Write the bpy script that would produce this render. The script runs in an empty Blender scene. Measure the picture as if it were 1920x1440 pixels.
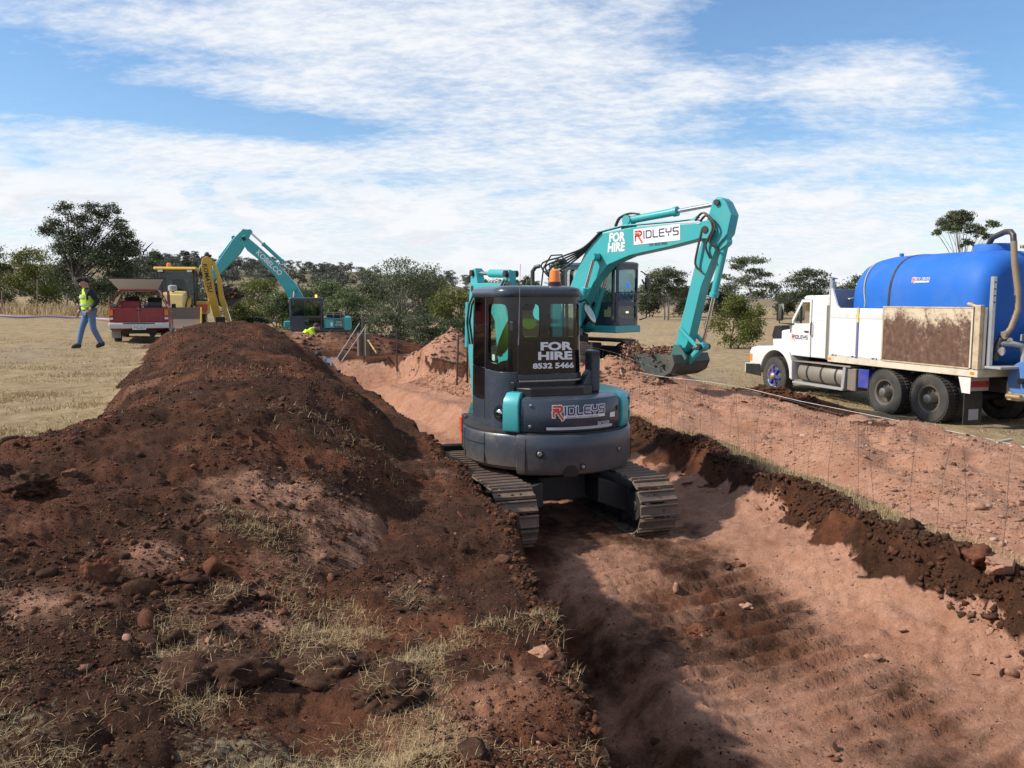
import bpy, bmesh, math, random
import numpy as np
from mathutils import Vector, Matrix, Euler
R = math.radians
random.seed(7)
RNG = np.random.default_rng(11)
scene = bpy.context.scene
COL = scene.collection

# ------------------------------------------------------------------ camera
CZ, FPX, PITCH = 2.6, 1554.0, R(5.88)
cam_data = bpy.data.cameras.new('camera')
cam_data.sensor_fit = 'HORIZONTAL'
cam_data.sensor_width = 36.0
cam_data.lens = 36.0 * FPX / 1920.0
cam_data.clip_start, cam_data.clip_end = 0.1, 9000
cam = bpy.data.objects.new('camera', cam_data)
COL.objects.link(cam)
cam.location = (0, 0, CZ)
cam.rotation_euler = (R(90) - PITCH, 0, 0)
scene.camera = cam

# ------------------------------------------------------------------ sun, exposure
SUN_EL, SUN_AZ = R(40), R(-99)          # azimuth from +Y, clockwise positive
sun_dir = Vector((math.sin(SUN_AZ) * math.cos(SUN_EL), math.cos(SUN_AZ) * math.cos(SUN_EL), math.sin(SUN_EL)))
sd = bpy.data.lights.new('sun', 'SUN')
sd.energy, sd.angle, sd.color = 4.8, R(2.0), (1.0, 0.93, 0.82)
sun = bpy.data.objects.new('sun', sd)
COL.objects.link(sun)
sun.rotation_euler = (-sun_dir).to_track_quat('-Z', 'Y').to_euler()
sun.location = (-20, 10, 30)
scene.view_settings.view_transform = 'Standard'
scene.view_settings.look = 'None'
scene.view_settings.exposure = 0.30
scene.view_settings.gamma = 1.0
scene.view_settings.use_curve_mapping = False
scene.cycles.max_bounces = 6
scene.cycles.diffuse_bounces = 3
scene.cycles.glossy_bounces = 3
scene.cycles.transparent_max_bounces = 10
scene.cycles.use_denoising = True
try:
    scene.cycles.use_adaptive_sampling = True
    scene.cycles.adaptive_threshold = 0.02
except Exception:
    pass

# ------------------------------------------------------------------ node helpers
class NT:
    """a small wrapper to write node trees as expressions"""
    def __init__(s, tree):
        s.t = tree
        s.n, s.l = tree.nodes, tree.links
        s.n.clear()
    def node(s, typ, ins=None, **attr):
        nd = s.n.new(typ)
        for k, v in attr.items():
            setattr(nd, k, v)
        for k, v in (ins or {}).items():
            s.put(nd.inputs[k], v)
        return nd
    def put(s, sock, v):
        if hasattr(v, 'is_output'):
            s.l.new(v, sock)
        elif v is not None:
            if sock.type == 'RGBA' and hasattr(v, '__len__') and len(v) == 3:
                v = (*v, 1)
            sock.default_value = v
    def m(s, op, a, b=0.0, c=0.0, clamp=False):
        nd = s.n.new('ShaderNodeMath')
        nd.operation, nd.use_clamp = op, clamp
        for i, v in enumerate((a, b, c)):
            s.put(nd.inputs[i], v)
        return nd.outputs[0]
    def add(s, a, b): return s.m('ADD', a, b)
    def sub(s, a, b): return s.m('SUBTRACT', a, b)
    def mul(s, a, b): return s.m('MULTIPLY', a, b)
    def noise(s, vec, scale, detail=4.0, rough=0.55, dist=0.0, out='Fac'):
        nd = s.node('ShaderNodeTexNoise', {'Vector': vec, 'Scale': scale, 'Detail': detail, 'Roughness': rough, 'Distortion': dist})
        return nd.outputs['Fac' if out == 'Fac' else 'Color']
    def ramp(s, fac, stops, interp='LINEAR'):
        nd = s.n.new('ShaderNodeValToRGB')
        cr = nd.color_ramp
        cr.interpolation = interp
        while len(cr.elements) < len(stops):
            cr.elements.new(0.5)
        for e, (p, c) in zip(cr.elements, stops):
            e.position = p
            e.color = (*c, 1) if hasattr(c, '__len__') else (c, c, c, 1)
        s.put(nd.inputs[0], fac)
        return nd.outputs[0]
    def mix(s, fac, a, b, blend='MIX'):
        nd = s.n.new('ShaderNodeMix')
        nd.data_type, nd.blend_type = 'RGBA', blend
        s.put(nd.inputs[0], fac)
        s.put(nd.inputs[6], a)
        s.put(nd.inputs[7], b)
        return nd.outputs[2]
    def smooth(s, x, a, b):
        nd = s.n.new('ShaderNodeMapRange')
        nd.interpolation_type = 'SMOOTHSTEP'
        s.put(nd.inputs[0], x)
        nd.inputs[1].default_value, nd.inputs[2].default_value = a, b
        return nd.outputs[0]
    def attr(s, name, out='Fac'):
        return s.node('ShaderNodeAttribute', attribute_name=name).outputs[out]

# ------------------------------------------------------------------ sky with broken cloud
world = bpy.data.worlds.new('World')
scene.world = world
world.use_nodes = True
W = NT(world.node_tree)
sky = W.node('ShaderNodeTexSky', sky_type='NISHITA', sun_disc=False, sun_elevation=SUN_EL, sun_rotation=SUN_AZ,
             altitude=200, air_density=1.0, dust_density=0.6, ozone_density=3.0)
tc = W.node('ShaderNodeTexCoord').outputs['Generated']
sep = W.node('ShaderNodeSeparateXYZ', {0: tc})
dx, dy, dz = sep.outputs
el = W.m('ARCSINE', dz)
az = W.m('ARCTAN2', dx, dy)
zz = W.add(W.m('MAXIMUM', dz, 0.0), 0.20)
pv = W.node('ShaderNodeCombineXYZ', {0: W.m('DIVIDE', dx, zz), 1: W.m('DIVIDE', dy, zz), 2: 0.0}).outputs[0]
def blob(u, v, su, sv, amp):
    a0 = math.atan((u - 960) / FPX)
    e0 = math.atan((720 - v) / FPX) - PITCH
    a = W.m('DIVIDE', W.sub(az, a0), su / FPX)
    e = W.m('DIVIDE', W.sub(el, e0), sv / FPX)
    q = W.add(W.mul(a, a), W.mul(e, e))
    return W.mul(W.m('POWER', 2.718, W.mul(q, -1.0)), amp)
cov = None
for b in ((30, 170, 240, 70, -.28), (330, 235, 330, 40, -.20), (640, 250, 220, 30, -.14), (1640, 60, 330, 60, -.36), (1330, 60, 190, 60, -.20),
          (1890, 200, 120, 110, -.30), (1590, 335, 120, 26, -.20), (1430, 255, 130, 40, -.16), (60, 330, 120, 22, -.16),
          (960, 60, 380, 110, .16), (560, 160, 420, 70, .14), (330, 60, 400, 60, .10), (900, 240, 260, 60, .14), (1640, 180, 150, 50, .22),
          (480, 300, 420, 28, .24), (1500, 330, 420, 40, .12), (960, 420, 1100, 60, .16), (1300, 170, 90, 30, .15), (960, 520, 1600, 60, .10)):
    v_ = blob(*b)
    cov = v_ if cov is None else W.add(cov, v_)
mp = W.node('ShaderNodeMapping', {'Vector': pv, 'Location': (3.1, 1.7, 0), 'Rotation': (0, 0, 0.5), 'Scale': (1.0, 1.7, 1.0)}).outputs[0]
n_big = W.noise(mp, 0.75, 3, .5)
n_med = W.noise(mp, 3.0, 9, .64, .25)
n_fin = W.noise(mp, 17.0, 8, .66, .15)
dens = W.add(W.add(W.mul(n_big, .45), W.mul(n_med, .70)), W.mul(n_fin, .30))     # about 0.75 mid
dens = W.add(dens, cov)
cl_hi = W.m('MAXIMUM', W.smooth(dens, .49, 1.0), .09)
# low bank of cumulus with grey bases, stretched along the horizon
lv = W.node('ShaderNodeCombineXYZ', {0: W.mul(az, 7.5), 1: W.mul(el, 24.0), 2: 0.3}).outputs[0]
n_low = W.noise(lv, 1.25, 9, .60, .2)
lv2 = W.node('ShaderNodeCombineXYZ', {0: W.mul(az, 7.5), 1: W.add(W.mul(el, 24.0), 0.40), 2: 0.3}).outputs[0]
n_up = W.noise(lv2, 1.25, 9, .60, .2)
band = W.mul(W.smooth(el, -.02, .02), W.sub(1.0, W.smooth(el, .10, .185)))
cl_lo = W.mul(W.smooth(n_low, .44, .56), band)
shade = W.mul(W.smooth(W.sub(n_up, n_low), -.09, .13), band)                       # under-sides: more cloud just above
hz = W.sub(1.0, W.smooth(el, -.03, .20))
skyc = W.node('ShaderNodeHueSaturation', {'Saturation': 1.22, 'Value': 1.80, 'Color': sky.outputs[0]}).outputs[0]
wisp = W.noise(mp, 4.0, 5, .6, .3)
c_hi = W.mix(W.smooth(n_fin, .35, .65), (8.9, 9.5, 10.4), (10.5, 10.7, 11.0))
c1 = W.mix(W.mul(cl_hi, .97), skyc, c_hi)
c_lo = W.mix(W.mul(shade, .8), (10.8, 10.9, 11.1), (8.3, 8.6, 9.3))
c2 = W.mix(W.mul(cl_lo, .85), c1, c_lo)
c3 = W.mix(W.mul(hz, .40), c2, (9.6, 10.0, 10.7))
bg = W.node('ShaderNodeBackground', {'Color': c3, 'Strength': 0.074})
out = W.node('ShaderNodeOutputWorld', {'Surface': bg.outputs[0]})
world.cycles.sampling_method = 'MANUAL'
world.cycles.sample_map_resolution = 512

# ------------------------------------------------------------------ mesh helpers
def np_mesh(name, V, F, attrs=None, smooth=True):
    """V (n,3), F (m,k) index array -> mesh datablock"""
    me = bpy.data.meshes.new(name)
    V = np.asarray(V, dtype=np.float32)
    F = np.asarray(F, dtype=np.int32)
    m, k = F.shape
    me.vertices.add(len(V))
    me.vertices.foreach_set('co', V.ravel())
    me.loops.add(m * k)
    me.loops.foreach_set('vertex_index', F.ravel())
    me.polygons.add(m)
    me.polygons.foreach_set('loop_start', np.arange(0, m * k, k, dtype=np.int32))
    if smooth:
        me.polygons.foreach_set('use_smooth', np.ones(m, dtype=bool))
    for an, av in (attrs or {}).items():
        a = me.attributes.new(an, 'FLOAT', 'POINT')
        a.data.foreach_set('value', np.asarray(av, dtype=np.float32))
    me.update(calc_edges=True)
    return me

def link(name, me, mat=None, parent=None):
    o = bpy.data.objects.new(name, me)
    if mat is not None and not me.materials:
        me.materials.append(mat)
    COL.objects.link(o)
    if parent is not None:
        o.parent = parent
    return o

def tag(o, label=None, cat=None, group=None, kind=None):
    for k, v in (('label', label), ('category', cat), ('group', group), ('kind', kind)):
        if v:
            o[k] = v
    return o

def thing(name, label, cat, loc=(0, 0, 0), yaw=0.0, group=None):
    o = bpy.data.objects.new(name, None)
    o.empty_display_size = 0.3
    COL.objects.link(o)
    o.location = loc
    o.rotation_euler = (0, 0, yaw)
    return tag(o, label, cat, group)

def px(u, v, Y):
    """world point at photo pixel (u, v) on the plane y = Y"""
    a, b = (u - 960) / FPX, (720 - v) / FPX
    c, s = math.cos(PITCH), math.sin(PITCH)
    t = Y / (c + b * s)
    return Vector((a * t, Y, CZ + (-s + b * c) * t))

# value noise, fractal noise and cell noise on numpy arrays
def _hash(ix, iy, seed):
    h = (ix.astype(np.int64) * 374761393 + iy.astype(np.int64) * 668265263 + seed * 1442695041) & 0xffffffff
    h = ((h ^ (h >> 13)) * 1274126177) & 0xffffffff
    h = h ^ (h >> 16)
    return (h & 0xffffff).astype(np.float64) / 0xffffff
def vnoise(x, y, seed=0):
    x = np.asarray(x, dtype=np.float64); y = np.asarray(y, dtype=np.float64)
    ix, iy = np.floor(x), np.floor(y)
    fx, fy = x - ix, y - iy
    fx = fx * fx * fx * (fx * (fx * 6 - 15) + 10)
    fy = fy * fy * fy * (fy * (fy * 6 - 15) + 10)
    ix, iy = ix.astype(np.int64), iy.astype(np.int64)
    a, b = _hash(ix, iy, seed), _hash(ix + 1, iy, seed)
    c, d = _hash(ix, iy + 1, seed), _hash(ix + 1, iy + 1, seed)
    return (a + (b - a) * fx) * (1 - fy) + (c + (d - c) * fx) * fy
def fbm(x, y, scale, octv=4, gain=0.5, seed=0):
    """centred on 0, about -0.5..0.5"""
    r, amp, tot = 0, 1.0, 0
    ca, sa = 0.8, 0.6
    for i in range(octv):
        r = r + amp * (vnoise(x * scale, y * scale, seed + i) - .5)
        tot += amp
        amp *= gain
        x, y = (ca * x - sa * y) * 2.03 + 11.3, (sa * x + ca * y) * 2.03 - 7.1
    return r / tot * 1.3
def cells(x, y, scale, seed=0):
    """rounded lumps 0..1 (1 on the top of a lump)"""
    x = np.asarray(x) * scale; y = np.asarray(y) * scale
    ix, iy = np.floor(x).astype(np.int64), np.floor(y).astype(np.int64)
    best = np.full(x.shape, 9.0)
    for i in (-1, 0, 1):
        for j in (-1, 0, 1):
            cx, cy = ix + i, iy + j
            rx = cx + _hash(cx, cy, seed); ry = cy + _hash(cx, cy, seed + 77)
            rr = .55 + .75 * _hash(cx, cy, seed + 33)
            best = np.minimum(best, ((x - rx) ** 2 + (y - ry) ** 2) / (rr * rr))
    return np.sqrt(np.clip(1 - best, 0, 1))
def sstep(x, a, b):
    t = np.clip((x - a) / (b - a), 0, 1)
    return t * t * (3 - 2 * t)
# ------------------------------------------------------------------ soil and grass materials
def soil_material(name, grassy=True):
    m = bpy.data.materials.new(name)
    m.use_nodes = True
    N = NT(m.node_tree)
    co = N.node('ShaderNodeTexCoord').outputs['Object']
    pink, field, straw, floor_tone = (N.attr(a) for a in ('pink', 'field', 'straw', 'floor_tone'))
    n1 = N.noise(co, 1.3, 5, .6)
    n2 = N.noise(co, 9.0, 5, .65)
    n3 = N.noise(co, 55.0, 4, .7)
    n4 = N.noise(co, 190.0, 3, .7)
    speck = N.add(N.mul(n2, .36), N.add(N.mul(n3, .36), N.mul(n4, .28)))
    dark = N.ramp(speck, [(.30, (.014, .0072, .0044)), (.47, (.040, .0185, .0108)), (.60, (.070, .033, .0190)), (.78, (.122, .064, .040))])
    red = N.ramp(speck, [(.30, (.050, .0185, .0095)), (.5, (.115, .043, .022)), (.75, (.205, .090, .050))])
    dark = N.mix(N.mul(N.smooth(n1, .45, .66), .9), dark, red)
    pk = N.ramp(speck, [(.28, (.165, .084, .056)), (.46, (.325, .168, .108)), (.60, (.44, .255, .178)), (.80, (.58, .42, .335))])
    org = N.ramp(speck, [(.3, (.175, .078, .045)), (.55, (.35, .175, .107)), (.8, (.48, .29, .20))])
    pk = N.mix(N.smooth(n1, .48, .66), pk, org)
    sharp = N.smooth(N.add(pink, N.mul(N.sub(N.noise(co, 6.0, 5, .7), .5), .55)), .30, .70)
    soil = N.mix(sharp, dark, pk)
    soil = N.mix(N.mul(floor_tone, .65), soil, N.mix(1.0, soil, (.40, .32, .30), 'MULTIPLY'))
    # dry cropped grass, combed and patchy
    st = N.node('ShaderNodeMapping', {'Vector': co, 'Scale': (1.0, .55, 1.0)}).outputs[0]
    g1 = N.noise(st, .35, 5, .6)
    g2 = N.noise(st, 3.2, 6, .7, .4)
    g3 = N.noise(co, 40.0, 4, .75)
    gs = N.add(N.mul(g2, .5), N.mul(g3, .5))
    gr = N.ramp(gs, [(.32, (.095, .068, .036)), (.45, (.235, .172, .092)), (.56, (.345, .258, .148)), (.72, (.46, .36, .225))])
    gr2 = N.ramp(gs, [(.32, (.10, .075, .048)), (.5, (.26, .195, .125)), (.72, (.40, .32, .22))])
    gr = N.mix(N.smooth(g1, .45, .62), gr, gr2)
    gr = N.mix(N.mul(N.smooth(N.noise(co, .9, 5, .7), .58, .72), .35), gr, (.15, .13, .065))
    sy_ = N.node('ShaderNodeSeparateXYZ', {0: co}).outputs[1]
    gr = N.mix(N.mul(N.smooth(sy_, 110, 190), .75), gr, N.ramp(N.noise(co, .05, 6, .7), [(.35, (.085, .075, .05)), (.5, (.15, .125, .08)), (.65, (.21, .17, .11))]))  # far grass darkened in colour, standing in for cloud shadow and grazing light
    fe = N.smooth(N.add(field, N.mul(N.sub(N.noise(co, 7.0, 6, .75), .5), .9)), .40, .60)
    col = N.mix(fe, soil, gr)
    sm = N.smooth(N.add(straw, N.mul(N.sub(N.noise(co, 24.0, 5, .75, .6), .5), 1.2)), .55, .80)
    strawc = N.ramp(g3, [(.3, (.10, .078, .045)), (.55, (.26, .215, .135)), (.8, (.40, .34, .23))])
    col = N.mix(N.mul(sm, .8), col, strawc)
    h = N.add(N.mul(n2, .5), N.add(N.mul(n3, .35), N.mul(n4, .15)))
    bmp = N.node('ShaderNodeBump', {'Strength': 1.0, 'Distance': .045, 'Height': h}).outputs[0]
    bs = N.node('ShaderNodeBsdfPrincipled', {'Base Color': col, 'Roughness': .95, 'Specular IOR Level': .12, 'Normal': bmp})
    N.node('ShaderNodeOutputMaterial', {'Surface': bs.outputs[0]})
    return m
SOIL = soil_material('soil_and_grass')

def clod_material():
    m = bpy.data.materials.new('clods_and_stones')
    m.use_nodes = True
    N = NT(m.node_tree)
    co = N.node('ShaderNodeTexCoord').outputs['Object']
    pink, tone = N.attr('pink'), N.attr('tone')
    n = N.add(N.mul(N.noise(co, 30, 4, .7), .6), N.mul(N.noise(co, 140, 3, .7), .4))
    d = N.ramp(n, [(.3, (.016, .008, .005)), (.5, (.048, .0225, .0135)), (.75, (.105, .055, .034))])
    d2 = N.ramp(n, [(.3, (.052, .019, .010)), (.5, (.118, .046, .025)), (.75, (.20, .094, .056))])
    p = N.ramp(n, [(.3, (.15, .075, .048)), (.5, (.30, .162, .108)), (.75, (.43, .265, .19))])
    p2 = N.ramp(n, [(.3, (.28, .18, .14)), (.5, (.42, .29, .23)), (.75, (.56, .44, .37))])
    c = N.mix(N.smooth(pink, .48, .80), N.mix(N.smooth(tone, .45, .95), d, d2), N.mix(N.smooth(tone, .86, 1.0), p, p2))
    bmp = N.node('ShaderNodeBump', {'Strength': .7, 'Distance': .012, 'Height': n}).outputs[0]
    bs = N.node('ShaderNodeBsdfPrincipled', {'Base Color': c, 'Roughness': .93, 'Specular IOR Level': .15, 'Normal': bmp})
    N.node('ShaderNodeOutputMaterial', {'Surface': bs.outputs[0]})
    return m
CLOD = clod_material()

def straw_material(name, stops):
    m = bpy.data.materials.new(name)
    m.use_nodes = True
    N = NT(m.node_tree)
    c = N.ramp(N.attr('tone'), stops)
    bs = N.node('ShaderNodeBsdfPrincipled', {'Base Color': c, 'Roughness': .7, 'Specular IOR Level': .25})
    tr = N.node('ShaderNodeBsdfTranslucent', {'Color': c})
    mx = N.node('ShaderNodeMixShader', {0: .22, 1: bs.outputs[0], 2: tr.outputs[0]})
    N.node('ShaderNodeOutputMaterial', {'Surface': mx.outputs[0]})
    return m
STRAW = straw_material('dry_straw', [(0, (.17, .115, .055)), (.5, (.42, .305, .160)), (.93, (.58, .45, .26)), (1, (.32, .23, .12))])

# ------------------------------------------------------------------ the lie of the land
ROWS = [
    (-8, [(-60, 1.6), (-10, 1.35), (-4, 1.22), (-1, 1.03), (.5, .98), (3.3, .62), (6, .3), (9, .0), (20, -.3), (80, -.3)]),
    (4, [(-60, 1.6), (-10, 1.35), (-4, 1.25), (-1, 1.03), (.5, .98), (3.3, .62), (6, .3), (9, .0), (20, -.3), (80, -.3)]),
    (12, [(-60, 1.7), (-12, 1.35), (-5, 1.27), (-2, 1.08), (1.8, .72), (5, .35), (8.5, 0), (20, -.2), (80, -.2)]),
    (22, [(-60, 1.8), (-12, 1.31), (-7, 1.2), (-4, 1.02), (-1.5, .95), (2.5, .65), (6, .2), (9, 0), (20, -.1), (80, 0)]),
    (34, [(-60, 2.0), (-22, 1.6), (-14, 1.28), (-9, .9), (-5, .55), (0, .45), (8, .1), (20, 0), (80, .1)]),
    (50, [(-70, 2.1), (-30, 1.95), (-20, 1.5), (-13, -.15), (-5, -.6), (2, -.5), (10, .1), (25, .1), (80, .2)]),
    (85, [(-120, 2.4), (-45, 2.2), (-22, .2), (0, -.2), (12, .7), (30, .8), (100, .8)]),
    (160, [(-260, 5), (-70, 3.2), (-20, 1.4), (20, 1.1), (60, 1.0), (200, 1.2)]),
    (340, [(-480, 19), (-170, 16.5), (-120, 15.5), (-85, 14.2), (-57, 13.2), (-28, 9), (-12, 5.5), (30, 2.0), (120, 1.2), (500, 1.2)]),
    (480, [(-480, 19), (-170, 15.5), (-110, 12.), (-25, 4), (30, 1.6), (120, 1.4), (500, 1.4)]),
    (900, [(-900, 8), (0, 1.8), (900, 1.8)]),
    (3500, [(-900, 1.6), (900, 1.6)]),
]
def base(x, y):
    x = np.asarray(x, float); y = np.asarray(y, float)
    ys = np.array([r[0] for r in ROWS], float)
    Z = [np.interp(x, [p[0] for p in r[1]], [p[1] for p in r[1]]) for r in ROWS]
    i = np.clip(np.searchsorted(ys, y) - 1, 0, len(ys) - 2)
    t = np.clip((y - ys[i]) / (ys[i + 1] - ys[i]), 0, 1)
    Z = np.stack(Z)
    idx = np.arange(x.size).reshape(x.shape)
    Zf = Z.reshape(len(ROWS), -1)
    a = Zf[i.ravel(), idx.ravel()].reshape(x.shape)
    b = Zf[i.ravel() + 1, idx.ravel()].reshape(x.shape)
    return a + (b - a) * t
def curve(pts):
    ys = [p[0] for p in pts]; xs = [p[1] for p in pts]
    return lambda y: np.interp(y, ys, xs)
XL = curve([(-6, .9), (2, .48), (2.9, .36), (4.3, .15), (5.8, 0), (7, -.32), (8.5, -.72), (10.5, -1.38), (12.9, -2.25), (16.8, -3.55), (20, -4.75), (26, -7.0)])
XR = curve([(-6, 5.0), (2, 4.0), (5.5, 3.4), (7.6, 3.0), (10.3, 2.45), (12, 1.9), (14, 1.05), (17, -.1), (20, -1.35), (26, -4.2)])
FLOOR = curve([(-6, .0), (3, .02), (6.0, .03), (7.2, .10), (8.0, .19), (11, .2), (16, .24), (19, .1), (23, .05), (26, .1)])
def trench_depth(x, y):
    """0 outside, 1 on the floor; and how far below the lip"""
    jl = .20 * fbm(x * .4, y, 1.2, 4, .6, 5) + .09 * fbm(x * .5, y, 6, 3, .6, 8) + .03 * fbm(x * .5, y, 22, 2, .6, 9)
    nf = 1 - .6 * sstep(y, 10, 15)
    jr = nf * (.22 * fbm(x * .6, y, 1.1, 3, .6, 15) + .15 * fbm(x * .25, y, 4.5, 4, .62, 18) + .11 * fbm(x * .25, y, 15, 3, .65, 21))
    u1 = x - XL(y) - jl
    u2 = XR(y) - x - jr
    steep = 1 + .6 * fbm(x * 0, y, .8, 2, .5, 31)
    p1 = np.interp(u1, [0, .04, .16, .30, .46], [0, .20, .72, .92, 1.0])
    p2 = np.interp(u2 * (1.1 - .25 * steep), [0, .025, .07, .12, .20, .40, .80], [0, .24, .46, .60, .71, .89, 1.0])
    end = 1 - sstep(y, 23.5, 25.0)
    return np.minimum(p1, p2) * end, u1, u2
def ground_full(x, y):
    g = base(x, y)
    r = np.hypot(x, y)
    near = 1 - sstep(r, 30, 60)
    p, u1, u2 = trench_depth(x, y)
    fl = FLOOR(y) + .05 * fbm(x, y, .9, 4, .5, 3)
    w = XR(y) - XL(y)
    # lower slot beside the left wall near the camera, and a second cut deeper down the trench
    fl = fl - .20 * (1 - sstep(u1, .55 + .15 * fbm(x * 0, y, 1.3, 3, .5, 41), .95)) * (1 - sstep(y, 6.4, 7.6))
    fl = fl + .30 * sstep(u1 / np.maximum(w, .1), .48, .60) * sstep(y, 10.8, 12.0) * (1 - sstep(y, 21, 23)) - .12 * sstep(y, 11, 14) * (1 - sstep(u1 / np.maximum(w, .1), .45, .55))
    # bars pressed by the tracks across the floor
    s = y - .42 * (x - XL(y)) + .10 * fbm(x, y, 1.5, 3, .5, 52)
    s2 = y + .30 * (x - XL(y)) + .14 * fbm(x, y, 1.3, 3, .5, 57)
    lane = sstep(u1, .95, 1.15) * (1 - sstep(u1, 2.55, 2.95)) * (1 - sstep(y, 7.0, 7.8))
    lane2 = sstep(u1, .65, .9) * (1 - sstep(u1, 1.0, 1.3)) * (1 - sstep(y, 5.8, 7.0)) * .5
    s = s + .022 * fbm(x, y, 5, 3, .6, 63)
    tr_ = np.abs(((s / .205) % 1.0) - .5) * 2
    tr2 = np.abs(((s2 / .19) % 1.0) - .5) * 2
    wear = .12 + 1.0 * np.clip(.62 + 2.2 * fbm(x, y, 1.0, 3, .5, 61), 0, 1)
    fl = fl + .052 * lane * wear * sstep(tr_, .42, .84) + .045 * lane2 * wear * sstep(tr2, .2, .8)
    # a berm of loosened soil left between the two wheelings
    fl = fl + .10 * np.exp(-((u1 - .98) / .22) ** 2) * (1 - sstep(y, 6.2, 7.2)) * (.6 + 1.2 * fbm(x, y, 2.0, 3, .5, 66))
    rough = .055 * fbm(x, y, 2.2, 4, .55, 71) + .022 * fbm(x, y, 11, 3, .6, 74)
    soil = disturbed(x, y)
    onp = sstep(p, .02, .10)
    fl = fl + .8 * rough + .03 * cells(x, y, 9, 5) * np.clip(.3 + 1.6 * fbm(x, y, 2, 2, .5, 78), 0, 1) + .014 * cells(x, y, 24, 6) * np.clip(.5 + 2 * fbm(x, y, 3, 2, .5, 80), 0, 1) * (1 - .6 * lane) + .022 * fbm(x, y, 26, 3, .65, 83) * (1 - .6 * lane)
    lump = .045 * cells(x, y, 5.5, 91) * np.clip(.5 + 2 * fbm(x, y, 1.5, 2, .5, 79), 0, 1) + .018 * cells(x, y, 15, 92)
    lump = lump * (1 + 1.0 * (u1 < 0)) + .05 * (u1 < 0) * (cells(x, y, 2.4, 93) - .3) * np.clip(.4 + 2 * fbm(x, y, 1.1, 2, .5, 94), 0, 1)
    wall = onp * (1 - sstep(p, .80, 1.0))
    g2 = g + near * (soil * (rough + lump) + (1 - soil) * (.05 * fbm(x, y, .5, 3, .5, 82) + .018 * fbm(x, y, 6, 3, .6, 85)))
    # the lip of turf curls up a little along the right bank
    g2 = g2 + .10 * np.exp(-((u2 + .12) / .16) ** 2) * (1 - sstep(y, 22, 24)) * (.55 + 1.6 * fbm(x, y, 1.6, 3, .5, 88)) * (y > -6)
    z = g2 + (fl - g2) * p + wall * (1 - .6 * sstep(y, 10, 15)) * (.11 * fbm(x, y, 4, 4, .6, 95) + .055 * cells(x, y, 7, 96) * np.clip(.6 + 2 * fbm(x, y, 1.5, 2, .5, 97), 0, 1.2))
    return z, p, u1, u2, g2
XHL = curve([(-6, -5.2), (3, -4.2), (6.5, -4.0), (8, -4.25), (12.6, -5.85), (14.4, -6.5), (22, -9.5), (30, -12.5)])   # heap's far toe on the grass
XHR = curve([(-6, 12), (5, 11.5), (8, 10.3), (13.3, 8.1), (16.8, 6.6), (20, 5.0), (23, 4.0), (26, 2.4)])               # where pink spoil meets the right-hand grass
def disturbed(x, y):
    l = sstep(x - XHL(y) - .5 * fbm(x, y, .8, 4, .6, 101), -.25, .35)
    r_ = 1 - sstep(x - XHR(y) - .8 * fbm(x, y, .5, 4, .6, 103), -.3, .3)
    e = 1 - sstep(y + 1.5 * fbm(x, y, .4, 3, .5, 105), 25, 27.5)
    return l * r_ * e

# polar sheets: fine near the camera, coarse far off
def polar(name, azs, rs, zf, keep=None, mat=None, wrap=False):
    A, Rr = np.meshgrid(azs, rs)
    X, Y = Rr * np.sin(A), Rr * np.cos(A)
    Z, attrs, k = zf(X, Y)
    nr, na = A.shape
    idx = np.arange(nr * na).reshape(nr, na)
    q = np.stack([idx[:-1, :-1], idx[:-1, 1:], idx[1:, 1:], idx[1:, :-1]], -1).reshape(-1, 4)[:, ::-1]
    if k is not None:
        kk = k.ravel()
        q = q[kk[q].any(1)]
    V = np.stack([X.ravel(), Y.ravel(), Z.ravel()], -1)
    if k is not None:
        used = np.zeros(len(V), bool); used[q.ravel()] = True
        new = np.cumsum(used) - 1
        V = V[used]; q = new[q]
        attrs = {n: a.ravel()[used] for n, a in attrs.items()}
    else:
        attrs = {n: a.ravel() for n, a in attrs.items()}
    return np_mesh(name, V, q, attrs)
def geo_r(r0, r1, k):
    return np.exp(np.arange(math.log(r0), math.log(r1), k))

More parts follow.
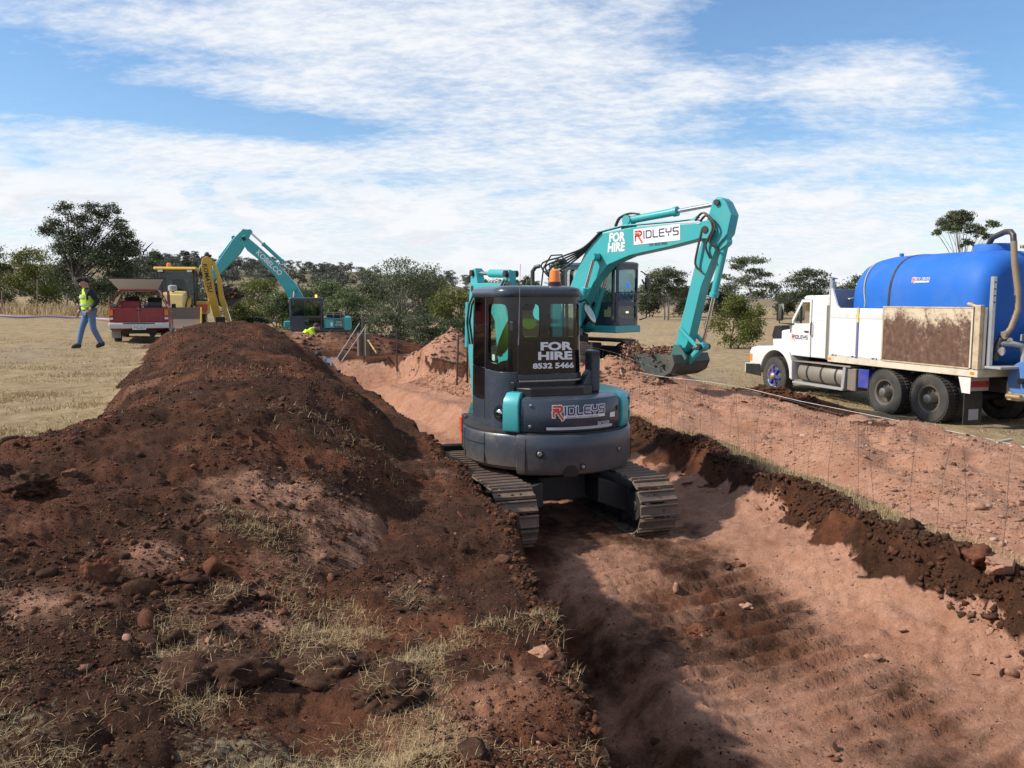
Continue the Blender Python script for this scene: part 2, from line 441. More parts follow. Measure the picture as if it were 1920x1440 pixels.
def ground_sheet(X, Y):
    z, p, u1, u2, g2 = ground_full(X, Y)
    soil = disturbed(X, Y)
    depth = np.clip((g2 - z), 0, 2)
    right = sstep(X, .5 * (XL(Y) + XR(Y)) - .2, .5 * (XL(Y) + XR(Y)) + .2)
    nz = .38 * fbm(X * .5, Y, 1.6, 5, .65, 111) + .10 * fbm(X, Y, 9, 3, .6, 112)
    pink = sstep(depth + nz, .17 + .06 * right * (1 - sstep(Y, 10, 13)), .29 + .06 * right * (1 - sstep(Y, 10, 13))) * (p > .01)
    pink = pink * (1 - sstep(p, .90, 1.0) * (1 - np.clip(.53 + .60 * fbm(X, Y, 1.2, 4, .6, 113), .33, 1) * (1 - .3 * (1 - sstep(u1, .3, 1.1)))) * (1 - sstep(Y, 10, 14)))
    # right of the trench, beyond the strip of turf, the surface is pale trodden spoil
    out_r = sstep(-u2, .55, 1.1)
    pink = np.where(u2 < 0, out_r * .85, pink)
    # left of the trench: dark red-brown with gravelly paler patches
    left_g = (u1 < 0)
    pink = np.where(left_g, np.clip(.22 + .9 * fbm(X, Y, 1.1, 3, .5, 115), 0, .62) * sstep(X, -1.9, -.3), pink)
    strip = np.exp(-((u2 + .38) / .20) ** 2) * (Y < 23)
    straw = np.clip(strip * (.85 + .6 * fbm(X, Y, 2, 3, .5, 121)), 0, 1)
    nearstraw = (1 - sstep(Y, 3.0, 4.6)) * left_g * (.62 + 1.1 * fbm(X, Y, 1.6, 3, .5, 125))
    straw = np.maximum(straw, np.clip(nearstraw, 0, 1) * .75)
    floor_tone = np.clip(.3 + 1.6 * fbm(X, Y, .9, 3, .5, 131), 0, 1) * (p > .5) * .5 + .55 * (p > .6) * (1 - sstep(u1, .3, .9))  # darkens trench soil in patches and along the left wall
    return z, dict(pink=pink, field=1 - soil, straw=straw, floor_tone=floor_tone * .9), None
fine = np.arange(R(-41), R(41), R(.17))
az_all = np.concatenate([np.arange(R(-180), R(-41.5), R(4)), fine, np.arange(R(42), R(180.1), R(4))])
az_all[-1] = R(180)
rs = np.concatenate([[0.02, .3, .7, 1.2, 1.7], geo_r(2.1, 12, .0058), geo_r(12, 32, .009), geo_r(32, 6000, .035)])
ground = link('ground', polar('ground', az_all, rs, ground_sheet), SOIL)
tag(ground, kind='structure')

# ------------------------------------------------------------------ spoil heaps
def heap_sheet(hf, lo=.015, pinkf=None, strawf=None, amp=1.0, seed=200):
    def f(X, Y):
        h = hf(X, Y)
        gz_, p_, _, _, _ = ground_full(X, Y)
        k = (h > lo) & (p_ < .35)
        h = h * (1 - sstep(p_, .02, .40))
        e = np.clip(h / .25, 0, 1)
        lump = .16 * (cells(X * .8 + .3 * Y, Y, 1.05, seed + 40) - .4) + .15 * (cells(X, Y, 2.2, seed) - .35) * np.clip(.5 + 1.8 * fbm(X, Y, .9, 2, .5, seed + 1), 0, 1.2) \
            + .065 * (cells(X, Y, 6.0, seed + 2) - .3) * np.clip(.5 + 1.5 * fbm(X, Y, 1.2, 2, .5, seed + 3), 0, 1.2) \
            + .026 * (cells(X, Y, 14, seed + 4) - .3) * np.clip(.6 + 1.6 * fbm(X, Y, 2.5, 2, .5, seed + 8), 0, 1.2) + .012 * cells(X, Y, 32, seed + 5) + .20 * fbm(X, Y, 1.1, 6, .60, seed + 6) + .02 * fbm(X, Y, 18, 3, .6, seed + 9)
        z = np.where(p_ > .02, gz_ + .02, base(X, Y)) + h - .05 + e * amp * lump * (1 - sstep(p_, .02, .3))
        pink = pinkf(X, Y, h) if pinkf else np.zeros_like(X)
        straw = strawf(X, Y, h) if strawf else np.zeros_like(X)
        return z, dict(pink=pink, field=np.zeros_like(X), straw=straw, floor_tone=np.zeros_like(X)), k
    return f
HL_r = curve([(2, -.9), (4, -.85), (5, -.65), (6, -.62), (8.5, -1.02), (12.9, -2.5), (16.8, -3.8), (20, -5.1), (24, -6.6), (28, -8)])
HL_H = curve([(2.2, .05), (3.2, .12), (4.2, .26), (5.2, .42), (6.5, .54), (8, .54), (12, .57), (16, .65), (18.5, .70), (21, .64), (24, .55), (27, 0)])
def left_heap_h(x, y):
    l, r_ = XHL(y), HL_r(y)
    c = .46 * l + .54 * r_ + .5 * fbm(x * 0, y, .35, 3, .5, 141)
    wl = (c - l) * (1 + .50 * fbm(x, y, .7, 4, .6, 143))
    wr = (r_ - c) * (1 + .22 * fbm(x, y, .9, 3, .55, 147))
    t = np.where(x < c, (c - x) / wl, (x - c) / wr)
    prof = np.clip(1.12 * (1 - np.abs(t) ** 1.75), -.4, 1)
    H = HL_H(y) * (1 + .55 * fbm(x, y, .55, 3, .5, 149))
    return H * prof
def left_pink(x, y, h):
    return np.clip(.12 + 1.15 * fbm(x, y, .8, 4, .6, 151) + .25 * sstep(x, -2.2, -.6) * (y < 9), 0, .62)
def left_straw(x, y, h):
    return np.clip((1 - sstep(y, 3.4, 5.0)) * (.35 + 1.3 * fbm(x, y, 1.5, 3, .5, 155)), 0, 1) * .8 + .35 * np.clip(fbm(x, y, .9, 4, .6, 157) * 2, 0, 1)
heap1 = link('spoil_heap', polar('spoil_heap', np.concatenate([np.arange(R(-64), R(-42), R(.6)), np.arange(R(-42), R(4), R(.14))]), geo_r(2.0, 29, .0050),
             heap_sheet(left_heap_h, pinkf=left_pink, strawf=left_straw)), SOIL)
tag(heap1, 'long dark brown topsoil heap running beside the trench on the grass', 'soil heap')

RH_l = curve([(3, 4.3), (5.5, 3.75), (8, 3.25), (10.3, 2.85), (12, 2.3), (15, 1.3), (18, .3), (21, -.6), (23, -1)])
RH_H = curve([(4, .25), (6, .40), (9, .42), (11.5, .33), (14, .27), (18, .32), (21, .33), (23, 0)])
def right_heap_h(x, y):
    l, r_ = RH_l(y), XHR(y)
    w = np.maximum(r_ - l, .5)
    t = (x - l) / w + .10 * fbm(x, y, .6, 3, .5, 161)
    pr = np.interp(t, [-.05, 0, .10, .20, .34, .46, .60, .74, .9, 1.0, 1.06], [-.3, 0, .55, .86, 1.0, .80, .62, .80, .45, .0, -.3])
    H = RH_H(y) * (1 + 1.1 * fbm(x, y, .5, 3, .5, 163))
    return H * pr - .01
def right_pink(x, y, h):
    l = RH_l(y)
    tr_ = np.exp(-((x - l - .52 * (XHR(y) - l)) / .55) ** 2)
    return np.clip(.88 + .5 * fbm(x, y, .7, 4, .6, 165) - .55 * tr_ * np.clip(.4 + 2.2 * fbm(x, y, .9, 3, .5, 166), 0, 1), 0, 1)
heap2 = link('spoil_heap', polar('spoil_heap', np.arange(R(-6), R(60), R(.17)), geo_r(4.2, 25, .0068),
             heap_sheet(right_heap_h, pinkf=right_pink, amp=.95, seed=260)), SOIL)
tag(heap2, 'broad low pinkish subsoil spread between the trench and the white truck', 'soil heap')

def mound(cx, cy, rx, ry, H, rot=0, seed=300, pw=1.4, peaks=None):
    c_, s_ = math.cos(rot), math.sin(rot)
    def f(x, y):
        a = (x - cx) * c_ + (y - cy) * s_; b = -(x - cx) * s_ + (y - cy) * c_
        q = np.hypot(a / rx, b / ry) * (1 + .30 * fbm(x, y, 1.0, 3, .55, seed))
        h = H * np.clip(1 - q ** pw, -.4, 1)
        for (pa, pb, pr, ph) in peaks or ():
            qq = np.hypot(a - pa, b - pb) / pr * (1 + .25 * fbm(x, y, 1.4, 3, .55, seed + 5))
            h = np.maximum(h, ph * np.clip(1 - qq ** 1.15, -.4, 1))
        return h
    return f
def add_mound(name, label, f, az0, az1, r0, r1, pink, seed, amp=.55, step=.0055, da=.14):
    o = link(name, polar(name, np.arange(R(az0), R(az1), R(da)), geo_r(r0, r1, step),
             heap_sheet(f, pinkf=lambda x, y, h: np.clip(pink + .5 * fbm(x, y, .9, 3, .55, seed), 0, 1), amp=amp, seed=seed)), SOIL)
    tag(o, label, 'soil heap')
    return o
gravel_f = mound(-.55, 23.0, 2.9, 1.5, .62, .05, 310, 1.2, [(-1.1, -.1, 1.25, .80), (-.35, .0, 1.1, .76), (.5, -.1, 1.3, .84), (1.3, 0, 1.2, .74)])
add_mound('gravel_heap', 'pale pink gravel heap with several peaks behind the star picket fence', gravel_f, -16, 10, 19, 26, .95, 320, .45)
small_f = mound(6.0, 18.3, 2.1, .75, .42, R(-47), 330, 1.25)
add_mound('soil_heap', 'small dark reddish soil heap beside the front wheel of the white truck', small_f, 10, 26, 15, 22, .05, 340, .4)
dig_f = mound(2.35, 17.6, 1.7, 1.3, .62, 0, 350, 1.3, [(-.2, .2, .9, .7)])
add_mound('soil_heap', 'fresh pink soil heap under the bucket of the raised arm excavator', dig_f, -2, 18, 14.5, 21, .72, 360, .5)
back_f = mound(-5.6, 27.2, 4.2, 1.2, .62, R(8), 370, 1.3)
add_mound('soil_heap', 'brown soil heap across the far end of the trench', back_f, -26, 0, 24, 31, .35, 380, .5)
# ------------------------------------------------------------------ paints
DUST = (.30, .19, .13)
def paint(name, col, rough=.4, metal=0.0, dirt=.35, dcol=DUST, scale=3.0, spec=.5, coat=0.0, streak=False, splash=None):
    m = bpy.data.materials.new(name)
    m.use_nodes = True
    N = NT(m.node_tree)
    co = N.node('ShaderNodeTexCoord').outputs['Object']
    vec = N.node('ShaderNodeMapping', {'Vector': co, 'Scale': (1.6, 1.6, .35)}).outputs[0] if streak else co
    n1 = N.noise(vec, scale, 6, .65)
    n2 = N.noise(co, scale * 14, 4, .7)
    f = N.smooth(N.add(N.mul(n1, .75), N.mul(n2, .25)), .42, .78)
    if splash:                                  # mud thrown up on the lower panels, ragged at its upper edge
        z_ = N.node('ShaderNodeSeparateXYZ', {0: co}).outputs[2]
        zz_ = N.add(z_, N.mul(N.sub(N.noise(co, 7, 6, .75), .5), splash[2]))
        f = N.m('MAXIMUM', f, N.mul(N.smooth(zz_, splash[0], splash[1]), splash[3]))
    tint = N.mix(N.mul(n1, .35), col, tuple(c * .82 for c in col))
    c = N.mix(N.mul(f, dirt), tint, dcol)
    r = N.add(N.mul(f, dirt * .5), rough)
    r = N.add(r, N.mul(N.sub(n2, .5), .15))
    bmp = N.node('ShaderNodeBump', {'Strength': .12, 'Distance': .004, 'Height': n2}).outputs[0]
    N.node('ShaderNodeOutputMaterial', {'Surface': N.node('ShaderNodeBsdfPrincipled', {
        'Base Color': c, 'Roughness': r, 'Metallic': metal, 'Specular IOR Level': spec, 'Coat Weight': coat, 'Coat Roughness': .12, 'Normal': bmp}).outputs[0]})
    return m
def rust_paint(name, base_c, lo=.42, hi=.62):
    m = bpy.data.materials.new(name)
    m.use_nodes = True
    N = NT(m.node_tree)
    co = N.node('ShaderNodeTexCoord').outputs['Object']
    sx = N.node('ShaderNodeSeparateXYZ', {0: co}).outputs
    v = N.node('ShaderNodeMapping', {'Vector': co, 'Scale': (1, 1.0, .85)}).outputs[0]
    n = N.add(N.mul(N.noise(v, 1.9, 8, .70, .5), .55), N.mul(N.noise(co, 12, 6, .75), .45))
    low = N.smooth(sx[2], 2.42, 1.90)             # the load wears the lower part of the board bare
    f = N.smooth(N.add(n, N.mul(low, .20)), lo + .07, hi + .03)
    rc = N.ramp(N.noise(v, 9, 6, .7), [(.3, (.055, .028, .018)), (.55, (.135, .072, .048)), (.8, (.24, .145, .095))])
    c = N.mix(f, base_c, rc)
    N.node('ShaderNodeOutputMaterial', {'Surface': N.node('ShaderNodeBsdfPrincipled', {
        'Base Color': c, 'Roughness': N.add(N.mul(f, .3), .45), 'Metallic': N.mul(f, .15)}).outputs[0]})
    return m
def glass(name, tint, gloss=.05, refl=1.0):
    m = bpy.data.materials.new(name)
    m.use_nodes = True
    N = NT(m.node_tree)
    fr = N.node('ShaderNodeFresnel', {'IOR': 1.5}).outputs[0]
    t = N.node('ShaderNodeBsdfTransparent', {'Color': tint})
    g = N.node('ShaderNodeBsdfGlossy', {'Color': (1, 1, 1), 'Roughness': gloss})
    mx = N.node('ShaderNodeMixShader', {0: N.mul(fr, refl), 1: t.outputs[0], 2: g.outputs[0]})
    N.node('ShaderNodeOutputMaterial', {'Surface': mx.outputs[0]})
    return m
def lamp_glow(name, col, strength):
    m = bpy.data.materials.new(name)
    m.use_nodes = True
    N = NT(m.node_tree)
    N.node('ShaderNodeOutputMaterial', {'Surface': N.node('ShaderNodeBsdfPrincipled', {
        'Base Color': col, 'Roughness': .2, 'Emission Color': col, 'Emission Strength': strength}).outputs[0]})
    return m
TEAL = paint('teal_paint', (.036, .36, .385), .32, dirt=.22)
TEAL_OLD = paint('worn_teal_paint', (.028, .14, .125), .5, dirt=.9, dcol=(.085, .075, .062), scale=3.5)
CHAR = paint('charcoal_paint', (.034, .046, .066), .24, dirt=.20, dcol=(.13, .115, .10), scale=2.2)
CHAR_LOW = paint('dusty_charcoal_paint', (.034, .046, .066), .30, dirt=.46, dcol=(.18, .13, .10), scale=2.6, splash=(.98, .60, .45, 1.2))
BLACK = paint('black_paint', (.012, .012, .013), .35, dirt=.18, dcol=(.11, .09, .075))
GLOSSBLACK = paint('black_glass_print', (.006, .006, .007), .08, dirt=.10, dcol=(.10, .085, .07), scale=1.4)
DARKFRAME = paint('dark_frame_steel', (.02, .02, .021), .6, dirt=.35, dcol=(.10, .06, .04), scale=4)
TRACK = paint('track_steel', (.13, .096, .073), .65, metal=.1, dirt=1.0, dcol=(.31, .195, .138), scale=5)
CABGLASS = glass('cab_glass', (.42, .52, .48), .03, 1.1)
BUCKETSTEEL = paint('worn_bucket_paint', (.040, .058, .052), .5, dirt=.9, dcol=(.15, .115, .085), scale=3.5)
STEEL = paint('steel', (.32, .31, .29), .38, metal=.8, dirt=.35, dcol=(.18, .14, .11))
GALV = paint('galvanised_steel', (.50, .52, .54), .42, metal=.7, dirt=.2)
CHROME = paint('chromed_rod', (.72, .72, .72), .12, metal=1.0, dirt=.05)
RUBBER = paint('rubber', (.022, .021, .020), .75, dirt=.45, dcol=(.15, .125, .10), scale=3)
TYRE = paint('tyre_rubber', (.035, .033, .031), .8, dirt=.55, dcol=(.16, .135, .11), scale=3)
HOSE = paint('hydraulic_hose', (.02, .019, .018), .5, dirt=.3)
WHITE = paint('white_paint', (.66, .67, .68), .30, dirt=.24, dcol=(.36, .29, .22), scale=2.2, streak=True, splash=(1.35, .70, .5, 1.4))
WHITE_OLD = paint('dull_white_paint', (.62, .62, .60), .45, dirt=.45, dcol=(.33, .25, .18), scale=3.5, streak=True)
CREAM = paint('cream_beam_paint', (.60, .55, .44), .5, dirt=.55, dcol=(.28, .17, .10), scale=4)
RUSTY = rust_paint('rusted_cream_board', (.56, .46, .33))
RUSTY_EDGE = paint('rusted_frame', (.50, .40, .27), .6, dirt=.85, dcol=(.16, .08, .05), scale=7)
GREYSHEET = paint('grey_sheet', (.30, .31, .32), .5, dirt=.3)
TANKBLUE = paint('blue_tank_plastic', (.014, .125, .50), .58, dirt=.30, dcol=(.16, .22, .34), scale=1.6, spec=.3)
BLUEPAINT = paint('blue_paint', (.03, .05, .30), .4, dirt=.3)
REELBLUE = paint('blue_reel_paint', (.06, .17, .42), .45, dirt=.35)
STICKER = paint('white_sticker', (.76, .77, .78), .4, dirt=.08)
SILVER = paint('silver_stripe', (.42, .46, .50), .35, metal=.2, dirt=.15)
LOGORED = paint('logo_red', (.60, .05, .02), .4, dirt=.05)
LOGOBLUE = paint('logo_blue', (.022, .018, .13), .4, dirt=.05)
LOGODARK = paint('logo_grey', (.06, .065, .12), .4, dirt=.05)
ORANGE = paint('orange_red_paint', (.58, .085, .03), .45, dirt=.35)
SEAT = paint('seat_fabric', (.03, .03, .032), .85, dirt=.2)
AMBER = paint('amber_lens', (.80, .20, .015), .12, dirt=.08, coat=.5)
AMBERCORE = lamp_glow('amber_core', (.95, .28, .03), .25)
AMBERLIT = lamp_glow('lit_amber_lamp', (1.0, .32, .06), 3.0)
AMBERSOLID = paint('amber_plastic', (.75, .22, .02), .25, dirt=.1)
REDLENS = paint('red_lens', (.38, .02, .015), .25, dirt=.3)
CLEAR = glass('window_glass', (.86, .93, .90), .03, .9)
GREENGLASS = glass('green_tinted_glass', (.74, .86, .78), .03, .8)
DARKGLASS = glass('dark_tinted_glass', (.16, .19, .18), .03, 1.3)
MIRROR = paint('mirror_glass', (.35, .40, .36), .08, metal=1.0, dirt=.05)
REDPAINT = paint('red_car_paint', (.25, .012, .022), .28, dirt=.22, coat=.3)
YELLOW = paint('yellow_paint', (.58, .36, .035), .42, dirt=.30, scale=4)
PALEYELLOW = paint('pale_yellow_paint', (.62, .46, .16), .42, dirt=.3, scale=4)
HIVIS = paint('hi_vis_fabric', (.52, .80, .02), .8, dirt=.06)
REFLECT = paint('reflective_tape', (.55, .58, .58), .45, dirt=.1)
DENIM = paint('denim', (.10, .17, .30), .9, dirt=.25, dcol=(.22, .27, .36), scale=6)
DARKCLOTH = paint('dark_cloth', (.012, .013, .017), .9, dirt=.1)
WHITECLOTH = paint('white_cloth', (.62, .61, .60), .9, dirt=.25)
SKIN = paint('skin', (.42, .21, .145), .55, dirt=.1)
HAIR = paint('dark_hair', (.014, .011, .009), .7, dirt=.1)
LEATHER = paint('boot_leather', (.02, .017, .015), .6, dirt=.3)
BEIGE = paint('dusty_beige_ledge', (.36, .30, .23), .6, dirt=.4)
HOSEBROWN = paint('brown_suction_hose', (.22, .165, .11), .55, dirt=.35, dcol=(.30, .25, .18))
BRASS = paint('brass', (.45, .33, .18), .4, metal=.6, dirt=.3)
POLYBLACK = paint('black_pipe', (.03, .03, .033), .4, dirt=.25)
STRAPYEL = paint('yellow_strap', (.60, .50, .10), .7, dirt=.3)
STRAPBLU = paint('blue_strap', (.10, .12, .33), .7, dirt=.3)

# ------------------------------------------------------------------ mesh builder
class MB:
    def __init__(s):
        s.v, s.f = [], []
    def add(s, V, F):
        b = len(s.v)
        s.v += [tuple(p) for p in V]
        s.f += [tuple(i + b for i in f) for f in F]
        return s
    def box(s, x0, x1, y0, y1, z0, z1):
        return s.add([(x0, y0, z0), (x1, y0, z0), (x1, y1, z0), (x0, y1, z0), (x0, y0, z1), (x1, y0, z1), (x1, y1, z1), (x0, y1, z1)],
                     [(3, 2, 1, 0), (4, 5, 6, 7), (0, 1, 5, 4), (1, 2, 6, 5), (2, 3, 7, 6), (3, 0, 4, 7)])
    def obox(s, c, size, rot=(0, 0, 0)):
        M = Euler(rot).to_matrix(); c = Vector(c)
        h = [x / 2 for x in size]
        P = [c + M @ Vector((sx * h[0], sy * h[1], sz * h[2])) for sz in (-1, 1) for (sx, sy) in ((-1, -1), (1, -1), (1, 1), (-1, 1))]
        return s.add(P, [(3, 2, 1, 0), (4, 5, 6, 7), (0, 1, 5, 4), (1, 2, 6, 5), (2, 3, 7, 6), (3, 0, 4, 7)])
    def prism(s, poly, a, b, axis='x'):
        """2-D outline swept from a to b along an axis; outline is (y,z), (x,z) or (x,y)"""
        n = len(poly)
        area = sum(poly[i][0] * poly[(i + 1) % n][1] - poly[(i + 1) % n][0] * poly[i][1] for i in range(n))
        flip = (area < 0) != (axis == 'y')
        if flip:
            poly = poly[::-1]
        f3 = {'x': lambda p, w: (w, p[0], p[1]), 'y': lambda p, w: (p[0], w, p[1]), 'z': lambda p, w: (p[0], p[1], w)}[axis]
        if a > b:
            a, b = b, a
        V = [f3(p, a) for p in poly] + [f3(p, b) for p in poly]
        F = [tuple(range(n))[::-1], tuple(range(n, 2 * n))] + [(i, (i + 1) % n, n + (i + 1) % n, n + i) for i in range(n)]
        return s.add(V, F)
    def tube(s, pts, r, n=8, cap=True):
        pts = [Vector(p) for p in pts]
        rr = r if hasattr(r, '__len__') else [r] * len(pts)
        V, F = [], []
        up = None
        for i, p in enumerate(pts):
            t = (pts[min(i + 1, len(pts) - 1)] - pts[max(i - 1, 0)]).normalized()
            if up is None:
                up = t.orthogonal().normalized()
            up = (up - t * up.dot(t))
            up = up.normalized() if up.length > 1e-6 else t.orthogonal().normalized()
            w = t.cross(up)
            for k in range(n):
                a = 2 * math.pi * k / n
                V.append(p + (up * math.cos(a) + w * math.sin(a)) * rr[i])
        for i in range(len(pts) - 1):
            for k in range(n):
                F.append((i * n + k, i * n + (k + 1) % n, (i + 1) * n + (k + 1) % n, (i + 1) * n + k))
        if cap:
            F += [tuple(range(n))[::-1], tuple(range((len(pts) - 1) * n, len(pts) * n))]
        return s.add(V, F)
    def cyl(s, p0, p1, r, r1=None, n=16):
        return s.tube([p0, p1], [r, r if r1 is None else r1], n)
    def lathe(s, prof, c, axis='z', n=24, cap=True):
        """profile of (radius, height) about an axis through c; closed with caps"""
        V, F = [], []
        for (r, h) in prof:
            for k in range(n):
                a = 2 * math.pi * k / n
                p = {'z': (r * math.cos(a), r * math.sin(a), h), 'x': (h, r * math.cos(a), r * math.sin(a)), 'y': (r * math.sin(a), h, r * math.cos(a))}[axis]
                V.append((c[0] + p[0], c[1] + p[1], c[2] + p[2]))
        m = len(prof)
        for i in range(m - 1):
            for k in range(n):
                F.append((i * n + k, i * n + (k + 1) % n, (i + 1) * n + (k + 1) % n, (i + 1) * n + k))
        if cap:
            F += [tuple(range(n))[::-1], tuple(range((m - 1) * n, m * n))]
        return s.add(V, F)
    def loft(s, rings, cap=True, closed=True):
        n = len(rings[0]); V = [p for r in rings for p in r]; F = []
        for i in range(len(rings) - 1):
            for k in range(n if closed else n - 1):
                F.append((i * n + k, i * n + (k + 1) % n, (i + 1) * n + (k + 1) % n, (i + 1) * n + k))
        if cap:
            F += [tuple(range(n))[::-1], tuple(range((len(rings) - 1) * n, len(rings) * n))]
        return s.add(V, F)
    def ball(s, c, r, n=12, m=8):
        r = r if hasattr(r, '__len__') else (r, r, r)
        rings = []
        for i in range(m + 1):
            t = math.pi * (i + .02) / (m + .04) - math.pi / 2
            rings.append([(c[0] + r[0] * math.cos(t) * math.cos(2 * math.pi * k / n), c[1] + r[1] * math.cos(t) * math.sin(2 * math.pi * k / n), c[2] + r[2] * math.sin(t)) for k in range(n)])
        return s.loft(rings)
    def map(s, f):
        s.v = [tuple(f(*p)) for p in s.v]
        return s
    def build(s, name, mat, parent=None, bevel=0.0, sharp=35, seg=2):
        me = bpy.data.meshes.new(name)
        me.from_pydata(s.v, [], s.f)
        bm = bmesh.new(); bm.from_mesh(me)
        bmesh.ops.recalc_face_normals(bm, faces=bm.faces)
        bm.to_mesh(me); bm.free()
        me.polygons.foreach_set('use_smooth', [True] * len(me.polygons))
        me.set_sharp_from_angle(angle=R(sharp))
        me.materials.append(mat)
        o = link(name, me, None, parent)
        if bevel:
            md = o.modifiers.new('bevel', 'BEVEL')
            md.width, md.segments, md.limit_method, md.angle_limit = bevel, seg, 'ANGLE', R(40)
            md.harden_normals = True
        return o

def font_mesh(body, size, xs=1.0, bold=0.0, ext=.0, align='CENTER', line=1.0):
    """(verts array, faces) of a line of lettering in its own x-y plane"""
    cu = bpy.data.curves.new('lettering', 'FONT')
    cu.body, cu.size, cu.offset, cu.extrude = body, size, bold, ext
    cu.align_x, cu.align_y, cu.space_line, cu.resolution_u = align, 'CENTER', line, 3
    ob = bpy.data.objects.new('lettering', cu)
    me = ob.to_mesh()
    V = [(v.co.x * xs, v.co.y, v.co.z) for v in me.vertices]
    F = [tuple(p.vertices) for p in me.polygons]
    ob.to_mesh_clear()
    bpy.data.objects.remove(ob); bpy.data.curves.remove(cu)
    return V, F
def lettering(name, body, size, mat, parent, f, **kw):
    """f maps (x, y) of the flat lettering to a point on the surface that carries it"""
    V, F = font_mesh(body, size, **kw)
    mb = MB().add([f(x, y) for x, y, z in V], F)
    me = bpy.data.meshes.new(name)
    me.from_pydata(mb.v, [], mb.f)
    me.materials.append(mat)
    return link(name, me, None, parent)
GLYPH = {
    'I': [[(0, 0), (0, 1)]],
    'D': [[(0, 0), (0, 1), (.68, 1), (.85, .82), (.85, .18), (.68, 0), (0, 0)]],
    'L': [[(0, 1), (0, .14), (.12, 0), (.78, 0)]],
    'E': [[(.8, 1), (.12, 1), (0, .88), (0, .12), (.12, 0), (.8, 0)], [(0, .5), (.75, .5)]],
    'Y': [[(0, 1), (0, .62), (.12, .5), (.73, .5), (.85, .62), (.85, 1)], [(.42, .22), (.42, 0)]],
    'S': [[(.82, 1), (.12, 1), (0, .88), (0, .62), (.12, .5), (.7, .5), (.82, .38), (.82, .12), (.7, 0), (0, 0)]],
}
ADV = {'I': .42, 'D': 1.22, 'L': 1.1, 'E': 1.16, 'Y': 1.22, 'S': 1.1}
def strokes(paths, w):
    V, F = [], []
    for path in paths:
        for (x0, y0), (x1, y1) in zip(path[:-1], path[1:]):
            L = math.hypot(x1 - x0, y1 - y0) or 1
            ux, uy = (x1 - x0) / L * w / 2, (y1 - y0) / L * w / 2
            b = len(V)
            n = max(1, int(L / .4))
            for i in range(n + 1):
                t = -1 if i == 0 else 1 if i == n else 0
                px_, py_ = x0 + (x1 - x0) * i / n + ux * t, y0 + (y1 - y0) * i / n + uy * t
                V += [(px_ - uy, py_ + ux), (px_ + uy, py_ - ux)]
            F += [(b + 2 * i, b + 2 * i + 1, b + 2 * i + 3, b + 2 * i + 2) for i in range(n)]
    return V, F
def logo(parent, f, H, board='outline', blue=LOGOBLUE):
    """the contractor's lettering: a tall red initial with a kicked leg, then squared dark letters. f(x, y, lift) -> point, H letter height"""
    word, x = [], 1.55
    for ch in 'IDLEYS':
        word += [[(x + a, b) for a, b in p] for p in GLYPH[ch]]
        x += ADV[ch]
    big = [[(0, 1.08), (.85, 1.08), (1.08, .9), (1.08, .62), (.86, .44), (.1, .44), (0, .34), (0, -.22)], [(.52, .40), (1.18, -.58)], [(0, .72), (.6, .72)]]
    W_ = x - .1
    def emit(name, VF, mat, lift):
        me = bpy.data.meshes.new(name)
        me.from_pydata([f(a * H, b * H, lift) for a, b in VF[0]], [], VF[1])
        me.materials.append(mat)
        return link(name, me, None, parent)
    def sheet(x0, x1, y0, y1, n=16):
        V = [(x0 + (x1 - x0) * i / n, y) for i in range(n + 1) for y in (y0, y1)]
        return V, [(2 * i, 2 * i + 2, 2 * i + 3, 2 * i + 1) for i in range(n)]
    if board == 'outline':
        a, b = strokes(word, .40), strokes(big, .50)
        k = len(a[0])
        VF = (a[0] + b[0], a[1] + [tuple(i + k for i in q) for q in b[1]])
        k = len(VF[0]); c = sheet(1.35, W_, -.5, -.16)
        VF = (VF[0] + c[0], VF[1] + [tuple(i + k for i in q) for q in c[1]])
        emit('sticker', VF, STICKER, .002)
    elif board == 'board':
        emit('sticker', sheet(-.32, W_ + .15, -.85, 1.45), STICKER, .002)
    emit('logo_initial', strokes(big, .27), LOGORED, .004)
    emit('logo_letters', strokes(word, .20), blue, .004)
    return W_ * H
# ------------------------------------------------------------------ tracked machines: shared bits
def oval(yr, yf, zr, zf, rr, rf, pitch):
    """closed chain line round a rear and a front wheel; [(y, z, angle of the outward normal)]"""
    pts = []
    for k in range(181):
        a = math.pi / 2 - math.pi * k / 180
        pts.append((yf + rf * math.cos(a), zf + rf * math.sin(a)))
    for k in range(181):
        a = -math.pi / 2 - math.pi * k / 180
        pts.append((yr + rr * math.cos(a), zr + rr * math.sin(a)))
    pts.append(pts[0])
    d = [0]
    for p, q in zip(pts[:-1], pts[1:]):
        d.append(d[-1] + math.hypot(q[0] - p[0], q[1] - p[1]))
    n = round(d[-1] / pitch)
    S = np.linspace(0, d[-1], n, endpoint=False)
    Y = np.interp(S, d, [p[0] for p in pts]); Z = np.interp(S, d, [p[1] for p in pts])
    e = .02
    Y2 = np.interp((S + e) % d[-1], d, [p[0] for p in pts]); Z2 = np.interp((S + e) % d[-1], d, [p[1] for p in pts])
    return [(y, z, math.atan2(z2 - z, y2 - y)) for y, z, y2, z2 in zip(Y, Z, Y2, Z2)], n
def shoe_mesh(w, p, bars=2, h=.022):
    b = MB()
    b.box(-w / 2, w / 2, -p * .47, p * .47, 0, .016)
    for i in range(bars):
        y = (-.36 + .72 * i / max(1, bars - 1)) * p if bars > 1 else 0
        b.prism([(y - p * .10, .016), (y + p * .10, .016), (y + p * .06, .016 + h), (y - p * .06, .016 + h)], -w / 2 * .985, w / 2 * .985, 'x')
    return b
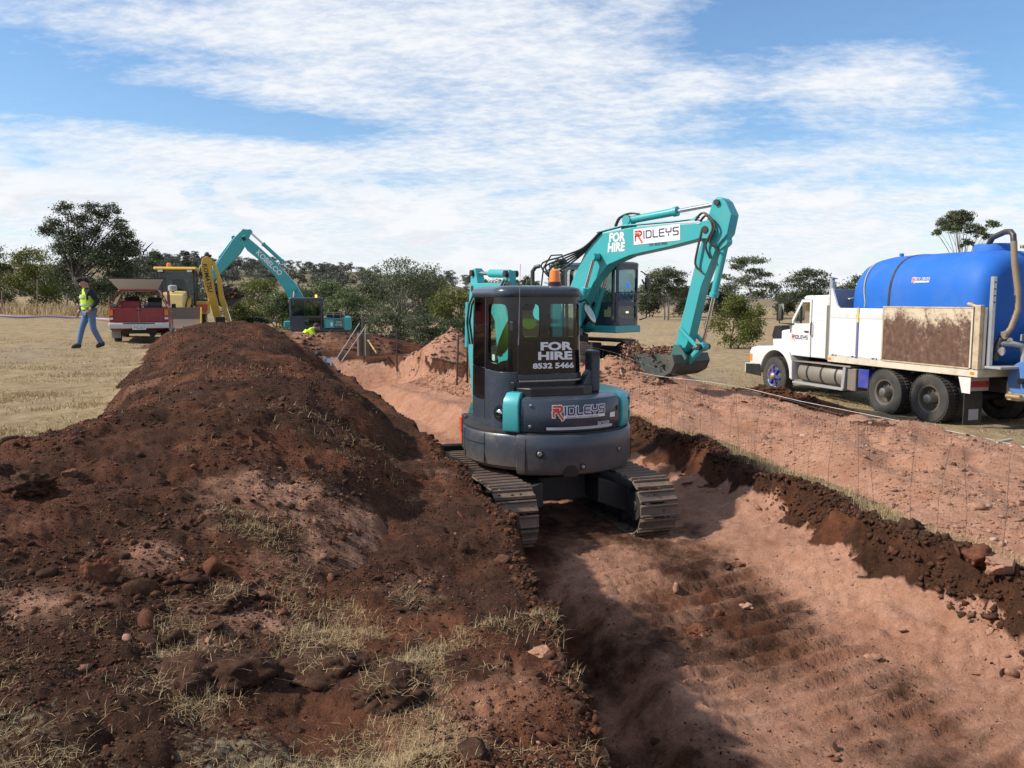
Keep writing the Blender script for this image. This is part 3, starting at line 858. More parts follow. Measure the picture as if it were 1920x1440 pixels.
def build_track(root, x, w, yr, yf, zr, zf, rr, rf, pitch, frame_mat, shoe_proto=None, bars=2, h=.022, singles=True, out=1):
    """one crawler: side frame with wheels, and every shoe a piece of its own"""
    fw = w * .62
    fr = MB()
    zt, zb = max(zr + rr, zf + rf), min(zr - rr, zf - rf)
    zm = (zr + zf) / 2
    fr.prism([(yr + rr * .5, zm - rr * .42), (yf - rf * .5, zm - rf * .42), (yf - rf * .2, zm + .02), (yf - rf * .7, zm + rf * .52), (yr + rr * .7, zm + rr * .52), (yr + rr * .2, zm + .02)], x - fw / 2, x + fw / 2, 'x')
    tr = fr.build('track', frame_mat, root, bevel=.015)
    for nm, y, z, r in (('sprocket', yr, zr, rr - .05), ('idler', yf, zf, rf - .05)):
        b = MB()
        b.lathe([(r * .96, -w * .20), (r, -w * .16), (r, w * .16), (r * .96, w * .20)], (x, y, z), 'x', 28)
        b.lathe([(r * .62, -w * .33), (r * .66, -w * .30), (r * .66, w * .30), (r * .62, w * .33)], (x, y, z), 'x', 24)
        b.lathe([(r * .25, -w * .36), (r * .28, -w * .34), (r * .28, w * .34), (r * .25, w * .36)], (x, y, z), 'x', 16)
        b.build(nm, frame_mat, tr)
    nroll = 4
    for i in range(nroll):
        y = yr + (yf - yr) * (i + .9) / (nroll + .8)
        b = MB(); b.cyl((x - w * .28, y, zb + .085), (x + w * .28, y, zb + .085), .075, n=14)
        b.build('roller', frame_mat, tr)
    pts, n = oval(yr, yf, zr, zf, rr - .012, rf - .012, pitch)
    lk = MB()                                                    # the chain that carries the shoes
    for (y, z, a) in pts:
        lk.obox((x, y + .02 * math.sin(a), z - .02 * math.cos(a)), (w * .34, pitch * .92, .05), (a, 0, 0))
    lk.build('chain', DARKFRAME, tr)
    if singles:
        if shoe_proto is None:
            shoe_proto = shoe_mesh(w, pitch, bars, h).build('track_shoe', TRACK, tr, bevel=.004, seg=1)
            first = True
        else:
            first = False
        for i, (y, z, a) in enumerate(pts):
            if first and i == 0:
                o = shoe_proto
            else:
                o = shoe_proto.copy(); COL.objects.link(o); o.parent = tr
            # walking clockwise: outward is to the left of travel
            o.matrix_local = Matrix.Translation((x, y, z)) @ Euler((a, 0, 0)).to_matrix().to_4x4() @ Euler((0, 0, random.uniform(-.006, .006))).to_matrix().to_4x4()
    return tr, shoe_proto

def arc_solid(poly, t0, t1, n=24):
    """ring section (r, z) swept about the slew centre; angle 0 points to the rear, positive to the right"""
    rings = []
    for i in range(n + 1):
        t = R(t0 + (t1 - t0) * i / n)
        rings.append([(r * math.sin(t), -r * math.cos(t), z) for r, z in poly])
    return MB().loft(rings)
def arc_pt(t, r, z):
    return (r * math.sin(R(t)), -r * math.cos(R(t)), z)

# ------------------------------------------------------------------ the compact excavator in the trench
MX = thing('compact_excavator', 'dark grey compact excavator standing in the trench with FOR HIRE on its rear window', 'excavator', (.36, 9.1, .2), R(18))
tr1, shoe = build_track(MX, -.74, .41, -1.02, 1.02, .29, .28, .285, .265, .135, DARKFRAME)
tr2, _ = build_track(MX, .74, .41, -1.02, 1.02, .29, .28, .285, .265, .135, DARKFRAME, shoe)
b = MB()
b.prism([(-.62, .40), (-.42, .52), (.42, .52), (.62, .40), (.62, .18), (.40, .26), (-.40, .26), (-.62, .18)], -.45, .45, 'y')
b.prism([(-.66, .44), (-.30, .56), (-.30, .30), (-.66, .16)], -.80, -.45, 'y')
b.prism([(.66, .44), (.30, .56), (.30, .30), (.66, .16)], -.80, -.45, 'y')
b.lathe([(.42, .50), (.44, .52), (.44, .62), (.40, .64)], (0, 0, 0), 'z', 32)
b.build('undercarriage', DARKFRAME, MX, bevel=.02)
# dozer blade in front
b = MB()
b.prism([(1.52, .06), (1.60, .04), (1.66, .30), (1.62, .55), (1.52, .58), (1.50, .55), (1.56, .30)], -.99, .99, 'x')
b.build('dozer_blade', DARKFRAME, MX, bevel=.008)
for x in (-.45, .45):
    MB().prism([(.6, .22), (1.55, .18), (1.55, .34), (.6, .38)], x - .06, x + .06, 'x').build('blade_arm', DARKFRAME, MX, bevel=.01)
# counterweight and skirts
cw = arc_solid([(.60, .64), (.86, .615), (.915, .64), (.945, .70), (.952, .90), (.945, 1.01), (.925, 1.04), (.60, 1.045)], -38, 84, 36).build('counterweight', CHAR_LOW, MX, bevel=.012)
for (t, z, r) in ((-23, .856, .045), (4, .715, .036), (34, .85, .034)):
    c = Vector(arc_pt(t, .947, z)); nrm = Vector(arc_pt(t, 1, 0))
    b = MB(); b.tube([c - nrm * .02, c + nrm * .004], [r, r], 20); b.build('bolt_recess', BLACK, cw)
    b = MB(); b.tube([c - nrm * .02, c + nrm * .012, c + nrm * .016], [r * .55, r * .55, r * .42], 14); b.build('bolt', STEEL, cw)
b = MB()
th = [(-9 + 11 * i / 12) for i in range(13)]
P = [arc_pt(-8.2 + 9.2 * (math.cos(math.pi * k / 20) * -.5 + .5), .954, .625 + .115 * math.sin(math.pi * k / 20) ** .7) for k in range(21)]
b.add(P, [tuple(range(21))]); b.build('tow_shade_plate', BLACK, cw)  # flat black plate painted in for the shade inside the tow pocket
sk = arc_solid([(.60, .68), (.83, .655), (.885, .70), (.905, .80), (.905, 1.0), (.885, 1.035), (.60, 1.04)], -38.5, -128, 26).build('side_skirt', CHAR_LOW, MX, bevel=.01)
arc_solid([(.60, .68), (.83, .655), (.885, .70), (.905, .80), (.905, 1.0), (.885, 1.035), (.60, 1.04)], 85, 135, 16).build('side_skirt', CHAR_LOW, MX, bevel=.01)
b = MB()
b.prism([(.89 * math.sin(R(t)), -.89 * math.cos(R(t))) for t in range(-128, 136, 6)] + [(.62, .86), (-.70, .86)], 1.030, 1.056, 'z')
b.prism([(.6 * math.sin(R(t)), -.6 * math.cos(R(t))) for t in range(0, 360, 15)], .64, 1.03, 'z')
b.build('deck', DARKFRAME, MX)
# engine hood with teal cheeks
hood = arc_solid([(.50, 1.06), (.885, 1.06), (.902, 1.085), (.905, 1.20), (.898, 1.345), (.875, 1.392), (.82, 1.412), (.50, 1.416)], -36, 41, 26).build('engine_hood', CHAR, MX, bevel=.008)
arc_solid([(.60, 1.058), (.915, 1.058), (.932, 1.085), (.932, 1.33), (.915, 1.39), (.85, 1.455), (.60, 1.455)], -47.5, -36.6, 8).build('hood_cheek', TEAL, MX, bevel=.018, seg=3)
chk = arc_solid([(.50, 1.058), (.915, 1.058), (.932, 1.085), (.932, 1.32), (.905, 1.385), (.84, 1.412), (.50, 1.416)], 41.6, 112, 18).build('hood_cheek', TEAL, MX, bevel=.018, seg=3)
for z0, z1 in ((1.115, 1.215), (1.255, 1.355)):
    v = arc_solid([(.90, z0), (.936, z0), (.936, z1), (.90, z1)], 55, 74, 6).build('vent', BLACK, chk)
    for k in range(3):
        z = z0 + (z1 - z0) * (k + .7) / 3.4
        arc_solid([(.90, z), (.944, z), (.940, z + .012), (.90, z + .012)], 55.5, 73.5, 6).build('slat', TEAL, chk)
for (t, z) in ((-29, 1.335), (-29.5, 1.125)):
    c = Vector(arc_pt(t, .902, z)); nrm = Vector(arc_pt(t, 1, 0))
    MB().tube([c - nrm * .02, c + nrm * .006, c + nrm * .009], [.016, .016, .011], 12).build('bolt', STEEL, hood)
c = Vector(arc_pt(37, .905, 1.27)); nrm = Vector(arc_pt(37, 1, 0))
MB().tube([c - nrm * .01, c + nrm * .008], [.028, .026], 16).build('hood_lock', BLACK, hood)
def hood_f(t0, z0, r=.9045):
    return lambda x, y, l=0.0: arc_pt(t0 + math.degrees(x / r), r + l + .0035 + (.0 if z0 + y < 1.345 else -.02 * (z0 + y - 1.345) / .05), z0 + y)
logo(hood, hood_f(-14.5, 1.245), .076)
lettering('small_print', 'Earthmoving, Civil Works, Plumbing Services', .028, LOGODARK, hood, lambda x, y: hood_f(5.5, 1.219)(x, y, .004), xs=.72)
mb = MB(); N_ = 20
V = [hood_f(-19 + 49 * i / N_, 1.105)(0, y, .001) for i in range(N_ + 1) for y in (-.014, .014)]
mb.add(V, [(2 * i, 2 * i + 2, 2 * i + 3, 2 * i + 1) for i in range(N_)]); mb.build('stripe', SILVER, hood)
lettering('model_lettering', 'SK55SR', .055, SILVER, hood, lambda x, y: hood_f(21.5, 1.135)(x, y, .003), bold=.002)
V = [hood_f(t, z)(0, 0, .002) for t in (27.5, 33) for z in (1.185, 1.235)]
MB().add(V, [(0, 2, 3, 1)]).build('sticker', STICKER, hood)
for t_ in (-64, -92):
    arc_solid([(.90, .70), (.9075, .72), (.9075, 1.0), (.90, 1.02)], t_, t_ + .7, 1).build('panel_seam', BLACK, sk)
arc_solid([(.90, .90), (.9078, .902), (.9078, .908), (.90, .91)], -62, -120, 14).build('panel_seam', BLACK, sk)
for t_ in (-12, 60):
    arc_solid([(.93, .66), (.9535, .70), (.9545, .9), (.9475, 1.0), (.93, 1.03)], t_ * 1.0 - 20 if t_ < 0 else t_, (t_ - 20 if t_ < 0 else t_) + .5, 1).build('panel_seam', BLACK, cw)
for z_ in (1.18, 1.62):
    c = Vector(cab_pt(.50, z_, .01)) if False else None
# ---- cab: walls wrapped round a rounded plan
CX0, CX1, CY0, CY1, CR = -.68, .28, -.50, .70, .20
def cab_pt(s, z, off=0.0):
    seg = [.8, .314, .56, .314, .8, .314, .56, .314]
    s = s % sum(seg)
    corners = [(CX0 + CR, CY0 + CR), (CX1 - CR, CY0 + CR), (CX1 - CR, CY1 - CR), (CX0 + CR, CY1 - CR)]
    starts = [(CX0, CY1 - CR, 0, -1), (CX0 + CR, CY0, 1, 0), (CX1, CY0 + CR, 0, 1), (CX1 - CR, CY1, -1, 0)]
    for i in range(4):
        sx, sy, tx, ty = starts[i]
        if s <= seg[2 * i]:
            x, y, nx, ny = sx + tx * s, sy + ty * s, ty, -tx
            break
        s -= seg[2 * i]
        if s <= seg[2 * i + 1]:
            a = math.pi + (math.pi / 2) * i + s / CR
            cx, cy = corners[i]
            nx, ny = math.cos(a), math.sin(a)
            x, y = cx + CR * nx, cy + CR * ny
            break
        s -= seg[2 * i + 1]
    k = .03 * max(0, z - 1.5)
    x, y = x + nx * off, y + ny * off
    return (x + (-.2 - x) * k, y + (.1 - y) * k, z)
def rrect_r(a, hw, hh, rad):
    lo, hi = 0.0, 3.0
    for _ in range(30):
        t = (lo + hi) / 2
        qx, qy = abs(t * math.cos(a)) - (hw - rad), abs(t * math.sin(a)) - (hh - rad)
        d = math.hypot(max(qx, 0), max(qy, 0)) + min(max(qx, qy), 0) - rad
        lo, hi = (t, hi) if d < 0 else (lo, t)
    return lo
def holed_wall(pt, s0, s1, z0, z1, h, rad, thick=.03):
    """wall sheet with one rounded window opening; returns wall builder and pane builder"""
    hs0, hs1, hz0, hz1 = h
    cs, cz = (hs0 + hs1) / 2, (hz0 + hz1) / 2
    ang = sorted([2 * math.pi * k / 72 for k in range(72)] + [math.atan2(z - cz, s - cs) % (2 * math.pi) for s in (s0, s1) for z in (z0, z1)])
    n = len(ang)
    hole, outer = [], []
    for a in ang:
        ca, sa = math.cos(a), math.sin(a)
        r = rrect_r(a, (hs1 - hs0) / 2, (hz1 - hz0) / 2, rad)
        t = min([(((s1 - cs) if ca > 0 else (s0 - cs)) / ca) if abs(ca) > 1e-9 else 9, (((z1 - cz) if sa > 0 else (z0 - cz)) / sa) if abs(sa) > 1e-9 else 9])
        hole.append((cs + r * ca, cz + r * sa)); outer.append((cs + t * ca, cz + t * sa))
    rings = []
    for k in range(5):
        f = k / 4
        rings.append([pt(h_[0] + (o_[0] - h_[0]) * f, h_[1] + (o_[1] - h_[1]) * f, 0) for h_, o_ in zip(hole, outer)])
    back = [pt(h_[0], h_[1], -thick) for h_ in hole]
    back_o = [pt(o_[0], o_[1], -thick) for o_ in outer]
    w = MB().loft([back_o, back] + rings + [back_o], cap=False)
    g = MB()
    gr = []
    for k in range(1, 7):
        gr.append([pt(cs + (h_[0] - cs) * k / 6, cz + (h_[1] - cz) * k / 6, -.010) for h_ in hole])
    g.loft(gr, cap=False)
    g.add(gr[0], [tuple(range(n))])
    return w, g
def wall_sheet(pt, s0, s1, z0, z1, thick=.03, n=14):
    rings = []
    for i in range(n + 1):
        s = s0 + (s1 - s0) * i / n
        rings.append([pt(s, z0, 0), pt(s, z1, 0), pt(s, z1, -thick), pt(s, z0, -thick)])
    return MB().loft(rings)
cab = MB()
for (s, z0, z1) in ((-.20, 1.06, 2.42), (.47, 1.06, 2.42), (1.117, 1.47, 2.42), (1.99, 1.47, 2.42), (2.88, 1.06, 2.42), (3.18, 1.06, 2.42)):
    cab.tube([cab_pt(s, z0 + (z1 - z0) * i / 4, -.022) for i in range(5)], .022, 8)
ring = [cab_pt(4.012 * k / 60, 1.075, -.04) for k in range(60)]
cab.loft([[cab_pt(4.012 * k / 60, z, o) for k in range(60)] for z, o in ((1.05, -.06), (1.05, .0), (1.10, .0), (1.10, -.06))], cap=False)
cab = cab.build('cab', CHAR, MX)
wall_sheet(cab_pt, -.18, .455, 1.66, 2.42).build('quarter_window', DARKGLASS, cab)
wall_sheet(cab_pt, -.18, .455, 1.10, 1.30).build('side_panel', CHAR, cab)
wall_sheet(cab_pt, -.18, .455, 1.31, 1.655).build('lower_window', GLOSSBLACK, cab)
w, g = holed_wall(cab_pt, .485, 1.110, 1.655, 2.42, (.60, 1.01, 1.73, 2.345), .075)
w.build('door', GLOSSBLACK, cab); g.build('door_window', GREENGLASS, cab)
dl = wall_sheet(lambda s, z, o: cab_pt(s, z, o + .004), .485, 1.110, 1.07, 1.650).build('door', CHAR, cab, bevel=.006)
c = Vector(cab_pt(.93, 1.22, .0)); nrm = (Vector(cab_pt(.93, 1.22, .1)) - c).normalized()
MB().tube([c - nrm * .03, c + nrm * .007], [.085, .085], 20).build('lock_recess', BLACK, dl)
MB().tube([c + nrm * .0, c + nrm * .03, c + nrm * .04], [.042, .040, .025], 16).build('lock', CHROME, dl)
for (s, z) in ((1.07, 1.50), (1.06, 2.12)):
    c = Vector(cab_pt(s, z, .012))
    MB().obox(c, (.05, .05, .10), (0, 0, R(30))).build('latch', BLACK, cab, bevel=.01)
V = [cab_pt(s, z, .003 - .016) for s in (.70, .80) for z in (1.755, 1.82)]
MB().add(V, [(0, 2, 3, 1)]).build('sticker', STICKER, cab)
w, g = holed_wall(cab_pt, 1.124, 1.408, 1.955, 2.42, (1.165, 1.36, 2.005, 2.345), .05)
w.build('rear_panel', GLOSSBLACK, cab); g.build('rear_window', GREENGLASS, cab)
w, g = holed_wall(cab_pt, 1.409, 1.985, 1.955, 2.42, (1.455, 1.86, 2.005, 2.345), .03)
w.build('rear_panel', GLOSSBLACK, cab); g.build('rear_window', GREENGLASS, cab)
rp = wall_sheet(cab_pt, 1.124, 1.985, 1.625, 1.954, n=24).build('rear_panel', GLOSSBLACK, cab)
wall_sheet(lambda s, z, o: cab_pt(s, z, o + .012), 1.118, 2.0, 1.565, 1.622, n=24).build('rear_sill', CHAR, cab, bevel=.006)
wall_sheet(lambda s, z, o: cab_pt(s, z, o + .016), 1.13, 1.97, 1.545, 1.562, n=24).build('ledge', BEIGE, cab)
wall_sheet(lambda s, z, o: cab_pt(s, z, o - .01), 1.10, 2.0, 1.40, 1.545, n=24).build('rear_skirt', BLACK, cab)
MB().prism([(-.52, -.46), (-.50, -.60), (-.40, -.70), (.16, -.72), (.30, -.62), (.34, -.44)], 1.405, 1.500, 'z').build('rear_shelf', BLACK, cab, bevel=.015)
MB().prism([(.20, 1.41), (.345, 1.41), (.345, 1.66), (.30, 1.60)], -.50, -.34, 'y').build('duct_foot', CHAR, MX, bevel=.015)
w, g = holed_wall(cab_pt, 2.01, 2.87, 1.40, 2.42, (2.05, 2.83, 1.52, 2.38), .06)
w.build('side_wall', GLOSSBLACK, cab); g.build('side_window', GREENGLASS, cab)
wall_sheet(cab_pt, 2.01, 2.87, 1.07, 1.40).build('side_panel', CHAR, cab)
wall_sheet(cab_pt, 3.19, 3.80, 1.35, 2.42).build('windscreen', CLEAR, cab)
wall_sheet(cab_pt, 3.19, 3.80, 1.07, 1.35).build('front_panel', CHAR, cab)
def text_on(pt, s0, z0, off=.004):
    return lambda x, y: pt(s0 + x, z0 + y, off)
lettering('lettering', 'FOR', .112, STICKER, rp, text_on(cab_pt, 1.535, 1.905), xs=1.66, bold=.005)
lettering('lettering', 'HIRE', .112, STICKER, rp, text_on(cab_pt, 1.525, 1.806), xs=1.66, bold=.005)
lettering('lettering', '8532 5466', .075, STICKER, rp, text_on(cab_pt, 1.510, 1.704), xs=1.44, bold=.003)
rings = [[cab_pt(4.012 * k / 80, z, o) for k in range(80)] for z, o in ((2.415, -.05), (2.415, .006), (2.43, .016), (2.475, .018), (2.505, .0), (2.525, -.06), (2.535, -.16), (2.537, -.30))]
roof = MB().loft(rings).build('roof', CHAR, cab, sharp=50)
# beacon, aerial, mirrors
bx, by = .03, -.22
bc = MB().lathe([(.068, 2.53), (.072, 2.535), (.072, 2.565), (.06, 2.575)], (bx, by, 0), 'z', 20).build('beacon', BLACK, MX)
MB().lathe([(.058, 2.575), (.062, 2.58), (.056, 2.66), (.050, 2.695), (.034, 2.71), (.004, 2.715)], (bx, by, 0), 'z', 24).build('beacon_lens', AMBER, bc)
MB().lathe([(.018, 2.575), (.03, 2.60), (.03, 2.66), (.015, 2.68)], (bx, by, 0), 'z', 12).build('beacon_core', AMBERCORE, bc)
a0 = Vector(cab_pt(1.115, 1.93, .02)); a1 = Vector((a0.x + .02, a0.y, 2.75))
MB().tube([a0, a0.lerp(a1, .3), a0.lerp(a1, .7), a1], [.006, .005, .003, .0025], 6).build('aerial', STEEL, MX)
b = MB(); m0 = Vector(cab_pt(1.95, 2.36, .0))
b.tube([m0, m0 + Vector((.05, -.05, .03)), m0 + Vector((.09, -.06, -.02))], .010, 8)
ma = b.build('mirror_arm', BLACK, MX)
b = MB(); b.ball((0, 0, 0), (.052, .018, .125), 16, 10)
Mx = Matrix.Translation(m0 + Vector((.10, -.06, -.12))) @ Euler((R(-14), R(-24), R(18))).to_matrix().to_4x4()
b.map(lambda x, y, z: Mx @ Vector((x, y, z))); b.build('mirror', BLACK, MX)
b = MB(); b.ball((0, -.010, 0), (.045, .012, .115), 16, 10)
b.map(lambda x, y, z: Mx @ Vector((x, y, z))); b.build('mirror_glass', MIRROR, MX)
# duct beside the cab, exhaust pipe
b = MB(); b.box(.335, .44, -.52, -.32, 1.41, 1.86)
b.build('duct', CHAR, MX, bevel=.03, seg=3)
MB().box(.35, .425, -.530, -.519, 1.80, 1.84).build('duct_vent', BLACK, MX)
# seat and levers
b = MB(); b.box(-.42, .02, -.12, .34, 1.42, 1.54); b.obox((-.22, -.20, 1.74), (.40, .10, .44), (R(-8), 0, 0)); b.box(-.36, -.04, -.08, .30, 1.06, 1.42)
b.build('seat', SEAT, MX, bevel=.03)
for x in (-.50, .10):
    MB().tube([(x, .30, 1.5), (x, .36, 1.72)], [.012, .02], 8).build('lever', BLACK, MX)
# boom folded up in front, swung a little to the left
SA = R(9.3)
def bm_(x, y, z):   # builder frame: x across, y out along the boom
    return (x * math.cos(SA) - y * math.sin(SA), .95 + x * math.sin(SA) + y * math.cos(SA), z)
def prof(name, poly, w, mat, parent=MX, bevel=.012, x0=0):
    return MB().prism(poly, x0 - w / 2, x0 + w / 2, 'x').map(bm_).build(name, mat, parent, bevel=bevel)
boom = prof('boom', [(0, .70), (.24, .70), (.34, 1.5), (.46, 2.12), (.72, 2.38), (1.14, 2.43), (1.18, 2.53), (1.10, 2.60), (.6, 2.60), (.26, 2.52), (.06, 2.1), (-.02, 1.4)], .17, TEAL)
prof('swing_bracket', [(-.22, .62), (.22, .62), (.26, .95), (.0, 1.05), (-.22, .98)], .34, DARKFRAME)
arm = prof('arm', [(1.06, 2.44), (1.02, 2.62), (1.10, 2.80), (1.22, 2.78), (1.30, 2.40), (1.33, 1.7), (1.20, 1.0), (1.08, .98), (1.10, 1.7), (1.12, 2.3)], .11, TEAL)
prof('cylinder_bracket', [(.10, 2.52), (.36, 2.58), (.22, 2.74), (.14, 2.74)], .10, TEAL)
MB().tube([(0, .20, 2.70), (0, .74, 2.72)], .052, 16).map(bm_).build('arm_cylinder', TEAL, MX)
MB().tube([(0, .70, 2.718), (0, 1.16, 2.735)], .026, 12).map(bm_).build('cylinder_rod', CHROME, MX)
for y, z in ((.18, 2.70), (1.16, 2.735), (1.12, 2.53)):
    MB().tube([(-.09, y, z), (.09, y, z)], .042, 12).map(bm_).build('pin', DARKFRAME, MX)
MB().tube([(0, 1.42, 2.35), (0, 1.45, 1.75)], .045, 12).map(bm_).build('bucket_cylinder', TEAL, MX)
MB().tube([(0, 1.45, 1.78), (0, 1.46, 1.25)], .022, 10).map(bm_).build('cylinder_rod', CHROME, MX)
for dx_ in (-.10, -.06, .08):
    MB().tube([(dx_, .3, 2.5), (dx_ - .02, .12, 2.62), (dx_ - .02, .02, 2.55), (dx_, -.03, 2.2), (dx_, -.02, 1.4)], .014, 6).map(bm_).build('hose', HOSE, MX)
    MB().tube([(dx_, 1.05, 2.45), (dx_ - .03, 1.12, 2.32), (dx_ - .05, 1.15, 2.1), (dx_ - .02, 1.13, 1.8)], .014, 6).map(bm_).build('hose', HOSE, MX)
bk = [(1.16, 1.02), (1.40, 1.05), (1.52, .85), (1.50, .60), (1.34, .42), (1.10, .38), (.92, .50), (.96, .54), (1.12, .46), (1.30, .49), (1.42, .64), (1.43, .82), (1.36, .95), (1.18, .95)]
bk = [(y - .42, z) for y, z in bk]
prof('bucket', bk, .36, TEAL_OLD, bevel=.006)
for x0 in (-.17, .17):
    prof('bucket_side', [(.76, .98), (.96, .98), (1.04, .84), (1.03, .62), (.90, .46), (.69, .42), (.53, .52)], .02, TEAL_OLD, bevel=0, x0=x0)
# red step and bracket below the door front
b = MB(); b.box(-.74, -.62, .84, .93, .84, 1.02); b.box(-.72, -.66, .86, .96, .70, .84); b.build('step_bracket', ORANGE, MX, bevel=.015)
MB().box(-.72, -.50, .72, .90, .64, 1.05).build('front_block', DARKFRAME, MX, bevel=.02)
# ------------------------------------------------------------------ full-size excavators
def make_wrap(x0, x1, y0, y1, r, lean=0.0):
    """plan with rounded corners; s runs down the left side, along the rear, up the right side, across the front"""
    Ly, Lx, q = y1 - y0 - 2 * r, x1 - x0 - 2 * r, math.pi * r / 2
    seg = [Ly, q, Lx, q, Ly, q, Lx, q]
    corners = [(x0 + r, y0 + r), (x1 - r, y0 + r), (x1 - r, y1 - r), (x0 + r, y1 - r)]
    starts = [(x0, y1 - r, 0, -1), (x0 + r, y0, 1, 0), (x1, y0 + r, 0, 1), (x1 - r, y1, -1, 0)]
    T = sum(seg)
    marks = [0]
    for g_ in seg:
        marks.append(marks[-1] + g_)
    def pt(s, z, off=0.0):
        s = s % T
        for i in range(4):
            sx, sy, tx, ty = starts[i]
            if s <= seg[2 * i]:
                return (sx + tx * s + ty * off, sy + ty * s - tx * off, z)
            s -= seg[2 * i]
            if s <= seg[2 * i + 1]:
                a = math.pi + (math.pi / 2) * i + s / r
                return (corners[i][0] + (r + off) * math.cos(a), corners[i][1] + (r + off) * math.sin(a), z)
            s -= seg[2 * i + 1]
        return (x0, y1 - r, z)
    return pt, marks, T
def big_cab(root, x0, x1, y0, y1, z0, z1, zs, base_mat, frame=CHAR):
    """operator's cab: four window walls, roof and coloured plinth"""
    r = .10
    pt, mk, T = make_wrap(x0, x1, y0, y1, r)
    cab = MB().loft([[pt(T * k / 60, z, o) for k in range(60)] for z, o in ((z0, -.03), (z0, .0), (z0 + .08, .0), (z0 + .08, -.03))], cap=False)
    cab = cab.build('cab', frame, root)
    m = .09
    for (a, b_, nm) in ((mk[0] - r * .7, mk[1] + r * .7, 'side'), (mk[2] - r * .7, mk[3] + r * .7, 'rear'), (mk[4] - r * .7, mk[5] + r * .7, 'side'), (mk[6] - r * .7, mk[7] + r * .7, 'front')):
        L = b_ - a
        w, g = holed_wall(pt, a + .002, b_ - .002, zs, z1, (a + m, b_ - m, zs + .05, z1 - .08), .06)
        w.build(nm + '_frame', frame, cab); g.build('windscreen' if nm == 'front' else 'window', CABGLASS, cab)
        if nm == 'rear':
            wall_sheet(pt, a, b_, z0 + .08, zs).build('rear_panel', frame, cab)
        else:
            lo = a + (m if nm == 'front' else .45 * L)
            hi = b_ - (m if nm == 'front' else m)
            w, g = holed_wall(pt, a + .002, b_ - .002, z0 + .08, zs - .002, (lo, hi, z0 + .17, zs - .05), .05)
            w.build(nm + '_panel', frame, cab); g.build('lower_window', CABGLASS, cab)
    MB().loft([[pt(T * k / 60, z, o) for k in range(60)] for z, o in ((z1 - .005, -.04), (z1 - .005, .004), (z1 + .03, .012), (z1 + .07, -.02), (z1 + .09, -.12))]).build('roof', frame, cab, sharp=50)
    MB().box(x0 - .02, x1 + .02, y0 - .02, y1 + .03, z0 - .17, z0 - .003).build('plinth', base_mat, root, bevel=.02)
    b = MB()
    xm = (x0 + x1) / 2
    b.box(xm - .24, xm + .24, y0 + .35, y0 + .85, z0 + .35, z0 + .50); b.obox((xm, y0 + .30, z0 + .85), (.46, .12, .75), (R(-8), 0, 0)); b.box(xm - .16, xm + .16, y0 + .4, y0 + .8, z0, z0 + .35)
    b.build('seat', SEAT, cab, bevel=.03)
    return cab, pt, mk
def side_profile(root, name, poly, xa, xb, mat, bevel=.02):
    return MB().prism(poly, xa, xb, 'x').build(name, mat, root, bevel=bevel, seg=2)
def cylinder_pair(root, name, p0, p1, split, r, xs, mat=TEAL):
    """hydraulic ram in the boom plane from the barrel end p0 to the rod end p1"""
    for x in xs:
        a, b_ = Vector((x, *p0)), Vector((x, *p1))
        d = (b_ - a).normalized()
        m_ = a.lerp(b_, split)
        o = MB().tube([a, a + d * .1, m_ - d * .10, m_ - d * .09, m_, m_ + d * .01], [r * .9, r, r, r * 1.22, r * 1.22, r * .8], 16).build(name, mat, root)
        MB().tube([m_ - d * .02, b_], r * .52, 12).build('cylinder_rod', CHROME, o)
        for e in (a, b_):
            MB().tube([e - Vector((r * 1.35, 0, 0)), e + Vector((r * 1.35, 0, 0))], r * 1.25, 14).build('cylinder_eye', mat, o)
def pin(root, y, z, r, hw, mat=DARKFRAME):
    MB().tube([(-hw, y, z), (hw, y, z)], r, 16).build('pin', mat, root)
def hoses(root, paths, r=.022):
    for p in paths:
        P = [Vector(q) for q in p]
        out = []
        for i in range(len(P) - 1):          # Catmull-Rom through the points
            p0, p1, p2, p3 = P[max(i - 1, 0)], P[i], P[i + 1], P[min(i + 2, len(P) - 1)]
            for k in range(5):
                t = k / 5
                out.append(.5 * ((2 * p1) + (p2 - p0) * t + (2 * p0 - 5 * p1 + 4 * p2 - p3) * t * t + (3 * p1 - p0 - 3 * p2 + p3) * t ** 3))
        out.append(P[-1])
        MB().tube(out, r, 6).build('hose', HOSE, root)
def bucket(root, outer, inner, hw, mat_back, mat_side, ears, cutter=None):
    """open shell: back and floor as one bent plate between two side plates; ears carry the pins"""
    n = len(outer)
    b = MB().prism(outer + inner[::-1], -hw, hw, 'x')
    o = b.build('bucket', mat_back, root, bevel=.008)
    for sgn in (-1, 1):
        MB().prism(outer[:-1] + [outer[-1]], sgn * hw - .018 * (sgn > 0), sgn * hw + .018 * (sgn < 0) + .0, 'x').map(lambda x, y, z: (x + sgn * .012, y, z)).build('side_plate', mat_side, o, bevel=.004)
    for ex in ears[1]:
        MB().prism(ears[0], ex - .03, ex + .03, 'x').build('ear', TEAL_OLD, o, bevel=.01)
    return o

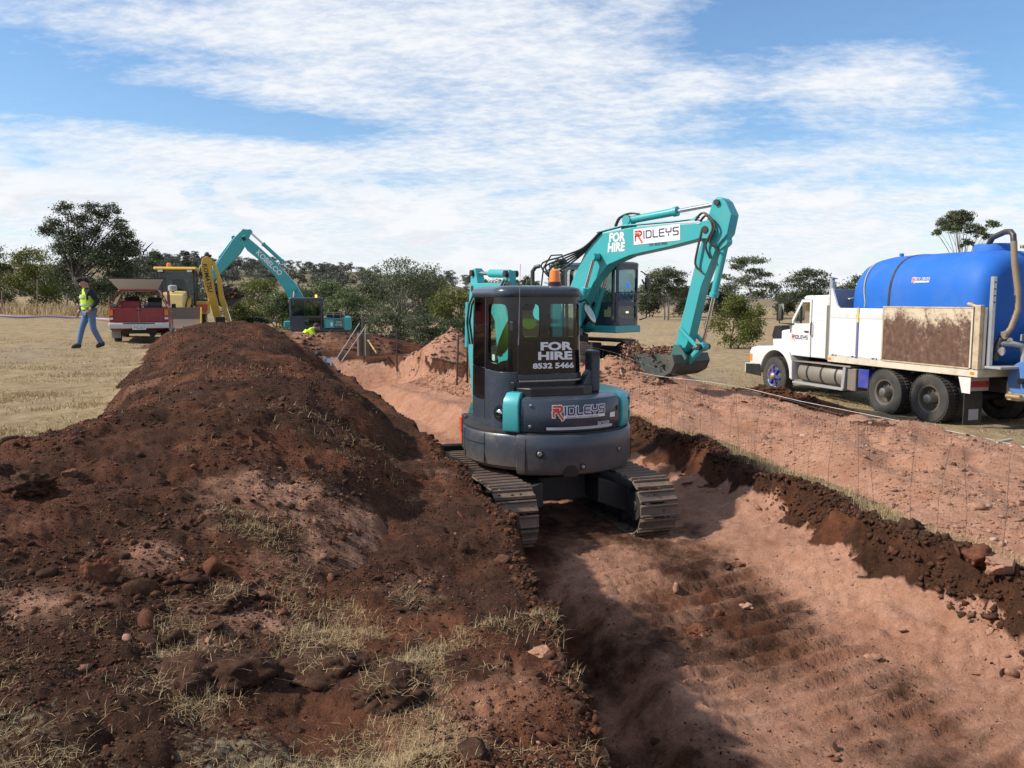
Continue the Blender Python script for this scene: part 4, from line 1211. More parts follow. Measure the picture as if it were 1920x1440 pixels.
# ---- the excavator with its arm raised over the spoil
BX = thing('excavator', 'teal excavator with raised arm tipping a wide bucket beside the trench', 'excavator', (1.2, 20.0, .95), R(-135))
t1, sh = build_track(BX, -.90, .50, -1.22, 1.22, .34, .34, .34, .33, .17, DARKFRAME, bars=3, h=.02)
t2, _ = build_track(BX, .90, .50, -1.22, 1.22, .34, .34, .34, .33, .17, DARKFRAME, sh)
b = MB(); b.box(-.66, .66, -.7, .7, .30, .60); b.lathe([(.62, .58), (.64, .60), (.64, .80), (.6, .82)], (0, 0, 0), 'z', 32)
b.build('undercarriage', DARKFRAME, BX, bevel=.03)
plan = [(1.16, 1.02), (.42, 1.02), (.42, .25), (-.10, .25), (-.10, -.05), (-1.16, -.05)] + [(1.20 * math.sin(R(t)), -.12 - 1.18 * math.cos(R(t))) for t in range(-88, 90, 8)]
MB().prism(plan, .80, .98, 'z').build('upper_frame', CHAR, BX, bevel=.02)
house = MB().prism([(x * .985, y * .985) for x, y in plan], .985, 1.86, 'z').build('body', TEAL, BX, bevel=.07, seg=4)
MB().prism([(1.19 * math.sin(R(t)) * 1.02, -.12 - 1.18 * math.cos(R(t)) * 1.02) for t in range(-70, 71, 7)] + [(.8, -.5), (-.8, -.5)], .84, 1.45, 'z').build('counterweight', CHAR, BX, bevel=.05, seg=3)
for y0, y1 in ((-.42, .10), (.13, .60), (.63, .98)):
    MB().box(1.130, 1.150, y0, y1, 1.05, 1.74).build('side_door', TEAL, BX, bevel=.012)
MB().box(1.149, 1.156, .66, .94, 1.1, 1.2).build('door_vent', BLACK, BX)
logo(house, lambda x, y, l=0: (1.152 + l, -.40 + x, 1.48 + y), .10, 'board', LOGODARK)
b = MB(); b.box(.2, 1.0, -.95, -.2, 1.85, 1.96); b.build('engine_cover', TEAL, BX, bevel=.05)
cabB, ptB, mkB = big_cab(BX, -1.12, -.20, -.15, 1.46, 1.03, 2.42, 1.52, TEAL)
w = MB()
for k in range(2):
    w.box(-1.02, -.30, 1.468, 1.488, 1.62 + .16 * k, 1.645 + .16 * k)
w.build('screen_bar', BLACK, cabB)
BW = .16
boomB = side_profile(BX, 'boom', [(.18, 1.05), (.30, 1.55), (.60, 2.15), (.98, 2.78), (1.38, 3.10), (2.2, 3.19), (3.2, 3.20), (4.02, 3.18), (4.20, 3.08), (4.12, 2.90), (4.0, 2.86), (3.2, 2.72), (2.2, 2.58), (1.62, 2.40), (1.22, 2.02), (.80, 1.35), (.58, .98), (.36, .92)], .12 - BW, .12 + BW, TEAL, .025)
boomB.location = (0, 0, 0)
armB = side_profile(BX, 'arm', [(4.24, 3.62), (4.42, 3.64), (4.52, 3.56), (4.66, 3.30), (4.58, 2.92), (4.36, 2.70), (4.02, 1.9), (3.72, .72), (3.60, .52), (3.46, .55), (3.42, .72), (3.66, 1.6), (3.92, 2.6), (4.02, 2.88), (4.10, 3.2)], .12 - .15, .12 + .15, TEAL, .02)
for sx in (-1, 1):
    MB().prism([(3.92, 2.86), (4.02, 3.20), (4.22, 3.22), (4.30, 3.02), (4.22, 2.84)], .12 + sx * .205 - .02, .12 + sx * .205 + .02, 'x').build('boom_cheek', TEAL, BX, bevel=.012)
for (y, z, r, hw) in ((4.12, 3.03, .07, .25), (1.34, 2.58, .085, .30), (.42, 1.10, .08, .30), (3.53, .62, .055, .24), (4.34, 3.55, .06, .2)):
    MB().tube([(.12 - hw, y, z), (.12 + hw, y, z)], r, 18).build('pin', DARKFRAME, BX)
cylinder_pair(BX, 'boom_cylinder', (.78, 1.02), (1.34, 2.58), .56, .075, (.12 - .31, .12 + .31))
cylinder_pair(BX, 'arm_cylinder', (2.05, 3.36), (4.34, 3.55), .55, .085, (.12,))
MB().prism([(1.90, 3.17), (2.22, 3.18), (2.12, 3.44), (2.0, 3.44)], .02, .22, 'x').build('cylinder_bracket', TEAL, BX, bevel=.015)
cylinder_pair(BX, 'bucket_cylinder', (4.46, 2.78), (3.98, .66), .52, .075, (.12,))
MB().prism([(4.30, 2.74), (4.56, 2.90), (4.52, 2.70), (4.40, 2.62)], .02, .22, 'x').build('cylinder_bracket', TEAL, BX, bevel=.012)
for sx in (-1, 1):
    MB().tube([(.12 + sx * .19, 3.56, 1.02), (.12 + sx * .19, 3.98, .66)], .045, 8).build('link', TEAL, BX)
MB().tube([(.12 - .22, 3.98, .66), (.12 + .22, 3.98, .66)], .065, 16).build('pin', DARKFRAME, BX)
MB().tube([(.12, 3.98, .66), (.12, 3.66, .34)], .075, 10).build('link', TEAL, BX)
outer = [(2.62, .52), (2.66, .30), (2.84, .10), (3.12, .015), (3.42, .03), (3.64, .15), (3.72, .34), (3.66, .50)]
inner = [(2.64, .52), (2.70, .32), (2.86, .13), (3.12, .045), (3.40, .06), (3.60, .17), (3.68, .34), (3.63, .50)]
bkB = bucket(BX, outer, inner, .66, BUCKETSTEEL, BUCKETSTEEL, ([(3.36, .44), (3.46, .70), (3.60, .70), (3.78, .44), (3.70, .28), (3.60, .14), (3.5, .3)], (-.06, .30)))
for o_ in [bkB]:
    o_.location = (.06, 0, 0)
hoses(BX, [[(.34, 4.0, 3.20), (.36, 4.16, 3.30), (.36, 4.30, 3.05), (.34, 4.14, 2.72), (.32, 4.24, 2.45)],
           [(.36, 3.9, 3.22), (.38, 4.10, 3.36), (.38, 4.36, 3.1), (.36, 4.24, 2.78), (.34, 4.40, 2.66)],
           [(.34, 4.05, 3.05), (.36, 3.98, 2.7), (.36, 3.92, 2.35), (.34, 4.05, 2.2)],
           [(-.10, 4.0, 3.20), (-.12, 4.2, 3.26), (-.12, 4.3, 2.95), (-.1, 4.16, 2.6)]], .024)
hoses(BX, [[(.20 + .05 * k, .30, 1.9), (.30 + .10 * k, .12 - .04 * k, 2.22 + .05 * k), (.34 + .05 * k, .50, 2.42 + .05 * k), (.28 + .02 * k, .95, 2.72 + .02 * k), (.24 + .02 * k, 1.4, 3.13)] for k in range(5)], .020)
for k in range(3):
    MB().tube([(.20 + .05 * k, 1.3, 3.13), (.20 + .05 * k, 2.0, 3.235), (.20 + .05 * k, 3.3, 3.245), (.24 + .05 * k, 3.75, 3.26), (.30, 3.95, 3.33 - .05 * k)], .018, 6).build('pipe', TEAL, BX)
hoses(BX, [[(.18 + .05 * k, 1.75, 3.24), (.16 + .05 * k, 1.85, 3.42), (.14 + .04 * k, 2.1, 3.50), (.13 + .03 * k, 2.35, 3.47)] for k in range(2)], .02)
xr = .12 + BW + .004
lettering('lettering', 'FOR\nHIRE', .27, STICKER, boomB, lambda x, y: (xr, 1.84 + x * .98 + .06 * y, 2.88 + y * .98 + .02 * x), xs=.85, bold=.012, line=.82)
logo(boomB, lambda x, y, l=0: (xr + l, 2.36 + x - .04 * y, 2.93 + y + .04 * x), .145, 'board', LOGODARK)
lettering('lettering', 'PH. 8532 5466', .075, LOGODARK, boomB, lambda x, y: (xr + .006, 2.95 + x, 2.80 + y + .04 * x), bold=.002)
# handrail, mirrors, aerials
b = MB(); b.tube([(1.05, .98, 1.85), (1.05, .98, 2.50), (1.03, .90, 2.62), (1.0, .55, 2.62), (.98, .30, 2.35), (.98, .22, 1.86)], .018, 8)
b.build('handrail', BLACK, BX)
MB().tube([(1.12, 1.0, 1.86), (1.20, 1.06, 2.3), (1.22, 1.05, 2.42)], .014, 8).build('mirror_arm', BLACK, BX)
MB().ball((1.18, 1.06, 2.46), (.14, .05, .07), 14, 8).build('mirror', BLACK, BX)
MB().tube([(-1.13, 1.46, 1.15), (-1.18, 1.62, 1.20), (-1.18, 1.64, 1.9), (-1.14, 1.50, 2.1)], .018, 8).build('handrail', BLACK, BX)
MB().tube([(-1.12, 1.48, 2.3), (-1.22, 1.60, 2.2), (-1.22, 1.60, 2.15)], .014, 8).build('mirror_arm', BLACK, BX)
MB().obox((-1.23, 1.60, 2.0), (.16, .05, .28), (0, 0, 0)).build('mirror', BLACK, BX, bevel=.02)
MB().tube([(.5, -.5, 1.96), (.5, -.5, 2.30), (.48, -.42, 2.40), (.44, -.32, 2.42)], .05, 12).build('exhaust_pipe', POLYBLACK, BX)

# ---- the excavator working far down the trench
KX = thing('excavator', 'teal excavator far down the trench lifting a loaded bucket before the trees', 'excavator', (-11.2, 50, -.2), R(100))
t3, _ = build_track(KX, -1.15, .58, -1.5, 1.5, .42, .42, .42, .40, .30, DARKFRAME, singles=False)
t4, _ = build_track(KX, 1.15, .58, -1.5, 1.5, .42, .42, .42, .40, .30, DARKFRAME, singles=False)
for tr, x in ((t3, -1.15), (t4, 1.15)):
    q, n = oval(-1.5, 1.5, .42, .42, .42, .40, .2)
    b = MB()
    for (y, z, a) in q:
        b.obox((x, y, z), (.58, .188, .035), (a, 0, 0))
    o = b.build('track_shoe', TRACK, tr); o['kind'] = 'stuff'
b = MB(); b.box(-.8, .8, -.9, .9, .4, .75); b.lathe([(.7, .7), (.7, .95)], (0, 0, 0), 'z', 24); b.build('undercarriage', DARKFRAME, KX, bevel=.03)
MB().box(-1.35, 1.35, -1.45, 2.1, .86, 1.05).build('upper_frame', CHAR, KX, bevel=.03)
bodyK = MB().prism([(-1.40, 1.06), (.05, 1.06), (.05, 1.70), (-1.40, 1.62)], -1.34, 1.34, 'x').build('body', paint('teal_grey_paint', (.035, .19, .215), .4, dirt=.35), KX, bevel=.06, seg=3)
MB().prism([(-1.50, .92), (-1.50, 1.66), (-1.40, 1.74), (-1.10, 1.74), (-1.10, .92)], -1.37, 1.37, 'x').build('counterweight', TEAL, KX, bevel=.08, seg=3)
for x0, x1 in ((-1.02, -.56), (-.52, -.02)):
    MB().box(-1.362, -1.34, x0, x1, 1.10, 1.58).build('side_door', TEAL_OLD if x0 < -.9 else TEAL, KX, bevel=.015)
MB().box(-.9, .6, -1.0, -.1, 1.68, 1.86).build('engine_cover', DARKFRAME, KX, bevel=.06)
b = MB()
for y in (-.9, -.5, -.1):
    b.tube([(-1.25, y, 1.64), (-1.25, y, 1.98)], .02, 6)
b.tube([(-1.25, -.95, 1.98), (-1.25, -.05, 1.98)], .02, 6)
b.build('handrail', STEEL, KX)
MB().box(.55, 1.34, .9, 2.5, 1.06, 1.45).build('tool_box', TEAL, KX, bevel=.05)
cabK, ptK, mkK = big_cab(KX, -1.36, -.36, .10, 2.0, 1.06, 2.78, 1.75, CHAR)
V = [(-1.366, y, z) for y in (-.45, -.33) for z in (1.2, 1.42)]
MB().add(V, [(0, 1, 3, 2)]).build('sticker', STICKER, bodyK)
lettering('lettering', 'RIDLEYS\n8532 5466', .17, STICKER, bodyK, lambda x, y: (-1.367, -.80 - x * .55, 1.34 + y), line=.9)
boomK = side_profile(KX, 'boom', [(1.24, 1.45), (1.20, 2.3), (1.27, 2.9), (1.70, 3.7), (2.68, 4.82), (3.66, 5.75), (4.5, 6.5), (4.66, 6.42), (4.62, 5.95), (4.40, 5.6), (3.66, 4.98), (2.94, 4.22), (2.28, 3.2), (2.02, 2.5), (1.90, 1.5)], -.20, .25, TEAL, .03)
armK = side_profile(KX, 'arm', [(4.18, 6.62), (4.30, 6.82), (4.62, 6.86), (5.16, 6.30), (6.70, 4.02), (6.62, 3.80), (6.40, 3.76), (4.82, 5.42), (4.50, 5.95)], -.14, .20, TEAL, .025)
cylinder_pair(KX, 'boom_cylinder', (1.98, 1.35), (1.78, 3.35), .52, .10, (-.36, .42))
cylinder_pair(KX, 'arm_cylinder', (2.45, 5.0), (4.24, 6.7), .60, .11, (.02,))
cylinder_pair(KX, 'bucket_cylinder', (5.15, 6.34), (6.85, 4.0), .5, .10, (.02,))
for (y, z) in ((4.56, 6.28), (1.55, 1.65), (1.78, 3.35), (6.52, 3.88)):
    pin(KX, y, z, .11, .34)
MB().tube([(.02, 6.85, 4.0), (.02, 6.30, 3.45)], .07, 8).build('link', TEAL, KX)
MB().tube([(.24, 6.85, 4.0), (.24, 6.35, 4.30)], .06, 8).build('link', TEAL, KX)
outer = [(4.75, 3.15), (4.95, 2.72), (5.35, 2.36), (5.85, 2.28), (6.30, 2.55), (6.52, 3.0), (6.55, 3.5), (6.4, 3.75)]
inner = [(4.80, 3.15), (5.0, 2.76), (5.38, 2.42), (5.83, 2.34), (6.25, 2.59), (6.46, 3.0), (6.48, 3.5), (6.35, 3.72)]
bucket(KX, outer, inner, .60, paint('worn_bucket_steel', (.06, .055, .055), .5, dirt=.6, dcol=(.16, .10, .07)), DARKFRAME, ([(6.20, 3.2), (6.35, 3.85), (6.62, 3.85), (6.66, 3.4)], (-.12, .2)))
lettering('lettering', 'KOBELCO', .42, STICKER, boomK, lambda x, y: (-.204, 3.18 - x * .70 - y * .70, 4.88 - x * .70 + y * .70), bold=.01)
bK = MB().lathe([(.06, 2.86), (.06, 3.0), (.02, 3.04)], (-.75, .5, 0), 'z', 12).build('beacon', AMBERLIT, KX)
# ------------------------------------------------------------------ the water truck
TK = thing('water_truck', 'white bonneted truck carrying a big blue water tank behind rusty and white side boards', 'truck', (9.96, 17.76, float(base(np.array([9.0]), np.array([19.0]))[0]) - .02), R(17.4))
def tyre_prof(r, w, ri):
    return [(ri, -w * .40), (ri + .03, -w * .46), (r * .80, -w * .5), (r * .93, -w * .48), (r * .985, -w * .40), (r, -w * .30), (r, w * .30), (r * .985, w * .40), (r * .93, w * .48), (r * .80, w * .5), (ri + .03, w * .46), (ri, w * .40)]
def road_wheel(root, x, y, r, w, side, rim_mat, hub_mat, ri=.29, dish=-.10, front=False, lugs=True):
    """side -1: outer face looks to -x. rim > tyre, hub, nuts"""
    o = side
    b = MB()
    rings = [(ri, -w * .42 * 1), (ri + .012, -w * .44), (ri - .03, -w * .40), (ri - .05, dish * 1.0 if not front else -w * .30), (ri * .62, dish if not front else -w * .36), (.001, dish if not front else -w * .36)]
    prof = [(rr, x - o * hh * 1.0 if False else x + o * (-hh)) for rr, hh in rings]
    V, F, n = [], [], 36
    for rr, xx in prof:
        for k in range(n):
            a = 2 * math.pi * k / n
            V.append((xx, y + rr * math.cos(a), r + rr * math.sin(a)))
    for i in range(len(prof) - 1):
        for k in range(n):
            F.append((i * n + k, i * n + (k + 1) % n, (i + 1) * n + (k + 1) % n, (i + 1) * n + k))
    b.add(V, F)
    wh = b.build('wheel', rim_mat, root)
    tb = MB().lathe([(rr, hh) for rr, hh in tyre_prof(r, w, ri)], (x, y, r), 'x', 44, cap=False)
    ty = tb.build('tyre', TYRE, wh, sharp=30)
    if lugs:
        tl = MB()
        for k in range(44):
            a = 2 * math.pi * k / 44
            for sg in (-1, 1):
                tl.obox((x + sg * w * .30, y + (r + .002) * math.cos(a), r + (r + .002) * math.sin(a)), (w * .34, .045, .02), (a - math.pi / 2, 0, 0))
        tl.build('tread', TYRE, wh)['kind'] = 'stuff'
    xo = x + o * (-(dish if not front else -w * .36)) * 1.0
    hb = MB()
    if front:
        hb.tube([(xo, y, r), (xo + o * .10, y, r), (xo + o * .13, y, r)], [.10, .085, .05], 18)
    else:
        hb.tube([(xo, y, r), (xo + o * .16, y, r), (xo + o * .20, y, r), (xo + o * .215, y, r)], [.115, .105, .09, .04], 20)
    hb.build('hub', hub_mat, wh)
    for k in range(8):
        a = 2 * math.pi * k / 8
        MB().tube([(xo, y + .17 * math.cos(a), r + .17 * math.sin(a)), (xo + o * .035, y + .17 * math.cos(a), r + .17 * math.sin(a))], .017, 6).build('wheel_nut', STEEL, wh)
    if front:
        for k in range(6):
            a = 2 * math.pi * k / 6 + .2
            MB().obox((xo + o * .03, y + .175 * math.cos(a), r + .175 * math.sin(a)), (.06, .19, .075), (a, 0, 0)).build('spoke', BLUEPAINT, wh, bevel=.012)
        MB().lathe([(ri - .02, -w * .40), (ri + .022, -w * .47), (ri + .022, -w * .40)][::-1] if o < 0 else [(ri - .02, w * .40), (ri + .022, w * .47), (ri + .022, w * .40)], (x, y, r), 'x', 36, cap=False).build('rim_ring', CHROME, wh)
    return wh
RIM = paint('dusty_steel_rim', (.13, .115, .10), .55, metal=.3, dirt=.7, dcol=(.16, .12, .09), scale=6)
for sgn in (-1, 1):
    for y in (0, 1.3):
        road_wheel(TK, sgn * 1.085, y, .52, .27, sgn, RIM, STEEL, dish=.02)
        road_wheel(TK, sgn * .775, y, .52, .27, sgn, RIM, STEEL, dish=.02, lugs=False)
    road_wheel(TK, sgn * 1.075, 5.45, .52, .29, sgn, RIM, BRASS, front=True)
for y in (0, 1.3, 5.45):
    MB().cyl((-.95, y, .52), (.95, y, .52), .085, n=12).build('axle', DARKFRAME, TK)
for x in (-.42, .42):
    MB().box(x - .045, x + .045, -1.3, 6.4, .74, 1.02).build('chassis_rail', DARKFRAME, TK, bevel=.01)
for y in (-.9, .65, 2.2, 3.6, 5.0):
    MB().box(-.374, .374, y - .06, y + .06, .78, .96).build('cross_member', DARKFRAME, TK)
# tray
tray = MB().box(-1.235, 1.235, -1.22, 3.24, 1.075, 1.225).build('tray', CREAM, TK, bevel=.012)
for y in (-.6, .6, 1.8, 3.0):
    MB().box(-1.1, 1.1, y - .05, y + .05, .995, 1.074).build('bearer', DARKFRAME, tray)
for y in (-1.10, 3.16):
    MB().box(-1.240, -1.2355, y - .05, y + .05, 1.12, 1.18).build('marker_light', AMBERSOLID, tray)
for (y0, y1) in ((1.42, 2.24), (2.26, 3.18)):
    p = MB().box(-1.235, -1.185, y0, y1, 1.25, 2.40).build('side_board', WHITE, TK, bevel=.008)
    MB().box(-1.242, -1.236, y0 + .01, y1 - .01, 2.16, 2.26).build('board_shade_strip', WHITE_OLD, p)  # duller white strip put in for the shade line across the boards
for y in (1.62, 2.3, 3.0):
    MB().tube([(-1.25, y - .08, 1.262), (-1.26, y, 1.29), (-1.25, y + .08, 1.262)], .022, 8).build('board_latch', WHITE_OLD, TK)
MB().box(-1.238, -1.17, 1.40, 3.2, 1.227, 1.248).build('board_rail', WHITE_OLD, TK)
rb = MB().box(-1.250, -1.195, -1.02, 1.36, 1.26, 2.42).build('side_board', RUSTY, TK, bevel=.008)
MB().box(-1.257, -1.190, -1.06, 1.40, 2.421, 2.455).build('board_edge', RUSTY_EDGE, rb, bevel=.008)
MB().box(-1.257, -1.190, 1.362, 1.40, 1.25, 2.42).build('board_edge', RUSTY_EDGE, rb, bevel=.006)
MB().box(-1.257, -1.190, -1.06, -1.022, 1.25, 2.42).build('board_edge', CREAM, rb, bevel=.006)
MB().box(-1.252, -1.190, -1.02, 1.36, 1.228, 1.258).build('board_edge', RUSTY_EDGE, rb)
MB().box(-1.255, -1.16, -1.23, -1.09, 1.23, 2.50).build('corner_post', RUSTY_EDGE, TK, bevel=.012)
MB().box(-1.15, -1.08, -1.24, -1.16, 1.23, 2.45).build('corner_post', CREAM, TK, bevel=.01)
MB().tube([(-1.22, -1.10, 2.47), (-1.22, -.90, 2.52), (-1.12, -.9, 2.52)], .03, 8).build('latch_bar', RUSTY_EDGE, TK)
for xb in (1.20,):
    MB().box(1.185, 1.235, -1.1, 3.18, 1.24, 2.42).build('side_board', WHITE_OLD, TK)
# headboard
MB().box(-1.22, 1.22, 3.20, 3.26, 1.23, 2.86).build('headboard', GREYSHEET, TK, bevel=.01)
MB().box(-1.22, 1.22, 3.262, 3.285, 1.23, 2.86).build('headboard', WHITE, TK, bevel=.01)
for x in (-1.205, 1.205):
    MB().prism([(3.199, 1.24), (3.199, 2.88), (3.17, 2.88), (2.98, 2.46), (2.90, 2.41), (2.90, 1.24)], x - .028, x + .028, 'x').build('headboard_wing', WHITE, TK, bevel=.006)
MB().tube([(-.75, 3.19, 2.62), (-.75, 3.12, 2.62), (-.45, 3.12, 2.66), (-.45, 3.12, 2.76)], .018, 6).build('hook_rail', WHITE_OLD, TK)
# cab
def plate_ring(outer, inner, xo, xi):
    n = len(outer); b = MB()
    V = [(xo, *p) for p in outer] + [(xo, *p) for p in inner] + [(xi, *p) for p in inner] + [(xi, *p) for p in outer]
    F = []
    for k in range(n):
        j = (k + 1) % n
        for a in range(4):
            c_ = (a + 1) % 4
            F.append((a * n + k, a * n + j, c_ * n + j, c_ * n + k))
    return b.add(V, F)
cabT = MB().prism([(3.34, 1.12), (4.03, 1.12), (4.03, 2.62), (4.0, 2.70), (3.42, 2.72), (3.34, 2.66)], -1.14, 1.14, 'x').build('cab', WHITE, TK, bevel=.03, seg=3)
for z in (1.34, 1.72, 1.90, 2.08, 2.24):
    MB().box(-1.1455, -1.141, 3.37, 4.02, z - .008, z + .008).build('panel_rib', WHITE, cabT, bevel=.003)
MB().prism([(4.032, 2.60), (4.40, 2.605), (4.46, 2.63), (4.30, 2.70), (4.032, 2.71)], -1.12, 1.12, 'x').build('roof', WHITE, cabT, bevel=.02, seg=3)
out_ = [(4.05, 1.13), (4.87, 1.13), (4.93, 1.95), (4.44, 2.60), (4.05, 2.60)]
inn_ = [(4.11, 1.99), (4.70, 1.97), (4.80, 1.99), (4.40, 2.53), (4.11, 2.53)]
for xs in (-1, 1):
    d = plate_ring(out_, inn_, xs * 1.145, xs * 1.10).build('door', WHITE, TK, bevel=.006)
    MB().add([(xs * 1.12, *p) for p in inn_], [(0, 1, 2, 3, 4)]).build('door_window', CLEAR, d)
    MB().box(xs * 1.132 - .012, xs * 1.132 + .012, 4.47, 4.50, 1.98, 2.44).build('quarter_bar', BLACK, d)
    MB().obox((xs * 1.15, 4.86, 1.955), (.03, .28, .03), (R(-4), 0, 0)).build('sill_trim', BLACK, d)
    MB().box(xs * 1.16 - .012, xs * 1.16 + .012, 4.12, 4.28, 1.76, 1.795).build('door_handle', BLACK, d, bevel=.006)
    if xs < 0:
        logo(d, lambda x, y, l=0: (-1.147 - l, 4.80 - x, 1.58 + y), .085, None, LOGOBLUE)
    MB().tube([(xs * 1.17, 3.99, 2.02), (xs * 1.20, 3.97, 1.98), (xs * 1.20, 3.97, 1.72), (xs * 1.17, 3.99, 1.68)], .018, 8).build('grab_handle', BLACK, TK)
MB().box(-1.09, 1.09, 4.04, 4.86, 1.10, 1.128).build('floor', DARKFRAME, cabT)
MB().box(-1.09, 1.09, 4.80, 4.90, 1.13, 1.96).build('firewall', WHITE, cabT)
MB().add([(-1.08, 4.92, 1.965), (1.08, 4.92, 1.965), (1.08, 4.45, 2.60), (-1.08, 4.45, 2.60)], [(0, 1, 2, 3)]).build('windscreen', CLEAR, cabT)
b = MB(); b.box(-.85, -.35, 4.05, 4.50, 1.13, 1.62); b.box(-.85, -.35, 4.04, 4.14, 1.62, 2.25); b.build('seat', SEAT, cabT, bevel=.04)
MB().prism([(4.36, 2.605), (4.66, 2.57), (4.66, 2.60), (4.36, 2.66)], -1.12, 1.12, 'x').build('sun_visor', BLACK, TK, bevel=.006)
MB().prism([(4.91, 1.12), (6.38, 1.10), (6.42, 1.48), (6.30, 1.70), (5.3, 1.84), (4.91, 1.96)], -.62, .62, 'x').build('bonnet', WHITE, TK, bevel=.05, seg=3)
MB().prism([(5.98, 1.50), (6.40, 1.48), (6.44, 1.60), (6.33, 1.86), (6.0, 1.88)], -.64, .64, 'x').build('grille_cover', BLACK, TK, bevel=.03)
MB().prism([(5.20, 1.62), (5.42, 1.20), (5.47, 1.22), (5.30, 1.68)], -.632, -.605, 'x').build('bonnet_vent', REDLENS, TK)
arch = [(5.45 + .66 * math.cos(R(a)), .56 + .66 * math.sin(R(a))) for a in range(8, 190, 7)]
for xs in (-1, 1):
    gd = MB().prism([(6.60, .66), (6.64, 1.12), (6.56, 1.24), (6.30, 1.30), (5.1, 1.31), (4.86, 1.24), (4.70, .98), (4.68, .48)] + arch[::-1], xs * .63, xs * 1.21, 'x').build('mudguard', WHITE, TK, bevel=.02, seg=3)
    MB().lathe([(.655, xs * .60 if xs > 0 else xs * 1.17), (.655, xs * 1.17 if xs > 0 else xs * .60)], (0, 5.45, .56), 'x', 24) if False else None
    MB().box(xs * 1.05 - .10, xs * 1.05 + .12 * (xs > 0) + .0 + .0, 6.645, 6.66, .95, 1.14).build('headlight', CLEAR if False else STEEL, gd)
    MB().box(min(xs * 1.212, xs * 1.216), max(xs * 1.212, xs * 1.216), 6.50, 6.62, .86, 1.06).build('indicator', AMBERSOLID, gd)
bp = MB().prism([(6.56, .50), (6.86, .50), (6.86, .78), (6.56, .80)], -1.22, 1.22, 'x').build('bumper', WHITE, TK, bevel=.02)
MB().prism([(6.02, .46), (6.80, .49), (6.80, .77), (6.10, .80)], -1.228, -1.222, 'x').build('bumper_end', BLACK, bp)
MB().box(-.6, .6, 5.0, 6.4, .55, 1.05).build('engine_block', DARKFRAME, TK, bevel=.05)
# mirrors
for xs in (-1, 1):
    MB().tube([(xs * 1.12, 4.75, 2.60), (xs * 1.45, 4.95, 2.58), (xs * 1.45, 4.95, 1.98), (xs * 1.15, 4.80, 1.96)], .016, 8).build('mirror_arm', BLACK, TK)
    MB().box(xs * 1.45 - .10, xs * 1.45 + .10, 4.90, 4.96, 2.04, 2.52).build('mirror', BLACK, TK, bevel=.03)
    MB().box(xs * 1.45 - .085, xs * 1.45 + .085, 4.889, 4.899, 2.07, 2.49).build('mirror_glass', MIRROR, TK)
# exhaust
ex = MB().tube([(-1.13, 3.30, 1.12), (-1.13, 3.30, 2.46)], .105, 20).build('muffler', paint('muffler_grey', (.20, .185, .165), .55, metal=.4, dirt=.4, scale=8), TK)
MB().tube([(-1.13, 3.30, 2.46), (-1.13, 3.30, 2.60), (-1.13, 3.30, 2.68)], [.075, .075, .062], 16).build('exhaust_pipe', RUSTY_EDGE, ex)
MB().tube([(-1.13, 3.30, 2.681), (-1.13, 3.30, 3.10)], .062, 16).build('exhaust_stack', GALV, ex)
MB().obox((-1.13, 3.28, 3.125), (.15, .17, .02), (R(12), 0, 0)).build('rain_flap', STEEL, ex)
# fuel tank with step, blue box
ft = MB().tube([(-.86, 2.72, .72), (-.86, 2.76, .72), (-.86, 4.50, .72), (-.86, 4.54, .72)], [.26, .285, .285, .26], 28).build('fuel_tank', paint('grey_tank_metal', (.26, .235, .20), .5, metal=.35, dirt=.6, dcol=(.20, .16, .12), scale=3), TK)
for y in (3.05, 3.60, 4.15):
    MB().lathe([(.288, y - .035), (.294, y - .03), (.294, y + .03), (.288, y + .035)], (-.86, 0, .72), 'y', 28).build('tank_strap', DARKFRAME, ft)
MB().prism([(2.45, .98), (4.60, .98), (4.60, 1.00), (2.45, 1.02)], -1.20, -.60, 'x').build('step_plate', paint('grey_step', (.24, .22, .19), .6, dirt=.5), TK, bevel=.006)
MB().box(-1.20, -1.05, 2.70, 4.66, .40, .46).build('step_bar', GREYSHEET, TK, bevel=.01)
MB().prism([(2.68, .44), (2.78, .44), (2.72, .98), (2.62, .98)], -1.19, -.95, 'x').build('step_bracket', GREYSHEET, TK, bevel=.008)
MB().box(-1.16, -.55, 2.30, 2.60, .42, .96).build('battery_box', paint('brown_grey_box', (.17, .145, .12), .6, dirt=.6), TK, bevel=.03)
MB().box(-1.12, -.55, 1.92, 2.27, .52, .97).build('tool_box', BLUEPAINT, TK, bevel=.02)
MB().cyl((.4, 3.8, .62), (.4, 4.5, .62), .26, n=20).build('air_tank', DARKFRAME, TK)
# water tank
def tank_ring(y, k, zc=2.42, hw=1.14, hh=1.20, n=56, p=2.9, lift=0.0):
    out = []
    for i in range(n):
        a = 2 * math.pi * i / n
        c_, s_ = math.cos(a), math.sin(a)
        r = (abs(c_) ** p + abs(s_) ** p) ** (-1 / p)
        out.append((hw * k * r * c_ + lift * c_, y, zc + (hh * k * r * s_ + lift * s_)))
    return out
stations = [(-1.10, .02), (-1.10, .45), (-1.09, .70), (-1.06, .82), (-.98, .90), (-.86, .955), (-.70, .985), (-.45, 1.0), (.5, 1.0), (1.6, 1.0), (2.05, .99), (2.35, .955), (2.58, .90), (2.76, .81), (2.88, .68), (2.95, .50), (2.98, .28), (2.985, .02)]
tank = MB().loft([tank_ring(y, k) for y, k in stations]).build('water_tank', TANKBLUE, TK, sharp=60)
for y in (.22, 1.36):
    b = MB().loft([tank_ring(y + d, 1.0, lift=l) for d, l in ((-.035, .002), (-.03, .010), (.03, .010), (.035, .002))], cap=False)
    if y > 1: b.build('tank_band', POLYBLACK, tank)
MB().lathe([(.40, 3.56), (.40, 3.70), (.385, 3.74), (.34, 3.755)], (0, -.32, 0), 'z', 36).build('manhole', TANKBLUE, tank, sharp=50)
